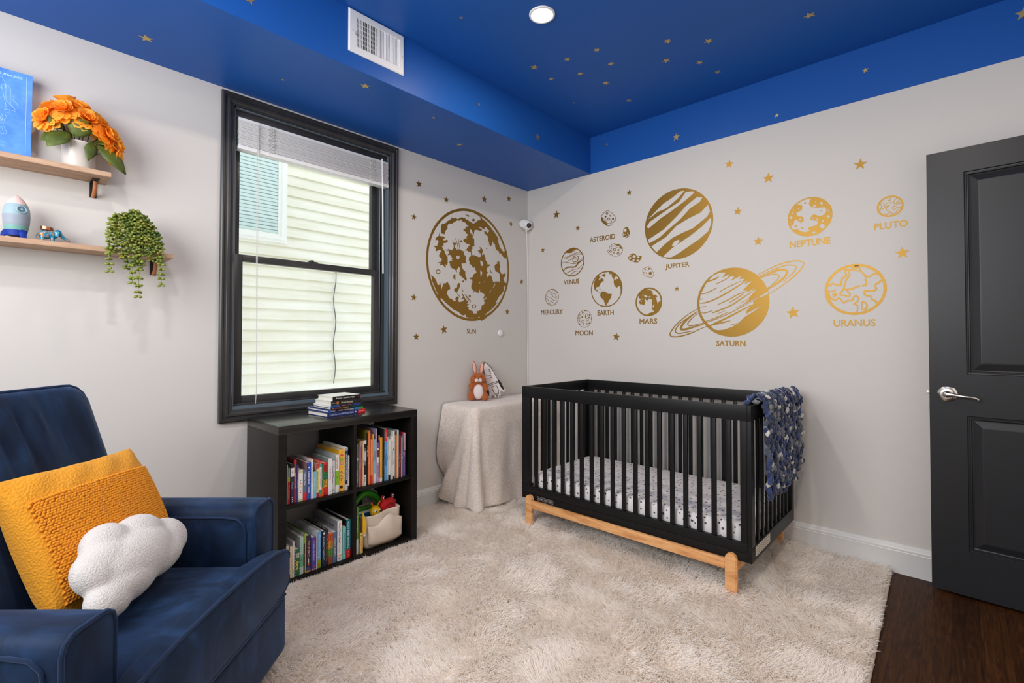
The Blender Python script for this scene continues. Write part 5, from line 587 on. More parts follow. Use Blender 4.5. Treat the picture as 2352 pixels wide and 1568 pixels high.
def rug_pile(n_tuft=38000, per=10):
    xr = lambda y: 2.421 + (-(y + .03)) * .0245
    T = rng.uniform(0, 1, (n_tuft, 2)); ty = -0.035 - T[:, 1] * 2.75; tx = 0.035 + T[:, 0] * (xr(ty) - .042)
    foot = [(0.035, .425, -2.22, -1.45), (0.0, .31, -.9, 0)]
    keep = np.ones(n_tuft, bool)
    for a, b, c, d in foot: keep &= ~((tx > a) & (tx < b) & (ty > c) & (ty < d))
    keep &= ~((tx < .72) & (ty < -2.3))
    tx, ty = tx[keep], ty[keep]
    ex = rng.uniform(.43, .46, 900); ey = rng.uniform(-2.25, -1.45, 900); tx = np.r_[tx, ex]; ty = np.r_[ty, ey]; n = len(tx)
    ang = np.empty(n); lean = np.empty(n); hv = np.empty(n)
    for i in range(n):
        q = Vector((tx[i] * 3.1, ty[i] * 3.1, 3.3)); a = noise.noise(q) * 2.6 + noise.noise(q * 2.7 + Vector((9, 4, 1))) * 1.5
        ang[i] = -1.0 + a; lean[i] = .62 + .28 * noise.noise(q * 1.6 + Vector((3, 8, 2))); hv[i] = 1 + .22 * noise.noise(q * 2.2 + Vector((1, 1, 7)))
    K = per; X = np.repeat(tx, K) + rng.normal(0, .006, n * K); Y = np.repeat(ty, K) + rng.normal(0, .006, n * K)
    X = np.minimum(X, xr(Y) - .003); X = np.maximum(X, .034); Y = np.minimum(Y, -.034)
    A = np.repeat(ang, K) + rng.normal(0, .45, n * K); Ln = np.repeat(lean, K) + rng.normal(0, .16, n * K); L = .036 * np.repeat(hv, K) * rng.uniform(.7, 1.15, n * K)
    s = np.array([0, .33, .68, 1.0]); P = np.empty((n * K, 4, 3))
    for j, t in enumerate(s):
        th = Ln * (.35 + .85 * t); out = L * t * np.sin(np.clip(th, 0, 1.35)); up = L * t * np.cos(np.clip(th, 0, 1.35))
        wob = rng.normal(0, .0016, (n * K, 2)) * t
        P[:, j, 0] = X + out * np.cos(A) + wob[:, 0]; P[:, j, 1] = Y + out * np.sin(A) + wob[:, 1]; P[:, j, 2] = RUGZ - .001 + up
    P[:, :, 1] = np.minimum(P[:, :, 1], -.02); P[:, :, 0] = np.maximum(P[:, :, 0], .02)
    m = n * K
    c = bpy.data.hair_curves.new('pile'); c.add_curves([4] * m)
    c.points.foreach_set('position', P.reshape(-1).astype(np.float32))
    r = c.attributes.new('radius', 'FLOAT', 'POINT'); r.data.foreach_set('value', np.tile(np.array([.0012, .0012, .0009, .0003], np.float32), m))
    o = bpy.data.objects.new('pile', c); COL.objects.link(o); c.materials.append(mat('rug_yarn', srgb(253, 247, 240), .7, spec=.2, nodes=yarn)); o.parent = rug; o['kind'] = 'stuff'
rug_pile()

# ---------------------------------------------------------------- cube bookcase under the window
KX, KY, KH, KD, KW = 0.4288, -2.2183, 0.765, 0.39, 0.765
bc = thing('cube_bookcase', 'black brown four cube bookcase under the window', 'bookcase', (KX - KD / 2, KY + KW / 2, RUGZ))
def kb(x0, x1, y0, y1, z0, z1): return (x0 - (KX - KD / 2), x1 - (KX - KD / 2), y0 - (KY + KW / 2), y1 - (KY + KW / 2), z0 - RUGZ, z1 - RUGZ)
T = .039; Kb = KX - KD
B('top_panel', BLACKTOP, bc, kb(Kb, KX, KY, KY + KW, KH - T, KH), bev=.0012)
B('bottom_panel', BLACKBROWN, bc, kb(Kb, KX, KY + T, KY + KW - T, RUGZ, .052), bev=.0012)
for y in (KY, KY + KW - T): B('side_panel', BLACKBROWN, bc, kb(Kb, KX, y, y + T, RUGZ, KH - T), bev=.0012)
ym = KY + KW / 2; SH = .397
B('divider', BLACKBROWN, bc, kb(Kb, KX - .002, ym - .008, ym + .008, .052, KH - T), bev=.0008)
for y0, y1 in ((KY + T, ym - .008), (ym + .008, KY + KW - T)): B('shelf', BLACKBROWN, bc, kb(Kb, KX - .002, y0, y1, SH - .016, SH), bev=.0008)

# ---------------------------------------------------------------- draped side table in the corner
tbl = thing('side_table', 'grey legged side table hidden under the beige blanket', 'table', (.17, -.47, RUGZ))
GREYP = mat('grey_plastic', (.16, .16, .165), .5)
B('table_top', GREYP, tbl, (-.15, .155, -.435, .43, .655, .682), bev=.006)
for sx in (-.13, .135):
    for sy in (-.41, .41):
        bm = bmnew(); box(bm, sx - .016, sx + .016, sy - .016, sy + .016, 0, .655, bev=.004); box(bm, sx - .026, sx + .026, sy - .026, sy + .026, 0, .022, bev=.005); obj('leg', bm, GREYP, tbl)
def sherpa(nt, b):
    v = coords(nt); f = noise_tex(nt, v, 120, 4, .7)
    g = noise_tex(nt, v, 6, 2)
    mx = N(nt, 'ShaderNodeMath', operation='MULTIPLY_ADD'); nt.links.new(g, mx.inputs[0]); mx.inputs[1].default_value = .25; nt.links.new(f, mx.inputs[2])
    nt.links.new(ramp(nt, mx.outputs[0], [(.42, srgb(212, 195, 181)), (.78, srgb(250, 241, 231))]), b.inputs['Base Color']); bump(nt, b, f, .8, .006)
SHERPA = mat('beige_fleece', srgb(206, 194, 180), .95, spec=.1, sheen=.4, nodes=sherpa)
def drape():
    bm = bmnew(); zt = .703
    x1, y0 = .338, -.918; rc = .03
    path = []                                       # outline of the table edge from the window wall round to the crib side
    for k in range(24): path.append((.012 + (x1 - rc - .012) * k / 23, y0, 0, -1))
    for k in range(1, 9): a = -PI / 2 + PI / 2 * k / 9; path.append((x1 - rc + rc * math.cos(a), y0 + rc + rc * math.sin(a), math.cos(a), math.sin(a)))
    for k in range(56): path.append((x1, y0 + rc + (-.02 - y0 - rc) * k / 55, 1, 0))
    n = len(path); rings = []
    inner = [(.012 + (x - .012) * .0, -.02 + (y + .02) * 0, 0, 0) for x, y, _, _ in path]
    top = []
    for s in (.0, .35, .7, .93):
        top.append([(.012 + (x - .012) * s, -.02 + (y + .02) * s, zt + .003 * math.sin(9 * x + 14 * y * s) * s) for x, y, _, _ in path])
    for i, (dz, of) in enumerate(((.002, .002), (.008, .010), (.02, .016))): top.append([(x + nx * of * .6, y + ny * of * .6, zt - dz) for x, y, nx, ny in path])
    m = 26
    for j in range(1, m + 1):
        t = j / m; r = []
        for i, (x, y, nx, ny) in enumerate(path):
            u = i / (n - 1)
            hem = .034 + .10 * max(0, (.10 - u) / .10) ** 1.2 + .008 * math.sin(u * 17) + .022 * math.exp(-((u - .27) / .035) ** 2) + .03 * max(0, (u - .8) / .2)
            z = zt - .02 - (zt - .02 - hem) * t
            fold = 0
            for uc, wd, am, sl, pw in ((.262, .022, .075, -.215, .8), (.205, .030, -.060, -.215, .9), (.275, .016, .034, -.105, .7), (.292, .013, -.020, -.075, .8), (.318, .028, .030, .02, .9), (.37, .02, -.016, .03, 1), (.45, .045, .024, .05, 1), (.56, .03, -.014, .04, 1), (.68, .05, .022, -.03, 1), (.82, .04, .02, .02, 1)):
                c = uc + sl * t; fold += am * t ** pw * math.exp(-((u - c) / (wd * (1 + .5 * t))) ** 2)
            of = .012 + .010 * t + fold + .004 * math.sin(u * 60 + 5 * t) * t
            if u < .14: of += .042 * math.sin(PI * min(1, t * 1.05) ** 1.3) ** 1.1 * math.sin(min(1, (.14 - u) / .10) * PI / 2)
            r.append((max(.006, x + nx * of), min(-.008, y + ny * of), z))
        top.append(r)
    loft(bm, top, cap=False, closed=False); bmesh.ops.recalc_face_normals(bm, faces=bm.faces[:])
    if sum(f.normal.z for f in bm.faces if abs(f.normal.z) > .9) < 0: bmesh.ops.reverse_faces(bm, faces=bm.faces[:])
    o = obj('fleece_blanket', bm, SHERPA, None, True, 0)
    so = o.modifiers.new('thick', 'SOLIDIFY'); so.thickness = .008; so.offset = 1
    sb = o.modifiers.new('smooth', 'SUBSURF'); sb.levels = sb.render_levels = 1
    tag(o, 'beige fleece blanket draped over the corner table down to the rug', 'blanket')
drape()

# ---------------------------------------------------------------- crib
CX0, CX1, CYF, CYB, CT, CB = .649, 2.007, -.804, -.069, .866, .168
crib = thing('crib', 'black slatted crib with natural pine legs against the wall', 'crib', ((CX0 + CX1) / 2, (CYF + CYB) / 2, RUGZ))
OX, OY = (CX0 + CX1) / 2, (CYF + CYB) / 2
def cb(x0, x1, y0, y1, z0, z1): return (x0 - OX, x1 - OX, y0 - OY, y1 - OY, z0 - RUGZ, z1 - RUGZ)
for y0, y1, d in ((CYF, CYF + .024, 1), (CYB - .024, CYB, -1)):
    B('top_rail', CRIBBLACK, crib, cb(CX0 + .019, CX1 - .019, y0, y1, .797, CT), bev=.003)
    bm = bmnew(); box(bm, *cb(CX0 + .019, CX1 - .019, y0, y1, .207, .25), bev=.002); box(bm, *cb(CX0 + .019, CX1 - .019, y0 + (.0015 if d > 0 else 0), y1 - (.0015 if d < 0 else 0), CB, .2055), bev=.002)
    obj('bottom_rail', bm, CRIBBLACK, crib)
    for xa, xb in ((CX0 + .0195, CX0 + .063), (CX1 - .048, CX1 - .0195)): B('post', CRIBBLACK, crib, cb(xa, xb, y0, y1, .25, .797), bev=.002)
    for k in range(18):
        x = .757 + k * .06765; B('slat', CRIBBLACK, crib, cb(x - .0115, x + .0115, y0 + .004, y1 - .004, .25, .797), bev=.0045)
for x0, x1 in ((CX0, CX0 + .019), (CX1 - .019, CX1)):
    B('end_top_rail', CRIBBLACK, crib, cb(x0, x1, CYF, CYB, .797, CT), bev=.002)
    B('end_bottom_rail', CRIBBLACK, crib, cb(x0, x1, CYF, CYB, CB, .236), bev=.002)
    for ya, yb in ((CYF, CYF + .05), (CYB - .05, CYB)): B('end_post', CRIBBLACK, crib, cb(x0, x1, ya, yb, .236, .797), bev=.002)
    for k in range(8):
        y = CYF + .05 + (k + 1) * (CYB - CYF - .1) / 9; B('slat', CRIBBLACK, crib, cb(x0 + .003, x1 - .003, y - .0115, y + .0115, .236, .797), bev=.0045)
for xl in (.700, 1.898):
    for yl in (CYF - .026, CYB + .0005):
        bm = bmnew(); P = [(-.0255, 0), (.0255, 0)] + [(.0255 * math.cos(a), .162 + .0255 * math.sin(a)) for a in np.linspace(0, PI, 12)]
        prism(bm, P, 0, .0255, Matrix.Translation((xl + .0255 - OX, yl + .0255 - OY, 0)) @ Matrix.Rotation(PI / 2, 4, 'X'), bev=.003)
        obj('leg', bm, PINE, crib)
for yl in (CYF - .022, CYB + .003): B('stretcher', PINE, crib, cb(.7515, 1.8975, yl, yl + .0205, .122, .1675), bev=.003)
for xl in (.705, 1.93): B('side_stretcher', PINE, crib, cb(xl, xl + .02, CYF + .001, CYB - .001, .122, .1675), bev=.003)
B('mattress_board', CRIBBLACK, crib, cb(CX0 + .02, CX1 - .02, CYF + .026, CYB - .026, .178, .196))
bm = bmnew(); prism(bm, rrect(.125, .0235, .003, 3), 0, .0016, Matrix.Translation((.775 + .0625 - OX, CYF - OY, .1875 - RUGZ)) @ Matrix.Rotation(PI / 2, 4, 'X'))
npl = obj('name_plate', bm, mat('plate_black', (.012, .012, .012), .35), crib)
bm = bmnew(); add_text(bm, 'BABY LETTER', (.785 - OX, CYF - .0018 - OY, .1825 - RUGZ), (.105, 0, 0), (0, 0, .009), .0)
for a, b, c, d in ((.776, .899, .1768, .1776), (.776, .899, .1974, .1982), (.776, .7768, .1768, .1982), (.8982, .899, .1768, .1982)): box(bm, *cb(a, b, CYF - .0019, CYF - .0016, c, d))
obj('plate_lettering', bm, mat('silver_print', (.55, .55, .55), .4), npl, False)
bm = bmnew(); box(bm, 0, .0012, -.11, .11, -.021, .021, M=Matrix.Translation((CX1 - OX, -.64 - OY, .207 - RUGZ)))
lb = obj('warning_label', bm, mat('label_cream', srgb(214, 204, 190), .6), crib, False); lb['label'] = 'cream printed warning label'
bm = bmnew()
for k in range(4): box(bm, CX1 - OX + .0012, CX1 - OX + .0016, -.735 - OY, -.735 - OY + .19 - .03 * (k % 2), .219 - .0085 * k - RUGZ, .222 - .0085 * k - RUGZ)
obj('print_lines', bm, mat('label_print', srgb(150, 136, 124), .6), lb, False)
# mattress
def starsheet(nt, b):     # tiny dark prints, laid out flat on the top and on the sides
    tc = N(nt, 'ShaderNodeTexCoord'); sp = N(nt, 'ShaderNodeSeparateXYZ'); nt.links.new(tc.outputs['Object'], sp.inputs[0])
    sn = N(nt, 'ShaderNodeSeparateXYZ'); nt.links.new(tc.outputs['Normal'], sn.inputs[0])
    ab = N(nt, 'ShaderNodeMath', operation='ABSOLUTE'); nt.links.new(sn.outputs[2], ab.inputs[0])
    gt = N(nt, 'ShaderNodeMath', operation='GREATER_THAN'); nt.links.new(ab.outputs[0], gt.inputs[0]); gt.inputs[1].default_value = .6
    sm = N(nt, 'ShaderNodeMath', operation='ADD'); nt.links.new(sp.outputs[0], sm.inputs[0]); nt.links.new(sp.outputs[1], sm.inputs[1])
    top = N(nt, 'ShaderNodeCombineXYZ'); nt.links.new(sp.outputs[0], top.inputs[0]); nt.links.new(sp.outputs[1], top.inputs[1])
    sid = N(nt, 'ShaderNodeCombineXYZ'); nt.links.new(sm.outputs[0], sid.inputs[0]); nt.links.new(sp.outputs[2], sid.inputs[1])
    mx = N(nt, 'ShaderNodeMix', data_type='VECTOR'); nt.links.new(gt.outputs[0], mx.inputs['Factor']); nt.links.new(sid.outputs[0], mx.inputs[4]); nt.links.new(top.outputs[0], mx.inputs[5])
    vo = N(nt, 'ShaderNodeTexVoronoi', voronoi_dimensions='2D'); vo.inputs['Scale'].default_value = 27; vo.inputs['Randomness'].default_value = .7; nt.links.new(mx.outputs[1], vo.inputs['Vector'])
    sx = N(nt, 'ShaderNodeSeparateColor'); nt.links.new(vo.outputs['Color'], sx.inputs[0])
    th = N(nt, 'ShaderNodeMath', operation='MULTIPLY_ADD'); nt.links.new(sx.outputs[0], th.inputs[0]); th.inputs[1].default_value = .09; th.inputs[2].default_value = .085
    lt = N(nt, 'ShaderNodeMath', operation='LESS_THAN'); nt.links.new(vo.outputs['Distance'], lt.inputs[0]); nt.links.new(th.outputs[0], lt.inputs[1])
    nt.links.new(ramp(nt, lt.outputs[0], [(.0, srgb(236, 232, 232)), (1, srgb(72, 68, 76))]), b.inputs['Base Color'])
    bump(nt, b, noise_tex(nt, coords(nt, (1, 3, 1)), 5, 2), .35, .02)
SHEET = mat('star_print_sheet', srgb(232, 228, 228), .8, nodes=starsheet)
bm = bmnew(); bx = bmesh.new(); bmesh.ops.create_grid(bx, x_segments=2, y_segments=2, size=1); bx.free()
rr = resample(rrect(1.292, .672, .05, 8), 128)
cushion(bm, rr, .052, .012, 3.2, 12)
o = obj('crib_mattress', bm, SHEET, None, True, 0); o.location = (OX, OY, .196 + .064 + .001); bv = o.modifiers.new('sub', 'SUBSURF'); bv.levels = bv.render_levels = 1
tag(o, 'white crib mattress in a star printed sheet', 'mattress')

# ---------------------------------------------------------------- chunky knit blanket over the crib end
YARN = [mat('yarn_navy', (.012, .024, .085), .85, sheen=.5), mat('yarn_slate', (.055, .075, .12), .85, sheen=.5), mat('yarn_blue', (.03, .06, .19), .85, sheen=.5), mat('yarn_white', (.62, .6, .56), .85, sheen=.5), mat('yarn_grey', (.17, .18, .2), .85, sheen=.4)]
def knit():
    prof = [(1.966, .80), (1.966, .84), (1.970, .872), (1.990, .890), (2.010, .893), (2.030, .880), (2.037, .85), (2.038, .70), (2.038, .55), (2.036, .43)]
    pl = [Vector((x, 0, z)) for x, z in prof]; L = [0]
    for a, b in zip(pl[:-1], pl[1:]): L.append(L[-1] + (b - a).length)
    def at_s(s):
        for i in range(len(L) - 1):
            if s <= L[i + 1]: t = (s - L[i]) / (L[i + 1] - L[i]); p = pl[i].lerp(pl[i + 1], t); d = (pl[i + 1] - pl[i]).normalized(); return p, d
        return pl[-1], (pl[-1] - pl[-2]).normalized()
    bm = bmnew(); cols, rows = 17, 40
    for c in range(cols):
        u = (c + .5) / cols; run = 0; ci = 0
        end = L[-1] * (1.0 - .05 * abs(u - .35) - (.06 if u > .8 else 0)) + .012 * math.sin(c * 2.3)
        for r in range(rows):
            s = (r + .5) / rows * end; p, d = at_s(s); v = s / L[-1]
            y0, y1 = -.745 + .05 * v, -.115 + .05 * v
            y = y0 + (y1 - y0) * u + .008 * math.sin(r * .9 + c)
            nrm = Vector((d.z, 0, -d.x)) * -1
            if nrm.x < 0 and s > L[3]: nrm = -nrm
            if s < L[2]: nrm = Vector((-1, 0, 0))
            if run <= 0: ci = random.choices(range(5), (34, 26, 22, 8, 10))[0]; run = 1 if ci == 3 else random.randint(1, 3)
            run -= 1
            for sd in (-1, 1):
                q = Vector((p.x, y + sd * .0095, p.z)) + nrm * (.010 + .007 * math.sin(c * PI + r) + random.uniform(-.003, .004))
                ax = (d + Vector((0, sd * .55, 0)) + Vector((random.uniform(-.2, .2), random.uniform(-.25, .25), random.uniform(-.2, .2)))).normalized()
                M = ax.to_track_quat('Z', 'Y').to_matrix().to_4x4()
                ball(bm, q, (.0098, .0090, .0160), M=M, mi=ci if random.random() > .18 else random.choice((0, 3, 4)), seg=(8, 6))
    for v in bm.verts: v.co += Vector(noise.noise_vector(v.co * 90)) * .0030
    o = obj('knit_blanket', bm, YARN, None, True, 0)
    bm = bmnew(); loft(bm, [[(p.x, y, p.z) for p in pl[:-1]] for y in (-.71, -.12)], cap=False, closed=False); obj('backing', bm, YARN[0], o)
    tag(o, 'chunky knit navy and white blanket hung over the crib end', 'blanket')
knit()

# ---------------------------------------------------------------- armchair
CA = math.radians(44); CM = Matrix.Translation((1.2048, -2.7273, RUGZ)) @ Matrix.Rotation(CA, 4, 'Z')
ch = thing('armchair', 'navy velvet armchair with piped edges in the corner by the bookcase', 'armchair', (1.2048, -2.7273, RUGZ), CA)
def super_ring(F, hw, z0, z1, n=56, e=4.5, sag=0.0):
    o = []; cz = (z0 + z1) / 2; hz = (z1 - z0) / 2
    for i in range(n):
        a = 2 * PI * i / n; c, s = math.cos(a), math.sin(a)
        w = hw * math.copysign(abs(c) ** (2 / e), c); z = hz * math.copysign(abs(s) ** (2 / e), s)
        o.append((F, w, cz + z + (sag * (1 - (w / hw) ** 2) if z > 0 else 0)))
    return o
# seat cushion, T shaped: narrow between the arms, wide in front of them
bm = bmnew(); rings = []; zb, zt = .276, .434
for F, hw, k in ((-.46, .24, .55), (-.45, .268, .8), (-.42, .277, .95), (-.25, .278, 1), (-.10, .278, 1), (-.03, .278, 1), (-.008, .285, 1), (.004, .35, 1), (.010, .395, 1), (.020, .412, 1), (.035, .417, 1), (.050, .417, .99), (.060, .412, .965), (.064, .402, .93)):
    zc = (zb + zt) / 2; hh = (zt - zb) / 2 * k; rings.append(super_ring(F, hw, zc - hh, zc + hh, e=5, sag=.030 * (1 if F < .03 else .75)))
loft(bm, rings); bmesh.ops.recalc_face_normals(bm, faces=bm.faces[:])
seat = obj('seat_cushion', bm, VELVET, ch, True, 60)
bm = bmnew()
for zz in (0, 1):
    rg = super_ring(.055, .414, zb + .001, zt - .001, e=5, sag=.025)
    rg = [q for q in rg if (q[2] > (zb + zt) / 2 + .03 if zz else q[2] < (zb + zt) / 2 - .03)]; rg.sort(key=lambda q: q[1])
    rg = [(.030, rg[0][1] - .003, rg[0][2])] + rg + [(.030, rg[-1][1] + .003, rg[-1][2])]
    tube(bm, [(q[0] + .003, q[1], q[2] + (.001 if zz else -.001)) for q in rg], .0055, 8)
obj('piping', bm, PIPING, seat)
# base
bm = bmnew(); box(bm, -.62, .052, -.412, .412, .068, .262, bev=.022, seg=3); obj('base', bm, VELVET, ch, True, 50)
bm = bmnew(); tube(bm, [(.040, -.408, .262), (.050, -.40, .264), (.050, .40, .264), (.040, .408, .262)], .0055, 8); obj('base_piping', bm, PIPING, ch)
bm = bmnew(); lathe(bm, [(.001, 0), (.27, 0), (.275, .01), (.26, .022), (.06, .035), (.06, .07), (.001, .07)], 40, Matrix.Translation((-.29, 0, 0))); obj('swivel_base', bm, DARK, ch)
for sd in (-1, 1):
    bm = bmnew(); w0, w1 = (.284, .412) if sd > 0 else (-.412, -.284)
    wc = (w0 + w1) / 2; rings = []
    for F, k in ((-.665, .90), (-.66, .96), (-.63, 1), (-.30, 1), (-.05, 1), (-.012, .995), (-.002, .975), (.0, .95)):
        r = []
        for x, z in resample(rrect(.128 * k, .50 * (.5 + .5 * k), .030 * k, 6), 56):
            zz = .345 + z; r.append((F, wc + x, zz + .010 * max(0, min(1, (zz - .4) / .2)) * (1 + (F + .3) * -.4)))
        rings.append(r)
    loft(bm, rings); bmesh.ops.recalc_face_normals(bm, faces=bm.faces[:])
    arm = obj('arm', bm, VELVET, ch, True, 60)
    bm = bmnew()
    fr = [(-.001, wc + x, .345 + z + .009 * max(0, min(1, (.345 + z - .4) / .2))) for x, z in resample(rrect(.124, .492, .029, 6), 60)]
    tube(bm, fr, .005, 8, closed=True)
    for ww in (w0, w1):
        e = .002 if ww in (w1,) else -.002
        tube(bm, [(-.60, ww + e, .572), (-.10, ww + e, .572), (-.055, ww + e, .566), (-.034, ww + e, .548), (-.028, ww + e, .52), (-.027, ww + e, .12)], .0045, 8)
    obj('piping', bm, PIPING, arm)
# back: cushion panel leaning back, piped edge
TB = math.radians(19.5)
BM = Matrix.Translation((-.418, 0, .70)) @ Matrix.Rotation(-TB, 4, 'Y') @ Matrix(((0, 0, 1, 0), (1, 0, 0, 0), (0, 1, 0, 0), (0, 0, 0, 1)))
ol = resample(rrect(.588, .67, .055, 8), 96)
def crease(x, y, z):
    if z > 0 and y > .02 and abs(x) < .27:
        k = min(1, (.335 - y) / .08) * max(0, min(1, (y - .02) / .2)); z += .011 * k * math.sin(x * 62 + 2.2 * math.sin(x * 17) + y * 5)
    return (x, y, z)
bm = bmnew(); cushion(bm, ol, .052, .040, 2.6, 18, BM @ Matrix.Translation((0, 0, -.095)), f=crease)
bk = obj('backrest', bm, VELVET, ch, True, 75)
bm = bmnew(); rim = [BM @ Vector((x * 1.004, y * 1.004, -.044)) for x, y in ol]; tube(bm, rim, .0055, 8, closed=True)
rim = [BM @ Vector((x * 1.004, y * 1.004, -.146)) for x, y in ol]; tube(bm, rim, .0055, 8, closed=True)
obj('piping', bm, PIPING, bk)

# ochre pillow with tufted panel
def weave(nt, b):
    v = coords(nt, (1, 1, 1)); wv = N(nt, 'ShaderNodeTexVoronoi'); wv.inputs['Scale'].default_value = 170; nt.links.new(v, wv.inputs['Vector'])
    bump(nt, b, wv.outputs['Distance'], .6, .003)
OCH = mat('ochre_canvas', srgb(226, 152, 40), .85, spec=.2, sheen=.3, sheen_tint=(1, .8, .4), nodes=weave)
OCH2 = mat('ochre_tufting', srgb(228, 148, 38), .85, spec=.15, sheen=.3, sheen_tint=(1, .8, .4))
PT = math.radians(25)
PM = CM @ Matrix.Translation((-.338, .078, .628)) @ Matrix.Rotation(-PT, 4, 'Y') @ Matrix(((0, 0, 1, 0), (1, 0, 0, 0), (0, 1, 0, 0), (0, 0, 0, 1))) @ Matrix.Rotation(math.radians(-1.5), 4, 'Z')
PWX, PWY = .425, .375
def pout(): # slightly concave sides, pointed corners
    o = []
    for x, y in resample(rrect(PWX, PWY, .012, 4), 120):
        o.append((x * (1 - .045 * math.cos(y / PWY * PI)), y * (1 - .06 * math.cos(x / PWX * PI))))
    return o
def pbulge(x, y):
    a = max(0, 1 - (2 * x / PWX) ** 2); b = max(0, 1 - (2 * y / PWY) ** 2); return .075 * (a * b) ** .42
def pf(x, y, z):
    s = 1 if z > 0 else -1
    k = .004 * math.sin(x * 60 + 3 * math.sin(y * 25)) * (abs(y) / .2) ** 2
    return (x, y, s * pbulge(x, y) + s * .004 + k)
bm = bmnew(); cushion(bm, pout(), .006, .07, 2.0, 22, f=pf)
pil = obj('throw_pillow', bm, OCH, None, True, 0); pil.matrix_world = PM
tag(pil, 'ochre yellow throw pillow with a tufted panel on the navy armchair', 'pillow')
bm = bmnew(); px0, px1, py0, py1 = -.192, .207, -.152, .112
nr, nc = 40, 54
for r in range(nr):
    for c in range(nc):
        x = px0 + (c + .5 + .5 * (r % 2)) * (px1 - px0) / nc + random.uniform(-.0015, .0015); y = py0 + (r + .5) * (py1 - py0) / nr + random.uniform(-.0012, .0012)
        z = pbulge(x, y) + .006; a = .5 * math.sin(r * 1.7 + c * .3) + random.uniform(-.4, .4)
        ball(bm, (x, y, z), (.0062, .0042, .0058), M=Matrix.Rotation(a, 4, 'Z') @ Matrix.Rotation(-.5, 4, 'X'), sub=1)
obj('tufted_panel', bm, OCH2, pil, True, 0)
# white cloud pillow
BOUCLE = mat('white_boucle', srgb(212, 206, 201), .95, spec=.1, sheen=.4, nodes=lambda nt, b: (bump(nt, b, noise_tex(nt, coords(nt), 190, 3, .6), .9, .004), None)[1])
def bake(o):
    bpy.context.view_layer.update()
    me = bpy.data.meshes.new_from_object(o.evaluated_get(bpy.context.evaluated_depsgraph_get())); o.modifiers.clear(); old = o.data; o.data = me; bpy.data.meshes.remove(old); me.shade_smooth()
def blob(name, balls, m, parent=None, voxel=.006, smooth=8):
    bm = bmnew()
    for c, r in balls: ball(bm, c, r, 3)
    o = obj(name, bm, m, parent, True, 0)
    rm = o.modifiers.new('r', 'REMESH'); rm.mode = 'VOXEL'; rm.voxel_size = voxel
    sm = o.modifiers.new('s', 'SMOOTH'); sm.factor = .5; sm.iterations = smooth
    bake(o); return o
clp = blob('cloud_pillow', [((-.150, -.066, 0), (.074, .058, .048)), ((-.118, .020, 0), (.078, .074, .056)), ((-.035, .078, .0), (.084, .072, .058)), ((.0, -.005, .004), (.172, .098, .078)), ((.075, .048, 0), (.105, .078, .062)), ((.168, -.008, 0), (.088, .074, .052)), ((-.06, -.050, 0), (.12, .066, .066)), ((.08, -.045, .0), (.12, .062, .062)), ((-.07, .03, 0), (.10, .08, .066))], BOUCLE, None, .0055, 18)
clp.matrix_world = CM @ Matrix.Translation((-.180, -.006, .570)) @ Matrix.Rotation(-math.radians(38), 4, 'Y') @ Matrix(((0, 0, 1, 0), (1, 0, 0, 0), (0, 1, 0, 0), (0, 0, 0, 1))) @ Matrix.Rotation(math.radians(3), 4, 'Z') @ Matrix.Scale(.80, 4)
tag(clp, 'white cloud shaped plush pillow in front of the ochre pillow', 'pillow')
# ---------------------------------------------------------------- books
C = lambda r, g, b: srgb(r, g, b)
def paint(c):
    k = 'print_%02x%02x%02x' % tuple(int(round(v * 255)) for v in c)
    return mat(k, c, .42)
def book(label, t, h, d, bands, text='', tc=(1, 1, 1), tr=(.2, .85), cover=None, hard=True, extra=None, group=None, ts=.55):
    """Origin at the spine's bottom left corner: spine in the YZ plane facing +X, thickness along +Y, height along +Z."""
    r = thing('book', label, 'book', group=group)
    cover = cover or bands[-1][1]; bt = min(.0026, t * .22) if hard else min(.0012, t * .15)
    mats = [paint(cover)]; bm = bmnew()
    box(bm, -d, -.001, 0, bt, 0, h); box(bm, -d, -.001, t - bt, t, 0, h)
    z = 0.0
    for fr, c in bands:
        mats.append(paint(c)); box(bm, -.0035, 0, 0, t, z * h, fr * h, mi=len(mats) - 1); z = fr
    obj('cover', bm, mats, r, False)
    bm = bmnew(); box(bm, -d + .004, -.0036, bt, t - bt, .002, h - .0035); obj('pages', bm, PAPER, r, False)
    if text:
        lines = text.split('|'); n = len(lines)
        bm = bmnew(); L = h * (tr[1] - tr[0])
        for i, s in enumerate(lines):
            hh = t * ts / n * .92; y0 = t * .5 + (n / 2 - 1 - i) * t * ts / n + t * .02
            Ls = min(L, len(s) * hh * .95) if n == 1 else L * (len(s) / max(len(q) for q in lines))
            zt = h * tr[1] - (L - Ls) / 2
            add_text(bm, s, (.0004, y0, zt), (0, 0, -Ls), (0, hh, 0), .01)
        obj('title_lettering', bm, paint(tc), r, False)
    if extra:
        for nm, c, f in extra:
            bm = bmnew(); f(bm, t, h); obj(nm, bm, paint(c), r, False)
    return r
def dots(*zs, r=.28):
    def f(bm, t, h):
        for z in zs:
            rr = t * r; vs = [bm.verts.new((.0004, t / 2 + rr * math.cos(a), z * h + rr * math.sin(a))) for a in np.linspace(0, 2 * PI, 12, endpoint=False)]; bm.faces.new(vs)
    return f
def speckle(n, s=.05, seed=1):
    def f(bm, t, h):
        q = random.Random(seed)
        for _ in range(n):
            y, z, rr = q.uniform(.1, .9) * t, q.uniform(.04, .96) * h, q.uniform(.5, 1) * s * t
            vs = [bm.verts.new((.0003, y + rr * math.cos(a), z + rr * math.sin(a))) for a in np.linspace(0, 2 * PI, 6, endpoint=False)]; bm.faces.new(vs)
    return f
W_, BK, RD, NV = C(232, 228, 222), C(22, 22, 24), C(206, 32, 36), C(26, 38, 74)
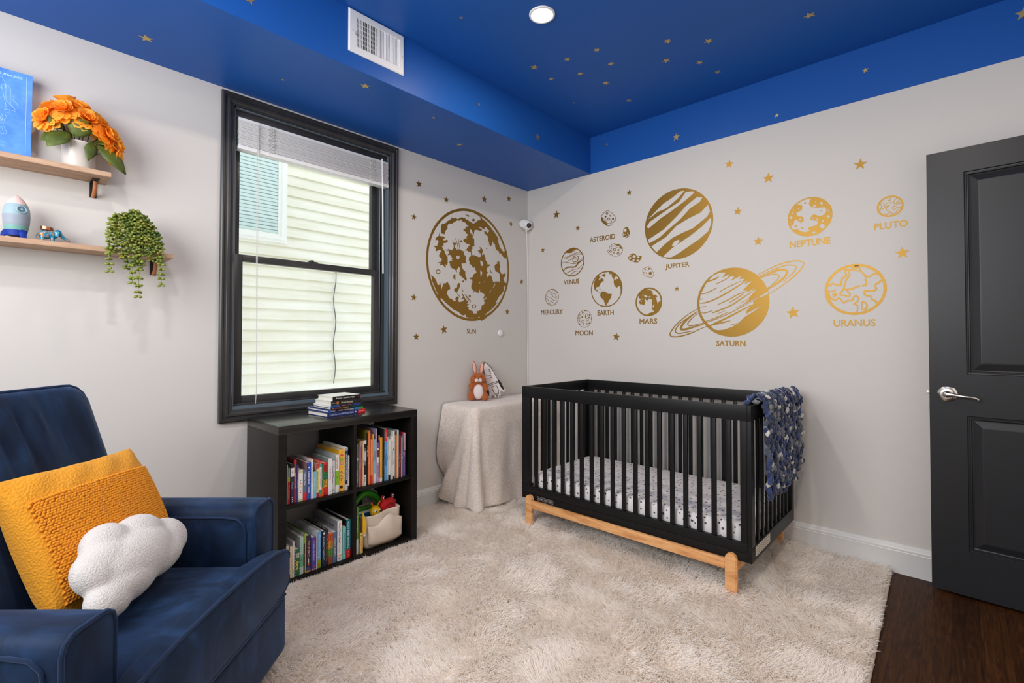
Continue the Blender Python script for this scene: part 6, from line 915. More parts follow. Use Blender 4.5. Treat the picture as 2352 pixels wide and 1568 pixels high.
def row(cube, z0, items, grp, tilt=0):
    for (y, t, zt, bands, text, tc, tr, depth, cover, label, *ex) in items:
        h = zt - z0
        b = book(label, t - .0006, h, depth, bands, text, tc, tr, cover, extra=ex[0] if ex else None, group=grp)
        b.location = (.405 + random.uniform(-.006, .003), y - (.006 if cube == 2 else 0), z0)
UL = 'picture books in the upper left cube'; UR = 'picture books in the upper right cube'; LL = 'picture books in the lower left cube'
row(0, SH + .0005, [
 (-2.1670, .004, .580, [(1, C(190, 208, 176))], '', W_, (0, 1), .17, W_, 'very thin pale green book at the left end of the upper left cube'),
 (-2.1630, .010, .564, [(.62, C(208, 40, 40)), (.74, C(196, 190, 60)), (1, C(150, 158, 150))], 'The Adventures', W_, (.06, .6), .18, C(150, 160, 150), 'thin red book with yellow and grey top, second from left in upper left cube'),
 (-2.1530, .017, .581, [(.68, NV), (.9, W_), (1, BK)], 'Moon', C(150, 170, 210), (.3, .62), .19, C(24, 26, 34), 'navy book with a white block high on its spine, upper left cube', [('spine_dot', BK, dots(.8, r=.16)), ('small_print', W_, dots(.05, .1, .15, r=.12))]),
 (-2.1360, .012, .596, [(1, RD)], 'PIKACHU LOVES', W_, (.3, .72), .21, C(120, 24, 28), 'bright red slim book with white capitals, fourth from the left in the upper left cube'),
 (-2.1240, .007, .570, [(1, C(70, 70, 150))], 'Twinkle Star', C(180, 190, 230), (.2, .8), .17, C(70, 66, 140), 'thin violet blue book beside the bright red one, upper left cube'),
 (-2.1165, .022, .545, [(.07, C(198, 196, 150)), (.9, C(238, 234, 226)), (1, C(206, 204, 158))], '', W_, (0, 1), .16, C(232, 226, 214), 'white spined book with a column of coloured dots, upper left cube', [('red_dots', RD, dots(.28, .57, r=.14)), ('blue_dots', C(90, 150, 176), dots(.36, .66, r=.13)), ('yellow_dot', C(230, 180, 60), dots(.47, r=.16))]),
 (-2.0940, .019, .539, [(.26, C(214, 44, 46)), (1, C(98, 108, 140))], 'Yellow Star', C(220, 224, 230), (.5, .95), .15, C(120, 110, 124), 'slate grey book with a red foot, upper left cube'),
 (-2.0755, .0195, .573, [(1, C(24, 82, 180))], 'Little Blue Truck', W_, (.18, .76), .21, C(150, 112, 116), 'bright blue book with white lettering in the upper left cube', [('spine_mark', W_, dots(.87, r=.2))]),
 (-2.0555, .0115, .584, [(1, W_)], 'Do Not Disturb', C(222, 124, 60), (.3, .9), .20, C(226, 220, 216), 'slim white book with orange lettering beside the bright blue book'),
 (-2.0435, .0155, .524, [(.08, C(150, 190, 206)), (1, C(118, 190, 206))], 'Unicorn', C(210, 236, 240), (.15, .95), .18, C(110, 78, 62), 'short aqua book with pale script, upper left cube'),
 (-2.0275, .0125, .558, [(.14, C(170, 40, 44)), (.85, C(226, 208, 120)), (1, C(206, 60, 52))], 'Wherever You Are', C(96, 110, 70), (.15, .85), .20, C(214, 180, 170), 'cream yellow patterned book with red ends, upper left cube', [('flecks', C(250, 246, 236), speckle(26, .1, 4))]),
 (-2.0145, .0125, .567, [(.07, C(226, 92, 40)), (.2, C(70, 150, 110)), (.84, W_), (.93, C(80, 160, 170)), (1, C(222, 88, 74))], 'Where I SEE you', C(190, 40, 60), (.3, .8), .19, C(220, 120, 100), 'white spined book with teal and orange block ends, upper left cube'),
 (-2.0015, .0085, .553, [(.28, C(226, 104, 40)), (1, C(40, 120, 70))], 'Tree House', W_, (.34, .9), .18, C(60, 110, 66), 'thin green book with an orange foot, upper left cube'),
 (-1.9925, .0225, .555, [(.25, C(220, 40, 34)), (.48, C(246, 182, 42)), (.72, C(52, 142, 60)), (1, C(224, 46, 38))], 'FIRST WORDS', BK, (.3, .92), .17, C(208, 60, 50), 'thick book striped red, green and yellow down its spine, upper left cube', [('teal_patch', C(70, 160, 140), dots(.57, r=.3))]),
 (-1.9695, .0205, .573, [(1, C(230, 228, 228))], 'Lullaby', C(206, 140, 150), (.3, .85), .19, C(120, 136, 132), 'white book with pink script right of the striped one, upper left cube', [('red_print', C(200, 50, 56), dots(.7, .08, r=.14))]),
 (-1.9490, .0185, .558, [(1, C(236, 234, 232))], 'Yellow|Things Change', C(70, 70, 76), (.3, .85), .18, C(232, 230, 228), 'white book with two dark lines of lettering, upper left cube', [('publisher_mark', C(110, 110, 120), dots(.1, r=.2))]),
 (-1.9305, .0185, .584, [(.2, C(226, 226, 220)), (.58, C(128, 184, 40)), (1, C(232, 232, 226))], 'Little Seed', C(200, 90, 90), (.64, .94), .22, C(176, 180, 178), 'white book with a lime green band, left of the tall yellow one', [('flower', C(96, 150, 30), dots(.4, r=.26))]),
 (-1.9120, .0320, .605, [(1, C(244, 180, 50))], '', W_, (0, 1), .23, C(206, 152, 24), 'thick tall yellow alphabet art book with big letters down its spine',
   [('letter_A', C(200, 62, 50), lambda bm, t, h: add_text(bm, 'A', (.0005, t * .15, h * .84), (0, t * .72, 0), (0, 0, h * .075))), ('letter_B', C(96, 160, 60), lambda bm, t, h: add_text(bm, 'B', (.0005, t * .15, h * .74), (0, t * .66, 0), (0, 0, h * .075))), ('letter_C', C(140, 146, 150), lambda bm, t, h: add_text(bm, 'C', (.0005, t * .15, h * .64), (0, t * .72, 0), (0, 0, h * .075))), ('letters_of', C(236, 130, 60), lambda bm, t, h: (add_text(bm, "'s", (.0005, t * .2, h * .57), (0, t * .2, 0), (0, 0, h * .04)), add_text(bm, 'of', (.0005, t * .5, h * .545), (0, t * .26, 0), (0, 0, h * .04)))), ('letters_ART', C(110, 112, 116), lambda bm, t, h: (add_text(bm, 'A', (.0005, t * .15, h * .42), (0, t * .68, 0), (0, 0, h * .07)), add_text(bm, 'R', (.0005, t * .15, h * .33), (0, t * .64, 0), (0, 0, h * .07)), add_text(bm, 'T', (.0005, t * .15, h * .24), (0, t * .68, 0), (0, 0, h * .07)))), ('round_mark', BK, dots(.1, r=.26)), ('small_print', C(190, 120, 30), lambda bm, t, h: add_text(bm, 'TAPIA', (.0005, t * .2, h * .94), (0, t * .6, 0), (0, 0, h * .018)))]),
 (-1.8795, .0145, .613, [(.14, C(200, 198, 194)), (.3, NV), (.93, C(36, 60, 112)), (1, C(214, 214, 210))], 'OUR WORLD OCEAN BOOK', W_, (.18, .9), .24, C(226, 226, 220), 'tall navy book with white capitals right of the yellow alphabet book', [('black_bars', BK, lambda bm, t, h: [box(bm, .0002, .0005, t * (.1 + .3 * k), t * (.22 + .3 * k), h * .945, h * .985) for k in range(3)])]),
 (-1.8645, .0100, .571, [(.12, C(40, 26, 24)), (1, C(232, 226, 218))], 'Good Day', C(120, 110, 130), (.2, .8), .2, W_, 'slim white book with a dark foot at the right end of the upper left cube'),
], UL)
row(1, SH + .0005, [
 (-1.8130, .0115, .621, [(1, C(124, 118, 116))], 'Animal Tales', W_, (.1, .4), .2, C(60, 60, 64), 'taupe grey book at the left end of the upper right cube', [('white_mark', W_, dots(.66, .63, r=.3))]),
 (-1.8010, .0085, .630, [(1, C(126, 156, 190))], 'Cloud', W_, (.3, .6), .2, C(180, 150, 60), 'thin steel blue book, second in the upper right cube'),
 (-1.7925, .0095, .632, [(.88, C(222, 56, 34)), (1, C(200, 160, 60))], 'The Runaway', C(250, 180, 80), (.15, .85), .2, C(204, 150, 50), 'thin red orange book with a gold top, upper right cube'),
 (-1.7825, .0085, .632, [(1, C(246, 190, 140))], 'Peach Tree', C(180, 90, 60), (.2, .8), .2, C(240, 190, 140), 'thin peach book beside the red orange one, upper right cube'),
 (-1.7735, .0150, .633, [(.24, W_), (.55, BK), (.76, W_), (.92, BK), (1, W_)], 'HIDE AND SEEK', C(190, 190, 190), (.3, .95), .2, C(140, 150, 160), 'book with black and white spine blocks, upper right cube', [('small_print', BK, dots(.1, .14, .18, r=.16))]),
 (-1.7580, .0100, .682, [(.96, BK), (1, C(120, 108, 40))], 'The Night Zoo', C(226, 214, 150), (.35, .9), .25, C(122, 112, 26), 'tall thin black book with an olive cover, upper right cube'),
 (-1.7475, .0120, .680, [(1, C(240, 128, 72))], 'Orange', C(250, 190, 150), (.3, .55), .22, C(240, 140, 84), 'tall orange book with pale lettering, upper right cube'),
 (-1.7350, .0125, .633, [(.2, C(214, 44, 40)), (1, C(238, 132, 86))], 'The Tiny Plant', C(252, 226, 206), (.45, .9), .2, C(232, 140, 92), 'salmon book with a red foot, upper right cube', [('white_mark', W_, dots(.95, r=.24))]),
 (-1.7222, .0078, .658, [(1, C(240, 170, 72))], 'Sunny Side', C(190, 100, 40), (.2, .8), .22, C(234, 168, 80), 'slim amber book right of the salmon one, upper right cube'),
 (-1.7140, .0115, .629, [(.22, C(222, 216, 224)), (1, C(140, 176, 188))], 'Small Bear', C(60, 86, 100), (.35, .9), .2, C(150, 180, 190), 'pale blue book with a white foot, upper right cube'),
 (-1.7022, .0075, .685, [(1, C(186, 166, 198))], 'Lilac', C(120, 90, 140), (.2, .6), .27, C(160, 150, 176), 'tall thin lilac book, upper right cube'),
 (-1.6945, .0105, .608, [(.5, C(196, 160, 206)), (.64, W_), (.82, C(112, 54, 34)), (.86, W_), (1, C(126, 76, 160))], 'Big Feelings', BK, (.06, .5), .19, C(70, 50, 110), 'short purple book with a brown block on its spine, upper right cube'),
 (-1.6838, .0070, .646, [(.1, C(230, 130, 40)), (.9, C(40, 40, 60)), (1, C(238, 150, 60))], 'Rocket', W_, (.2, .8), .2, C(50, 40, 96), 'thin dark book with orange ends, upper right cube'),
 (-1.6765, .0150, .633, [(.08, W_), (1, C(224, 160, 44))], 'Brown Bear', C(246, 220, 150), (.3, .85), .2, C(214, 150, 40), 'golden yellow book left of the tall black one, upper right cube'),
 (-1.6612, .0115, .677, [(1, BK)], 'Stargazing', C(120, 120, 120), (.1, .5), .26, C(30, 34, 32), 'tall black book in the middle of the upper right cube'),
 (-1.6490, .0155, .676, [(.76, C(84, 156, 220)), (1, C(222, 50, 48))], 'The Snail', C(30, 60, 140), (.1, .72), .22, C(200, 206, 206), 'bright sky blue book with a red top block, upper right cube', [('top_print', W_, dots(.84, .88, .92, r=.16)), ('gold_dot', C(220, 180, 70), dots(.63, r=.22))]),
 (-1.6330, .0100, .632, [(1, C(206, 216, 206))], 'Hush', C(120, 100, 80), (.2, .8), .2, C(210, 204, 196), 'slim pale mint book right of the sky blue one, upper right cube'),
 (-1.6225, .0128, .615, [(.12, BK), (1, C(228, 226, 220))], 'Snow', C(150, 150, 150), (.3, .8), .19, C(206, 204, 200), 'short white book with a black foot, upper right cube'),
 (-1.6092, .0115, .631, [(.9, C(216, 214, 208)), (1, C(240, 238, 234))], 'THE WHITE HOUSE', BK, (.14, .85), .2, C(214, 212, 208), 'white book with a column of black lettering, upper right cube'),
 (-1.5973, .0112, .658, [(.06, C(100, 30, 36)), (1, C(236, 232, 224))], 'Polar', C(160, 160, 160), (.2, .5), .22, C(230, 226, 218), 'tall white book with a black mark on its spine, upper right cube', [('dark_mark', C(60, 40, 40), dots(.62, .6, r=.3))]),
 (-1.5858, .0068, .632, [(1, C(196, 216, 232))], 'Sky', C(90, 120, 150), (.4, .8), .2, C(200, 216, 228), 'thin ice blue book, upper right cube'),
 (-1.5788, .0075, .636, [(1, C(226, 146, 76))], 'Fox', C(250, 220, 190), (.3, .8), .2, C(224, 140, 80), 'thin orange book near the tall mint one, upper right cube'),
 (-1.5710, .0105, .660, [(1, C(196, 212, 202))], '', W_, (0, 1), .27, C(152, 164, 160), 'tall plain pale mint book, upper right cube'),
 (-1.5590, .0150, .631, [(1, C(120, 22, 34))], 'Ruby Shoes', C(236, 200, 190), (.1, .7), .2, C(60, 76, 76), 'dark red book in the upper right cube'),
 (-1.5435, .0062, .620, [(1, C(214, 214, 214))], 'Ant', C(120, 120, 120), (.3, .6), .19, W_, 'very thin white book right of the dark red one, upper right cube'),
 (-1.5368, .0075, .628, [(1, C(84, 108, 150))], 'Ocean', W_, (.2, .7), .19, C(70, 90, 110), 'thin dusty blue book, upper right cube'),
 (-1.5285, .0095, .640, [(.8, C(200, 30, 56)), (1, C(226, 92, 120))], 'ROSE', W_, (.3, .75), .2, C(200, 60, 80), 'crimson book with a pink top near the right end of the upper right cube'),
 (-1.5185, .0065, .637, [(.6, C(90, 100, 180)), (1, C(214, 206, 216))], 'Bluebell', W_, (.2, .8), .2, C(80, 120, 120), 'thin lavender book at the right end of the upper right cube'),
], UR)
z0 = .0525
row(2, z0, [
 (-2.1640, .014, .205, [(1, C(214, 206, 190))], '', W_, (0, 1), .2, C(200, 196, 188), 'thin grey white book at the left end of the lower left cube'),
 (-2.1460, .0125, .198, [(1, C(232, 210, 170))], 'Counting Sheep', C(150, 120, 80), (.1, .8), .19, C(190, 196, 206), 'cream book with brown lettering, lower left cube'),
 (-2.1330, .0080, .218, [(1, C(236, 232, 230))], 'ABC', RD, (.1, .2), .2, C(214, 208, 206), 'thin white book with black dots on its spine, lower left cube', [('dots', BK, dots(.97, .91, .85, .3, .2, r=.14))]),
 (-2.1240, .0240, .178, [(1, C(30, 104, 52))], '', W_, (0, 1), .17, C(140, 150, 150), 'green polka dot board book with yellow lettering, lower left cube', [('dots', W_, lambda bm, t, h: [ball(bm, (.0002, t * y, h * (.06 + .11 * k)), (.0004, t * .06, t * .06), 1) for y in (.12, .9) for k in range(9)]), ('farm_lettering', C(246, 210, 70), lambda bm, t, h: add_text(bm, 'Farm', (.0005, t * .3, h * .55), (0, 0, -h * .3), (0, t * .42, 0), .03)), ('bars', W_, lambda bm, t, h: [box(bm, .0002, .0005, t * (.25 + .17 * k), t * (.33 + .17 * k), h * .68, h * .86) for k in range(4)])]),
 (-2.0980, .0175, .227, [(.2, C(196, 210, 200)), (.52, C(110, 176, 140)), (1, C(178, 210, 196))], 'Jungle', C(140, 186, 160), (.6, .9), .23, C(178, 182, 176), 'thick pale mint board book with a green middle, lower left cube', [('red_mark', C(190, 50, 50), dots(.38, r=.2))]),
 (-2.0800, .0065, .238, [(.18, C(40, 120, 90)), (.75, BK), (1, C(130, 170, 50))], 'Seek', W_, (.2, .7), .22, C(186, 182, 170), 'thin black book with green ends, lower left cube'),
 (-2.0730, .0055, .240, [(1, C(232, 186, 100))], '', W_, (0, 1), .22, C(96, 140, 60), 'very thin amber book, lower left cube'),
 (-2.0670, .0205, .225, [(.045, C(226, 160, 70)), (.14, C(80, 76, 150)), (1, C(42, 36, 66))], 'POP-UP SPACE', C(240, 176, 150), (.42, .86), .2, C(100, 130, 60), 'dark plum book with a tiny rocket on its spine, lower left cube', [('rocket_print', W_, lambda bm, t, h: prism(bm, [(.4 * t, 0), (.6 * t, 0), (.58 * t, .1 * h), (.5 * t, .16 * h), (.42 * t, .1 * h)], 0, .0003, Matrix(((0, 0, 1, .0002), (1, 0, 0, 0), (0, 1, 0, .24 * h), (0, 0, 0, 1))))), ('flame_print', C(230, 110, 60), dots(.22, .19, r=.16))]),
 (-2.0440, .0220, .210, [(.03, C(80, 72, 160)), (.06, C(230, 170, 70)), (1, C(78, 66, 160))], 'Twinkle with Mother', C(200, 190, 240), (.3, .86), .2, C(150, 150, 160), 'indigo purple book with a gold foot line, lower left cube', [('red_mark', C(210, 60, 70), dots(.9, .12, r=.2))]),
 (-2.0210, .0055, .225, [(1, C(226, 220, 226))], '', W_, (0, 1), .2, C(216, 212, 214), 'thin white speckled book right of the indigo one, lower left cube', [('flecks', C(120, 70, 130), speckle(24, .2, 9))]),
 (-2.0150, .0225, .226, [(.22, C(146, 166, 40)), (1, C(112, 172, 222))], 'Fantastic Flying', C(206, 230, 246), (.28, .9), .23, C(190, 206, 216), 'light blue book with an olive green foot, lower left cube', [('red_mark', C(216, 66, 40), dots(.1, r=.2))]),
 (-1.9910, .0195, .224, [(1, C(22, 40, 64))], 'do you see a|polar bear!', C(226, 230, 234), (.18, .86), .24, C(24, 30, 36), 'dark navy book with chunky white lettering, lower left cube', [('bear_mark', W_, dots(.94, r=.3))]),
 (-1.9710, .0125, .227, [(1, C(34, 26, 48))], 'Cuddle, Cuddle, Little Star', C(240, 206, 110), (.12, .86), .23, C(30, 24, 40), 'near black book with long yellow lettering, lower left cube'),
 (-1.9560, .0215, .204, [(.26, C(150, 78, 46)), (.5, C(92, 158, 50)), (.74, C(242, 160, 38)), (1, C(230, 92, 40))], 'First 100 Words', C(60, 30, 20), (.28, .94), .17, C(210, 200, 196), 'board book striped orange, green and brown, lower left cube'),
 (-1.9340, .0205, .202, [(1, C(78, 108, 146))], 'Night BABY', C(206, 206, 170), (.2, .8), .2, C(198, 200, 200), 'slate blue board book with pale speckles, lower left cube', [('flecks', C(210, 216, 226), speckle(26, .05, 21))]),
 (-1.9110, .0255, .250, [(.12, C(232, 228, 226)), (.15, C(236, 176, 70)), (1, C(236, 232, 230))], '', W_, (0, 1), .25, C(150, 154, 156), 'thick tall white board book with colourful lettering, lower left cube',
   [('title_red', C(204, 40, 48), lambda bm, t, h: add_text(bm, 'See,', (.0005, t * .3, h * .95), (0, 0, -h * .14), (0, t * .42, 0))), ('title_blue', C(60, 80, 150), lambda bm, t, h: add_text(bm, 'Touch,', (.0005, t * .3, h * .79), (0, 0, -h * .19), (0, t * .42, 0))), ('title_violet', C(120, 60, 110), lambda bm, t, h: add_text(bm, 'Feel', (.0005, t * .3, h * .58), (0, 0, -h * .13), (0, t * .42, 0))), ('title_tail', C(200, 120, 110), lambda bm, t, h: add_text(bm, 'A first book', (.0005, t * .36, h * .43), (0, 0, -h * .22), (0, t * .26, 0))), ('round_mark', C(190, 120, 130), dots(.07, r=.2)),
    ('cover_lettering', C(110, 60, 70), lambda bm, t, h: add_text(bm, 'See, Touch, Feel', (-.23, -.0005, h * .80), (.19, 0, 0), (0, 0, h * .10), .02))]),
 (-1.8830, .0185, .214, [(1, C(128, 204, 196))], 'Humming Bird', C(60, 110, 130), (.15, .8), .2, C(226, 196, 184), 'aqua book left of the teal one, lower left cube'),
 (-1.8620, .0235, .245, [(.22, C(210, 34, 36)), (1, C(26, 122, 134))], 'NOISY BABY ANIMALS', C(226, 240, 236), (.25, .95), .26, C(18, 24, 26), 'tall teal book with white capitals and red foot, lower left cube', [('foot_print', C(240, 150, 140), lambda bm, t, h: add_text(bm, 'Tiger Tales', (.0005, t * .35, h * .2), (0, 0, -h * .16), (0, t * .3, 0)))]),
], LL)
RR = 'picture books in the lower right cube'
row(3, z0, [
 (-1.8120, .0115, .296, [(.32, C(224, 222, 208)), (1, C(98, 150, 40))], 'The Wonder of You', W_, (.42, .86), .24, C(90, 130, 40), 'tall green book with a white foot at the left of the lower right cube'),
 (-1.8000, .0055, .221, [(.32, C(96, 126, 40)), (1, C(126, 26, 32))], '', W_, (0, 1), .2, C(110, 30, 34), 'thin dark red book in the lower right cube'),
 (-1.7935, .0170, .154, [(1, C(242, 208, 112))], 'Goodnight Farm', C(216, 130, 80), (.15, .75), .12, C(240, 206, 120), 'small butter yellow book beside the canvas bin', [('brown_dot', C(150, 90, 40), dots(.9, r=.22))]),
], RR)
# dark picture book standing cover out behind the toys
b = book('dark picture book standing cover outwards behind the toy bin', .012, .29, .19, [(1, C(18, 20, 24))], '', W_, (0, 1), C(24, 27, 34), extra=[('cover_picture', C(110, 60, 24), lambda bm, t, h: prism(bm, [(-.16, .12), (-.10, .14), (-.08, .17), (-.15, .16)], 0, .0003, Matrix(((1, 0, 0, 0), (0, 0, -1, -.0002), (0, 1, 0, 0), (0, 0, 0, 1))))), ('cover_lettering', C(150, 90, 96), lambda bm, t, h: add_text(bm, 'Goodnight Moon', (-.17, -.0005, h * .42), (.15, 0, 0), (0, 0, .016)))])
b.location = (.115, -1.615, z0); b.rotation_euler = (0, 0, math.radians(90))

# stack of six lying on the bookcase, spines to the room
def lay(label, y0, y1, z, t, depth, bands, text, tc, tr, cover, rot, xo=0, ex=None):
    L = y1 - y0
    b = book(label, t, L, depth, bands, text, tc, tr, cover, extra=ex, group='books stacked on the bookcase', ts=.5)
    # spine bottom towards +Y: text reads left to right
    b.matrix_world = Matrix.Translation((.318 + xo, y1, z)) @ Matrix.Rotation(rot, 4, 'Z') @ Matrix(((1, 0, 0, 0), (0, 0, -1, 0), (0, 1, 0, 0), (0, 0, 0, 1)))
z = KH + .0005
lay('dark blue hardback with a red block, bottom of the stack on the bookcase', -1.942, -1.717, z, .021, .19, [(.2, C(214, 38, 44)), (1, C(38, 52, 110))], 'I Love You to the MOON and BACK', C(190, 200, 230), (.32, .94), C(34, 48, 100), math.radians(5), 0, [('white_dot', W_, dots(.27, r=.2)), ('red_block_lettering', W_, lambda bm, t, h: add_text(bm, 'Tiger Tales', (.0005, t * .36, h * .17), (0, 0, -h * .13), (0, t * .28, 0)))]); z += .0215
lay('navy and teal book with orange lettering, second from the bottom of the stack', -1.933, -1.729, z, .0125, .22, [(.1, C(70, 140, 60)), (.26, C(40, 130, 170)), (.4, C(28, 50, 110)), (.92, C(20, 34, 70)), (1, C(40, 90, 170))], 'SLEEP TIGHT', C(244, 190, 120), (.42, .72), C(34, 60, 120), math.radians(3), 0, [('small_print', W_, lambda bm, t, h: (add_text(bm, 'Brad Meltzer', (.0005, t * .2, h * .4), (0, 0, -h * .12), (0, t * .5, 0)), add_text(bm, 'SASQU', (.0005, t * .2, h * .93), (0, 0, -h * .12), (0, t * .5, 0))))]); z += .013
lay('dark book with red and yellow LITTLE PLANETS lettering, third from the bottom of the stack', -1.922, -1.731, z, .0115, .17, [(.4, C(20, 56, 60)), (1, C(16, 26, 40))], 'PLANETS', C(246, 208, 70), (.42, .66), C(24, 40, 70), math.radians(5), 0, [('red_lettering', C(226, 90, 50), lambda bm, t, h: add_text(bm, 'LITTLE', (.0005, t * .25, h * .88), (0, 0, -h * .19), (0, t * .5, 0), .02)), ('pink_mark', C(226, 100, 140), dots(.94, r=.26))]); z += .012
lay('thin blue book with a pink lettered spine, fourth from the bottom of the stack', -1.922, -1.733, z, .0095, .17, [(.06, C(40, 20, 24)), (.3, C(38, 66, 140)), (.74, C(30, 30, 44)), (1, C(42, 84, 160))], 'NURSERY RHYMES', C(230, 130, 150), (.34, .7), C(226, 230, 232), math.radians(5)); z += .010
lay('charcoal board book with cream script, second from the top of the stack', -1.919, -1.739, z, .0225, .16, [(1, C(36, 34, 32))], 'Dream Animals', C(222, 208, 180), (.3, .68), C(224, 224, 216), math.radians(4.5), 0, [('orange_picture', C(196, 110, 46), dots(.80, r=.34)), ('small_print', C(190, 180, 160), lambda bm, t, h: add_text(bm, 'MARTIN', (.0005, t * .4, h * .97), (0, 0, -h * .1), (0, t * .18, 0)))]); z += .023
lay('black spined white board book on top of the stack', -1.909, -1.746, z, .0215, .15, [(1, C(16, 14, 14))], 'Shannon - Little Owl Night', C(236, 232, 226), (.22, .9), C(232, 236, 226), math.radians(4), 0, [('red_mark', C(150, 20, 30), dots(.07, r=.2))])
# ---------------------------------------------------------------- toy bin in the lower right cube
CANV = mat('cream_canvas', srgb(214, 198, 180), .9, spec=.15, nodes=bump_only(160, .35, .002))
bn = thing('canvas_bin', 'cream canvas bin of toys in the lower right cube', 'storage bin', (.30, -1.652, .053))
bm = bmnew(); rings = []; Z = [0, .02, .07, .13, .165, .175, .178]
for k, z in enumerate(Z):
    g = (.92, 1.0, 1.03, 1.02, 1.0, 1.0, .985)[k]
    r = []
    for x, y in resample(rrect(.19 * g, .215 * g, .03, 6), 64):
        bulge = .010 * math.sin(y * 40 + z * 18) * (.3 + z * 3) if x > .07 else .004 * math.sin(y * 31 + z * 20)
        r.append((x + bulge, y + (.010 * (z / .18) if y > .05 else -.004 * (z / .18)), z + (.006 * math.sin(y * 14) if z > .1 else 0)))
    rings.append(r)
inner = [[(x * .965, y * .965, z) for x, y, z in rings[-1]], [(x * .95, y * .95, .12) for x, y, z in rings[-1]], [(x * .93, y * .93, .012) for x, y, z in rings[-1]]]
loft(bm, rings + inner); bmesh.ops.recalc_face_normals(bm, faces=bm.faces[:]); obj('bin_body', bm, CANV, bn, True, 0)
bm = bmnew(); rows_ = []
for k in range(9):
    t = k / 8; r = []
    for i in range(25):
        u = i / 24; y = -.094 + .21 * u
        zt = .132 - .030 * math.sin(u * PI * 2.0 + .4) * .5 + (.018 if .3 < u < .8 else 0) * math.sin((u - .3) / .5 * PI); zb = .012 + .018 * (2 * u - 1) ** 4
        z = zb + (zt - zb) * t
        out = .103 + .016 * math.sin(t * PI) ** .6 * (1 - (2 * u - 1) ** 6) + .005 * math.sin(u * 11 + t * 2.5) * math.sin(t * PI)
        r.append((out, y, z))
    rows_.append(r)
loft(bm, rows_, cap=False, closed=False); pk = obj('front_pocket', bm, CANV, bn, True, 0); sd_ = pk.modifiers.new('t', 'SOLIDIFY'); sd_.thickness = .003; sd_.offset = 0
# toys
TG = mat('toy_green', srgb(58, 158, 28), .35); TY = mat('toy_yellow', srgb(236, 188, 30), .35); TR = mat('toy_red', srgb(196, 20, 24), .8, sheen=.3, sheen_tint=(1, .3, .3)); TO = mat('toy_orange', srgb(226, 104, 36), .5); TB2 = mat('toy_blue', srgb(28, 106, 176), .4); TW = mat('toy_white', srgb(222, 226, 226), .4)
EYW = mat('eye_white', srgb(240, 240, 238), .3)
t = thing('toy_tablet', 'green handled blue and white toy leaning in the canvas bin', 'toy', (.275, -1.665, .15), 0)
RM = Matrix.Rotation(math.radians(-10), 4, 'Y')
bm = bmnew(); box(bm, -.012, .012, -.085, .075, -.06, .080, bev=.008, M=RM); obj('toy_body', bm, TW, t)
bm = bmnew(); box(bm, .0125, .016, -.075, .068, .03, .055, bev=.0015, M=RM); obj('blue_stripe', bm, TB2, t)
bm = bmnew(); pts = [RM @ Vector((0, -.088 + .165 * u, .07 + .085 * math.sin(PI * (u * .92 + .04)) ** .7)) for u in np.linspace(0, 1, 22)]
tube(bm, pts, [.013 + .006 * abs(math.sin(k * .14)) for k in range(22)], 12); box(bm, -.013, .0135, -.09, .08, .066, .088, bev=.006, M=RM); obj('handle', bm, TG, t)
t = thing('caterpillar_toy', 'yellow smiling caterpillar toy with orange feelers in the canvas bin', 'toy', (.345, -1.668, .226))
bm = bmnew(); ball(bm, (0, 0, 0), (.028, .031, .030), 3); obj('head', bm, TY, t)
for sy in (-1, 1):
    bm = bmnew(); tube(bm, [(0, sy * .013, .022), (.002, sy * .018, .038), (.004, sy * .025, .046)], .0036, 8); ball(bm, (.004, sy * .025, .047), .0055, 2); obj('feeler', bm, TO, t)
    bm = bmnew(); ball(bm, (.0245, sy * .0125, .006), (.004, .0075, .0085), 2); e = obj('eye', bm, EYW, t)
    bm = bmnew(); ball(bm, (.0282, sy * .0118, .006), (.0025, .004, .005), 2); obj('pupil', bm, DARK, e)
bm = bmnew(); tube(bm, [(.026, -.012, -.008), (.0275, -.007, -.014), (.028, 0, -.016), (.0275, .007, -.014), (.026, .012, -.008)], .0012, 6); obj('smile', bm, DARK, t)
bm = bmnew()
for k in range(2): ball(bm, (-.02, .01 - .02 * k, -.04 - .03 * k), .024, 2)
obj('body', bm, TG, t)
t = thing('crab_toy', 'red plush crab with stalk eyes peeking out of the canvas bin', 'soft toy', (.335, -1.585, .238))
bm = bmnew()
rr2 = resample([(-.045, -.03), (.045, -.03), (.05, .02), (.025, .036), (-.025, .034), (-.05, .01)], 40)
cushion(bm, rr2, .004, .022, 2, 8, Matrix(((0, 0, 1, 0), (1, 0, 0, 0), (0, 1, 0, 0), (0, 0, 0, 1)))); obj('crab_body', bm, TR, t, True, 0)
for sy in (-1, 1):
    bm = bmnew(); tube(bm, [(.0, sy * .028, .026), (.002, sy * .031, .045)], .0085, 10); ball(bm, (.002, sy * .031, .048), .0115, 2); s_ = obj('eye_stalk', bm, TR, t)
    bm = bmnew(); ball(bm, (.011, sy * .029, .047), (.0035, .007, .0075), 2); e = obj('eye', bm, EYW, s_)
    bm = bmnew(); ball(bm, (.0142, sy * .0285, .047), (.0018, .004, .0045), 2); obj('pupil', bm, DARK, s_)
bm = bmnew(); tube(bm, [(.022, -.022, .004), (.025, 0, .014), (.022, .024, .006)], .005, 8); obj('mouth_fold', bm, mat('toy_red_dark', srgb(140, 12, 16), .8), t)
t = thing('toy_spatula', 'yellow plastic toy hooked over the left rim of the canvas bin', 'toy', (.397, -1.766, .19))
bm = bmnew(); prism(bm, [(-.011, -.045), (.010, -.045), (.013, .01), (.006, .03), (-.004, .062), (-.011, .07), (-.012, .02)], -.006, .006, Matrix(((0, 0, 1, 0), (1, 0, 0, 0), (0, 1, 0, 0), (0, 0, 0, 1))), bev=.002); obj('handle', bm, TY, t)
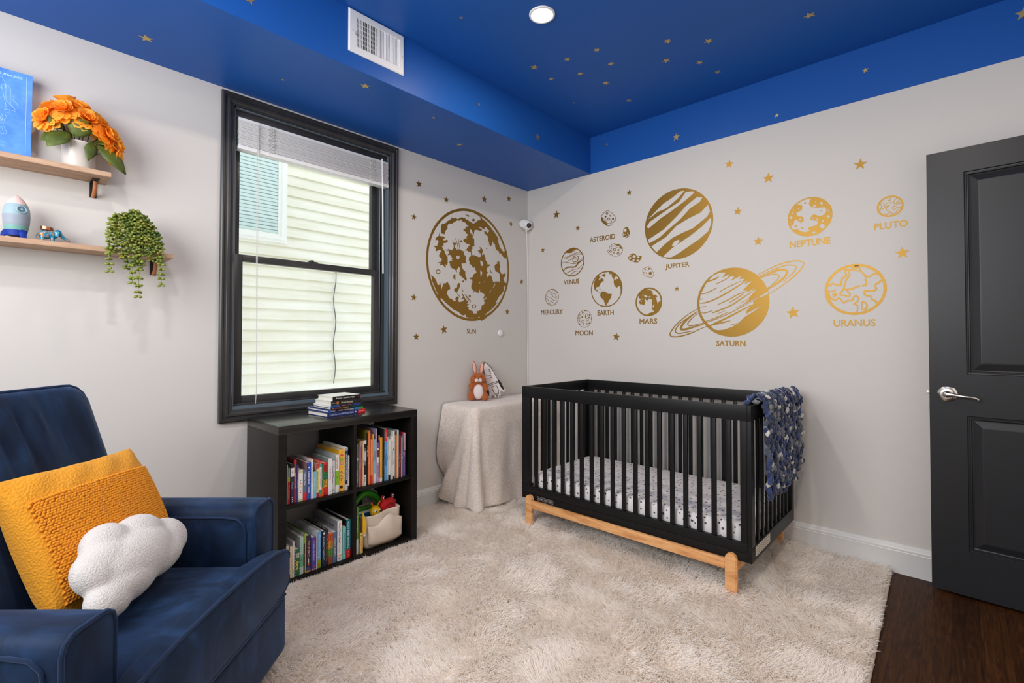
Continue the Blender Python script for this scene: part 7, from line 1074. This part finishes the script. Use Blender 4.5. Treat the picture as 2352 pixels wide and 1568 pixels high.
bm = bmnew(); ball(bm, (0, .002, -.052), (.006, .009, .009), 2); obj('bead', bm, TW, t)
t = thing('toy_disc', 'grey toy disc standing behind the red crab', 'toy', (.20, -1.60, .26))
bm = bmnew(); lathe(bm, [(.001, -.004), (.034, -.004), (.037, 0), (.034, .004), (.001, .004)], 32, Matrix.Rotation(PI / 2, 4, 'Y')); obj('disc', bm, mat('toy_grey', srgb(150, 150, 140), .4), t)
bm = bmnew(); tube(bm, [(0, .035 * math.cos(a), .035 * math.sin(a)) for a in np.linspace(0, 2 * PI, 30, endpoint=False)], .0022, 6, closed=True); obj('rim', bm, TW, t)
bm = bmnew(); box(bm, -.004, .004, -.007, .007, -.19, -.03, bev=.002); obj('stem', bm, TW, t)

# ---------------------------------------------------------------- wall shelves
ROPE = mat('tan_leather_wrap', srgb(188, 118, 70), .6)
def shelf(label, y1, zt, yb):
    s = thing('wall_shelf', label, 'shelf', (0, y1, zt - .02), 0, 'oak wall shelves')
    B('plank', OAK, s, (0.0, .147, -.95, 0, 0, .02), bev=.0012)
    for yy in (yb - y1, yb - y1 - .66):
        bm = bmnew(); box(bm, 0, .004, yy, yy + .023, -.064, 0, bev=.0008, seg=1); box(bm, 0, .09, yy, yy + .023, -.004, -.0002, bev=.0006, seg=1); br = obj('bracket', bm, DARK, s)
        bm = bmnew(); pts = [(.004, yy + .012, -.060), (.030, yy + .0118, -.053), (.049, yy + .0116, -.037), (.056, yy + .0115, -.016), (.057, yy + .0115, -.004)]
        sm_ = []
        for a, b2 in zip(pts[:-1], pts[1:]):
            for t_ in np.linspace(0, 1, 5, endpoint=False): sm_.append(tuple(np.array(a) * (1 - t_) + np.array(b2) * t_))
        tube(bm, sm_, [.0068 + .0006 * (k % 2) for k in range(len(sm_))], 10); obj('leather_wrap', bm, ROPE, br)
shelf('upper oak wall shelf holding the orange flowers', -2.784, 1.846, -2.836)
shelf('lower oak wall shelf holding the toy rocket', -2.566, 1.538, -2.624)
# blueprint canvas
pc = thing('blueprint_canvas', 'blue blueprint print of a space shuttle on the upper shelf', 'picture', (.012, -3.135, 1.8475))
CANVAS_BLUE = mat('blueprint_blue', srgb(54, 116, 206), .7, nodes=noise_color(14, srgb(66, 128, 214), srgb(96, 158, 236), (1, 1, 1), 6, .2, 400, bd=.0006))
PW, PH = .24, .343
LM = Matrix.Rotation(math.radians(2), 4, 'Y')
bm = bmnew(); box(bm, 0, .022, -PW / 2, PW / 2, 0, PH, bev=.001, seg=1, M=LM); obj('canvas_edge', bm, mat('canvas_side', srgb(206, 204, 214), .7), pc)
bm = bmnew(); box(bm, .0215, .0228, -PW / 2, PW / 2, 0, PH, M=LM); obj('print', bm, CANVAS_BLUE, pc, False)
INK = mat('blueprint_ink', srgb(176, 214, 246), .6)
def ink(name, polys, w=.0012, closed=False):
    bm = bmnew()
    for p in polys: tube(bm, [LM @ Vector((.0228, y, z)) for y, z in p], w / 2, 5)
    obj(name, bm, INK, pc)
e = .016
ink('border_line', [[(-PW / 2 + e, .012), (PW / 2 - e, .012), (PW / 2 - e, PH - .010), (-PW / 2 + e, PH - .010), (-PW / 2 + e, .012)]], .0018)
bm = bmnew(); add_text(bm, '3,866,863', LM @ Vector((.0232, .030, PH - .026)), (0, .062, 0), (0, 0, .010)); obj('number_lettering', bm, INK, pc, False)
cx = .028
both = lambda pts: [[(cx + y, z) for y, z in pts], [(cx - y, z) for y, z in pts]]
ink('shuttle_drawing', both([(0, .318), (.010, .308), (.018, .292), (.021, .272)]) + both([(.021, .282), (.026, .284), (.033, .272), (.033, .215), (.045, .198), (.047, .190), (.012, .192)]) + both([(.021, .282), (.020, .25), (.022, .225), (.047, .196)]) + both([(0, .272), (.008, .268), (.014, .255), (.013, .235), (.006, .228), (0, .226)]) + both([(.014, .245), (.018, .225), (.022, .200)]) + [[(cx, .318), (cx, .19)]], .0010)
ink('engine_drawing', [[(cx + .014 + .006 * math.cos(a), .275 + .007 * math.sin(a)) for a in np.linspace(0, 2 * PI, 13)], [(cx + .017, .188), (cx + .021, .178), (cx + .033, .180), (cx + .03, .19), (cx + .017, .188)]] + [[(cx + .01 * k, .17), (cx + .004 + .01 * k, .16), (cx + .012, .150 - .004 * k), (cx + .004 * k, .14)] for k in range(-2, 3)] + both([(.001, .135), (.006, .150), (.018, .148), (.016, .134), (.001, .135)]), .0009)
ink('detail_drawing', [[(cx - .015 + .008 * k, .125), (cx - .012 + .009 * k, .105), (cx + .002 + .005 * k, .095)] for k in range(5)] + [[(cx - .02, .092), (cx + .016, .095), (cx + .014, .09)], [(cx - .005, .115), (cx + .017, .122)], [(cx - .01, .07), (cx + .02, .066)], [(cx - .02, .055), (cx + .02, .052)], [(cx + .034, .25), (cx + .044, .243)], [(cx + .038, .235), (cx + .05, .222), (cx + .055, .208)], [(cx + .047, .196), (cx + .058, .2)]], .0008)

# potted orange flowers
fp = thing('potted_flowers', 'orange silk flowers in a white pot on the upper shelf', 'flowers', (.078, -2.878, 1.846))
POT = mat('white_glazed_pot', srgb(208, 200, 191), .3, coat=.2)
bm = bmnew(); lathe(bm, [(.001, 0), (.050, 0), (.0525, .004), (.0535, .096), (.0565, .100), (.0565, .108), (.053, .110), (.050, .106), (.048, .02), (.001, .02)], 48); obj('pot', bm, POT, fp)
def petal(nt, b):
    noise_color(18, srgb(255, 160, 28), srgb(255, 204, 84), (1, 1, 1), 3)(nt, b)
    t = N(nt, 'ShaderNodeBsdfTranslucent'); t.inputs[0].default_value = (1, .52, .06, 1); x = N(nt, 'ShaderNodeMixShader'); x.inputs[0].default_value = .35
    o = [n for n in nt.nodes if n.type == 'OUTPUT_MATERIAL'][0]
    nt.links.new(b.outputs[0], x.inputs[1]); nt.links.new(t.outputs[0], x.inputs[2]); nt.links.new(x.outputs[0], o.inputs[0])
PET = mat('orange_petal', srgb(255, 170, 40), .6, nodes=petal); LEAF = mat('silk_leaf', srgb(74, 92, 24), .55, nodes=noise_color(14, srgb(58, 72, 14), srgb(92, 106, 30), (1, 1, 1), 4))
STEM = mat('green_stem', srgb(70, 96, 36), .6)
def bloom(bm, c, d, r, seed):
    q = random.Random(seed); d = Vector(d).normalized(); Q = d.to_track_quat('Z', 'Y').to_matrix()
    for ring, (n, tilt, ln) in enumerate(((13, 1.5, 1.0), (13, 1.2, .98), (11, .92, .9), (9, .62, .78), (7, .35, .62), (5, .12, .45))):
        for k in range(n):
            a = 2 * PI * (k + .5 * ring) / n + q.uniform(-.15, .15); tl = tilt + q.uniform(-.12, .12); L = r * ln * q.uniform(.88, 1.1); wd = r * .29 * q.uniform(.85, 1.1)
            rows = []
            for i, (s, wf) in enumerate(((.12, .35), (.45, .95), (.75, 1.1), (.93, .8), (1.04, .12))):
                th = tl + .35 * s * (1 if ring < 2 else -.4); rad = L * s * math.sin(th); up = L * s * math.cos(th) * .75 + ring * r * .04
                cxp = Vector((math.cos(a), math.sin(a), 0)) * rad + Vector((0, 0, up)); sd = Vector((-math.sin(a), math.cos(a), 0)) * wd * wf
                cup = Vector((0, 0, wd * .28 * wf)); rows.append([Vector(c) + Q @ (cxp - sd + cup), Vector(c) + Q @ cxp, Vector(c) + Q @ (cxp + sd + cup)])
            loft(bm, rows, cap=False, closed=False)
FL = [((.03, -.108, .165), (.6, -.7, .35), .050), ((.01, -.085, .215), (.2, -.6, .8), .050), ((-.005, -.035, .255), (.2, -.3, 1), .052), ((.05, -.055, .205), (.9, -.4, .6), .052), ((.03, .0, .232), (.6, .1, .8), .052), ((-.02, .03, .225), (-.1, .4, .9), .05), ((.06, .02, .19), (.9, .2, .5), .050), ((.03, .06, .195), (.5, .6, .7), .052), ((.05, .095, .150), (.7, .7, .4), .052), ((.02, .128, .128), (.3, .95, .3), .046), ((-.03, .085, .165), (-.2, .7, .7), .046), ((-.02, -.07, .185), (-.1, -.6, .6), .046), ((.03, .125, .085), (.5, .9, -.05), .042)]
for i, (c, d, r) in enumerate(FL):
    c = (c[0], c[1] * .86 - .004, c[2])
    bm = bmnew(); bloom(bm, c, d, r * 1.04, i * 7 + 3); bl_ = obj('blossom', bm, PET, fp, True, 0)
    bm = bmnew(); tube(bm, [Vector(c) - Vector(d).normalized() * .004, Vector(c) * .62 + Vector((0, 0, .03)), (c[0] * .2, c[1] * .2, .06)], .0022, 6); obj('stem', bm, STEM, bl_)
def leaf(parent, base, tip, wdt, nrm, m=LEAF, fold=.15, name='leaf', thick=0):
    base, tip, nrm = Vector(base), Vector(tip), Vector(nrm).normalized(); ax = tip - base; sd = ax.cross(nrm).normalized(); bm = bmnew(); rows = []
    for s, wf in ((0, .06), (.12, .55), (.3, .92), (.5, 1), (.7, .78), (.87, .42), (1, .03)):
        c = base + ax * s + nrm * (.12 * ax.length * math.sin(PI * s)); j = .06 * math.sin(s * 40) * wdt
        rows.append([c - sd * (wdt * wf + j) - nrm * fold * wdt * wf, c - sd * wdt * wf * .5 - nrm * fold * .3 * wdt, c, c + sd * wdt * wf * .5 - nrm * fold * .3 * wdt, c + sd * (wdt * wf + j) - nrm * fold * wdt * wf])
    loft(bm, rows, cap=False, closed=False); o = obj(name, bm, m, parent, True, 0); s = o.modifiers.new('t', 'SOLIDIFY'); s.thickness = .0007
    return o
for b_, t_, w_, n_ in [((.045, -.035, .135), (.075, -.098, .052), .038, (.9, -.3, .5)), ((.03, -.05, .12), (.055, -.115, .075), .032, (.8, -.5, .3)), ((.06, -.02, .115), (.075, .012, .205), .040, (1, 0, .15)), ((.045, -.05, .14), (.06, -.098, .172), .022, (1, -.3, .2)), ((.055, .035, .115), (.075, .020, .028), .021, (1, .2, .2)), ((.05, .05, .11), (.062, .142, .005), .034, (.85, .2, .5)), ((.0, .06, .115), (-.03, .10, .14), .03, (.2, .3, 1)), ((.03, .045, .12), (.05, .11, .12), .028, (.6, .2, .8)), ((-.03, -.04, .115), (-.05, -.09, .10), .03, (.3, -.2, 1))]: leaf(fp, b_, t_, w_, n_)

# rocket stacking toy
rt = thing('toy_rocket', 'pastel stacking rocket toy on the lower shelf', 'toy', (.080, -3.053, 1.538))
def hull(z): # overall radius profile
    zz = [.0, .02, .038, .06, .09, .115, .135, .152, .163, .168]; rr_ = [.029, .030, .0325, .0365, .0385, .0365, .030, .0195, .009, .0015]
    return float(np.interp(z, zz, rr_))
def seg(name, z0, z1, m, top=False):
    bm = bmnew(); zs_ = np.linspace(z0, z1, 9); P = [(.001, z0 + .0006)] + [(hull(z) - (.0005 if i in (0, len(zs_) - 1) else 0), z) for i, z in enumerate(zs_)] + [(.001, z1 - .0006 if not top else z1)]
    lathe(bm, P, 40); return obj(name, bm, m, rt)
SIL = lambda k, c: mat(k, c, .55, spec=.35)
seg('green_ring', .034, .051, SIL('silicone_green', srgb(116, 168, 158))); seg('grey_ring', .051, .092, SIL('silicone_grey', srgb(146, 156, 168)))
wr = seg('window_ring', .092, .132, SIL('silicone_blue', srgb(150, 174, 184))); seg('nose_cone', .132, .168, SIL('silicone_pink', srgb(226, 196, 190)), True)
bm = bmnew(); fd = Vector((.83, .30, 0)).normalized(); MQ = Matrix.Translation((fd.x * hull(.110), fd.y * hull(.110), .110)) @ Vector((fd.x, fd.y, .22)).to_track_quat('Z', 'Y').to_matrix().to_4x4()
tube(bm, [MQ @ Vector((.0135 * math.cos(a), .0135 * math.sin(a), .0005)) for a in np.linspace(0, 2 * PI, 28, endpoint=False)], .0022, 8, closed=True); obj('porthole_rim', bm, SIL('silicone_blue', (0, 0, 0)), wr)
bm = bmnew(); lathe(bm, [(.001, -.003), (.0125, -.0015), (.0135, .0005), (.012, .0012), (.001, -.0005)], 24, MQ); obj('porthole', bm, SIL('silicone_dark_teal', srgb(88, 122, 134)), wr)  # deeper teal disc inside the porthole rim
RB = SIL('silicone_royal_blue', srgb(24, 56, 150))
bm = bmnew(); lathe(bm, [(.001, .016), (.027, .014), (.0315, .034), (.001, .034)], 36); bs = obj('base', bm, RB, rt)
for a in (.55, 2.65, 4.75):
    bm = bmnew(); prism(bm, [(.016, .034), (.033, .036), (.041, .022), (.043, 0), (.033, 0), (.028, .012), (.016, .014)], -.0085, .0085, Matrix.Rotation(a, 4, 'Z') @ Matrix.Rotation(PI / 2, 4, 'X'), bev=.003); obj('fin', bm, RB, rt)

# elephant tealight holder, trunk towards the window
ELB = mat('elephant_blue_gilt', srgb(30, 128, 160), .3, metal=.15, nodes=lambda nt, b: (nt.links.new(ramp(nt, noise_tex(nt, coords(nt), 75, 4, .6, 1.4), [(.46, srgb(16, 118, 156)), (.53, srgb(44, 150, 176)), (.565, srgb(226, 150, 48)), (.64, srgb(150, 70, 30))]), b.inputs['Base Color']), None)[1])
el = thing('elephant_figurine', 'turquoise and gold elephant candle holder on the lower shelf', 'figurine', (.080, -2.962, 1.538), PI / 2)
eb = blob('body', [((-.012, 0, .032), (.021, .018, .018)), ((.006, 0, .034), (.018, .017, .017)), ((.024, 0, .042), (.0135, .013, .0145)), ((.016, 0, .034), (.012, .012, .013))] + [((x, y, z), (.0065, .0062, .008)) for x in (-.020, .010) for y in (-.009, .009) for z in (.007, .013, .019, .025)] + [((.033 + .0035 * k, 0, .036 - .0044 * k + .00026 * k * k), .0068 - .00042 * k) for k in range(8)], ELB, el, .0016, 4)
for sy in (-1, 1):
    bm = bmnew(); ball(bm, (.020, sy * .0135, .037), (.009, .0018, .012), 2, Matrix.Rotation(sy * .4, 4, 'Z')); obj('ear', bm, ELB, el)
bm = bmnew(); tube(bm, [(-.031, 0, .034), (-.036, 0, .026), (-.036, 0, .016)], [.0018, .0014, .002], 6); obj('tail', bm, ELB, el)
COP = mat('hammered_copper', srgb(214, 136, 104), .22, metal=1.0, nodes=bump_only(260, .5, .002))
bm = bmnew(); lathe(bm, [(.001, .048), (.016, .048), (.0195, .050), (.0205, .061), (.0195, .061), (.0185, .051), (.001, .050)], 36, Matrix.Translation((-.012, 0, 0)) @ Matrix.Rotation(.08, 4, 'Y')); obj('candle_cup', bm, COP, el)

# trailing succulent
SUC = mat('succulent_green', srgb(92, 112, 34), .42, nodes=noise_color(22, srgb(62, 92, 30), srgb(132, 134, 44), (1, 1, 1), 3)); SUC2 = mat('succulent_pale', srgb(128, 140, 52), .42)
tp = thing('trailing_plant', 'trailing string succulent hanging over the lower shelf end', 'plant', (.085, -2.688, 1.538))
bm = bmnew(); lathe(bm, [(.001, 0), (.028, 0), (.032, .05), (.030, .055), (.001, .052)], 24); obj('small_pot', bm, mat('olive_pot', srgb(84, 88, 44), .6), tp)
def strand(pts, m, seed):
    q = random.Random(seed); P = [Vector(p) for p in pts]; sm = []
    for i in range(len(P) - 1):
        a, b, c, d = P[max(i - 1, 0)], P[i], P[i + 1], P[min(i + 2, len(P) - 1)]
        for t in np.linspace(0, 1, 6, endpoint=False): sm.append(.5 * ((2 * b) + (c - a) * t + (2 * a - 5 * b + 4 * c - d) * t * t + (3 * b - a - 3 * c + d) * t ** 3))
    sm.append(P[-1]); bm = bmnew(); tube(bm, sm, .0013, 5)
    L = 0; nxt = 0; k = 0
    for a, b in zip(sm[:-1], sm[1:]):
        L += (b - a).length
        while L > nxt:
            nxt += .0108; k += 1; ax = (b - a).normalized(); s = ax.cross(Vector((math.cos(k * 1.1), math.sin(k * 1.1), .2))).normalized()
            for sg in (-1, 1):
                dr_ = (s * sg + ax * .25 + Vector((q.uniform(-.3, .3), q.uniform(-.3, .3), q.uniform(-.2, .4)))).normalized()
                ball(bm, b + dr_ * .0085, (.0056, .0056, .0082), M=dr_.to_track_quat('Z', 'Y').to_matrix().to_4x4(), seg=(7, 5))
    obj('trailing_strand', bm, m, tp, True, 0)
def hang(y, x, top, end, over, seed, m=SUC):
    q = random.Random(seed); j = lambda s: q.uniform(-s, s)
    if end < .025: x = .074 + x * .16; y -= .012      # clear of the shelf's front edge
    strand([(0 + j(.01), y * .15, .062), (x * .35, y * .45, top * .96), (x * .75, y * .85, top), (x + j(.006), y * 1.0, top - .045), (x + .008 + j(.005), y * 1.03, (top + end) / 2 + j(.01)), (x + .006 + j(.004), y * 1.03 + j(.006), end)], m, seed)
SPEC = [(-.088, .045, .128, -.100), (-.080, .02, .126, -.02), (-.066, .060, .13, .0), (-.050, .066, .138, -.05), (-.036, .05, .142, -.03), (-.026, .07, .15, -.085), (-.014, .06, .155, -.140), (-.002, .072, .15, -.06), (.008, .068, .155, -.197), (.020, .055, .146, -.075), (.034, .074, .138, -.025), (.048, .050, .124, -.04), (.060, .066, .112, -.01), (.072, .07, .09, -.045), (.083, .052, .074, -.145), (-.03, .02, .15, .03), (.03, .01, .138, .03), (.0, .01, .16, .05), (-.062, .01, .128, .04), (.058, .0, .11, .03)]
for i, (y, x, t_, e_) in enumerate(SPEC): hang(y, x, t_, e_, 0, i + 40, SUC2 if e_ < -.09 else SUC)

# ---------------------------------------------------------------- on the draped table
MX = Matrix.Rotation(math.radians(46), 4, 'Z')
FUR = mat('brown_plush', srgb(168, 86, 40), .9, sheen=.5, sheen_tint=(1, .7, .45), nodes=bump_only(420, .7, .002)); BEL = mat('white_plush', srgb(226, 216, 212), .9, sheen=.3, nodes=bump_only(420, .5, .002)); PNK = mat('pink_felt', srgb(228, 170, 152), .85)
rb = thing('plush_rabbit', 'brown plush rabbit with a white belly sitting on the draped table', 'soft toy', (.075, -.645, .714), math.radians(46))
blob('body', [((0, 0, .055), (.056, .042, .056)), ((0, 0, .095), (.046, .036, .046)), ((0, -.006, .160), (.056, .044, .044)), ((-.026, -.012, .150), (.034, .032, .030)), ((.026, -.012, .150), (.034, .032, .030)), ((-.052, -.022, .036), (.022, .028, .036)), ((.052, -.022, .032), (.022, .028, .034)), ((-.050, -.036, .020), (.024, .022, .020)), ((.052, -.036, .020), (.026, .022, .020)), ((-.052, -.014, .106), (.020, .02, .022)), ((.054, -.014, .102), (.018, .02, .024)), ((-.050, -.030, .090), (.015, .018, .015)), ((.060, -.030, .084), (.016, .018, .016))], FUR, rb, .004, 5)
bm = bmnew(); ball(bm, (.003, -.027, .064), (.038, .022, .056), 3); obj('belly', bm, BEL, rb)
bm = bmnew(); ball(bm, (-.008, -.048, .148), (.0165, .011, .014), 2); ball(bm, (.014, -.048, .149), (.0165, .011, .014), 2); mz = obj('muzzle', bm, BEL, rb)
bm = bmnew(); prism(bm, [(-.005, .004), (.007, .004), (.001, -.004)], 0, .004, Matrix.Translation((.002, -.055, .160)) @ Matrix.Rotation(PI / 2, 4, 'X'), bev=.001); tube(bm, [(-.010, -.0595, .145), (-.004, -.060, .142), (.002, -.0590, .148), (.008, -.060, .143), (.014, -.0595, .147)], .0009, 5); obj('nose_and_smile', bm, mat('dark_thread', (.03, .02, .02), .6), mz)
for sx in (-1, 1):
    bm = bmnew(); ball(bm, (sx * .022 + .001, -.042, .178), .0052, 2); obj('eye', bm, mat('glass_eye', (.006, .004, .003), .12), rb)
    P = [(-.010, 0), (.010, 0), (.0155, .042), (.012, .074), (.003, .096), (-.011, .070), (-.0145, .036)]
    EM = Matrix.Translation((sx * .021, .004, .196)) @ Matrix.Rotation(sx * .14, 4, 'Y') @ Matrix.Rotation(PI / 2 - .08, 4, 'X')
    bm = bmnew(); cushion(bm, resample(P, 40), .002, .005, 2, 6, EM); er = obj('ear', bm, FUR, rb, True, 0)
    bm = bmnew(); cushion(bm, resample([(x * .72, .006 + z * .86) for x, z in P], 36), .0012, .003, 2, 5, EM @ Matrix.Translation((0, 0, .0052))); obj('ear_lining', bm, PNK, er, True, 0)
# rocket shaped plush
OUT = [(0, .290), (.020, .262), (.036, .225), (.045, .18), (.047, .14), (.062, .105), (.070, .06), (.068, .02), (.055, .012), (.044, .03), (.030, .03), (.028, .0), (.015, .008), (.006, -.012), (-.004, .006), (-.018, -.006), (-.028, .03), (-.045, .018), (-.060, .002), (-.072, .012), (-.073, .06), (-.062, .105), (-.047, .14), (-.045, .18), (-.036, .225), (-.020, .262)]
rp = thing('rocket_plush', 'white rocket shaped plush with black outlines leaning on the draped table', 'soft toy', (.085, -.475, .718), math.radians(46))
RPM = Matrix.Translation((.02, -.01, .006)) @ Matrix.Rotation(math.radians(-21), 4, 'Y') @ Matrix.Rotation(math.radians(80), 4, 'X')
RPX = RPM @ Matrix.Translation((0, 0, 0))
bm = bmnew(); cushion(bm, resample(OUT, 90), .010, .014, 2.2, 9, RPX); obj('body', bm, BEL, rp, True, 0)
BLK = mat('black_print', (.012, .012, .014), .8)
def rl(name, polys, r=.0022):
    bm = bmnew()
    for p in polys: tube(bm, [RPX @ Vector((x, y, zz)) for x, y, zz in p], r, 6)
    return obj(name, bm, BLK, rp)
sc = lambda pts, z=.0225: [(x, y, z) for x, y in pts]
rl('outline', [[(x * .9, y * .97 + .004, .0165) for x, y in OUT[:6]], [(x * .9, y * .97 + .004, .0165) for x, y in [OUT[0]] + OUT[:-7:-1]]])
rl('nose_window', [[(-.012 + .02 * math.cos(a), .205 + .024 * math.sin(a), .0235) for a in np.linspace(1.7, 4.6, 12)], sc([(.004, .222), (.016, .214), (.006, .205), (.018, .196), (.004, .19), (.014, .182)], .0238)], .0015)
rl('hull_marks', [sc([(-.010, .172), (.012, .172)], .0245), sc([(-.010, .156), (.012, .156)], .0245), sc([(-.008, .144), (-.004, .144)], .0245), sc([(.006, .144), (.010, .144)], .0245)], .0022)
rl('hull_bands', [sc([(-.042, .112), (.040, .112)], .0235), sc([(-.042, .101), (.040, .101)], .0235), sc([(-.018, .085), (.022, .085), (.022, .045), (.012, .018)], .0235), sc([(-.018, .085), (-.016, .05), (-.010, .022)], .0235)], .0022)
for sx in (-1, 1):
    bm = bmnew(); cushion(bm, resample([(sx * .048, .135), (sx * .062, .095), (sx * .066, .05), (sx * .060, .028), (sx * .047, .055), (sx * .042, .10)], 40), .001, .006, 2, 5, RPX @ Matrix.Translation((0, 0, .0185))); obj('fin_print', bm, BLK, rp, True, 0)
rl('exhaust_print', [sc([(.010, .03), (.006, .008), (.000, .026), (-.004, .004)], .020)], .003)

# ---------------------------------------------------------------- baby camera in the corner, and the round wall button
bc_ = thing('baby_camera', 'white round baby camera mounted in the wall corner', 'camera', (.040, -.052, 2.118), math.radians(46))
bm = bmnew(); ball(bm, (0, 0, 0), (.042, .042, .044), 3); obj('camera_body', bm, WHITE_PLASTIC, bc_)
bm = bmnew(); lathe(bm, [(.001, .020), (.036, .020), (.040, .026), (.040, .034), (.030, .046), (.001, .046)], 28, Matrix.Translation((-.028, .012, 0)) @ Matrix.Rotation(PI / 2 * .8, 4, 'X')); obj('mount', bm, WHITE_PLASTIC, bc_)
LMx = Matrix.Translation((.012, -.036, -.010)) @ Vector((.30, -.9, -.28)).to_track_quat('Z', 'Y').to_matrix().to_4x4()
bm = bmnew(); lathe(bm, [(.001, .006), (.0195, .004), (.021, 0), (.019, -.006), (.001, -.006)], 28, LMx); ln = obj('lens', bm, mat('camera_lens', (.01, .01, .012), .12), bc_)
bm = bmnew(); lathe(bm, [(.001, .0085), (.008, .0075), (.009, .005), (.001, .005)], 20, LMx); obj('lens_glass', bm, mat('lens_glass', (.03, .03, .05), .05, coat=1), ln)
bm = bmnew(); tube(bm, [(-.006, .0, -.04), (-.007, .0, -.06)], .006, 10); obj('plug', bm, WHITE_PLASTIC, bc_)
cord = bmnew(); pts = [(.036, -.052, 2.06), (.030, -.045, 1.99), (.014, -.02, 1.85), (.010, -.010, 1.6), (.012, -.009, 1.3), (.009, -.011, 1.0), (.011, -.009, .74)]
tube(cord, pts, .0026, 6); o = obj('cord', cord, WHITE_PLASTIC, None)
o.parent = bc_; o.matrix_parent_inverse = (Matrix.Translation(bc_.location) @ Matrix.Rotation(math.radians(46), 4, 'Z')).inverted()
bm = bmnew(); lathe(bm, [(.001, 0), (.024, 0), (.026, .004), (.024, .012), (.016, .016), (.001, .017)], 28, Matrix.Rotation(PI / 2, 4, 'Y'))
o = obj('wall_button', bm, WHITE_PLASTIC); o.location = (.0, -.337, 1.2114); tag(o, 'round white button on the wall below the SUN decal', 'wall button')
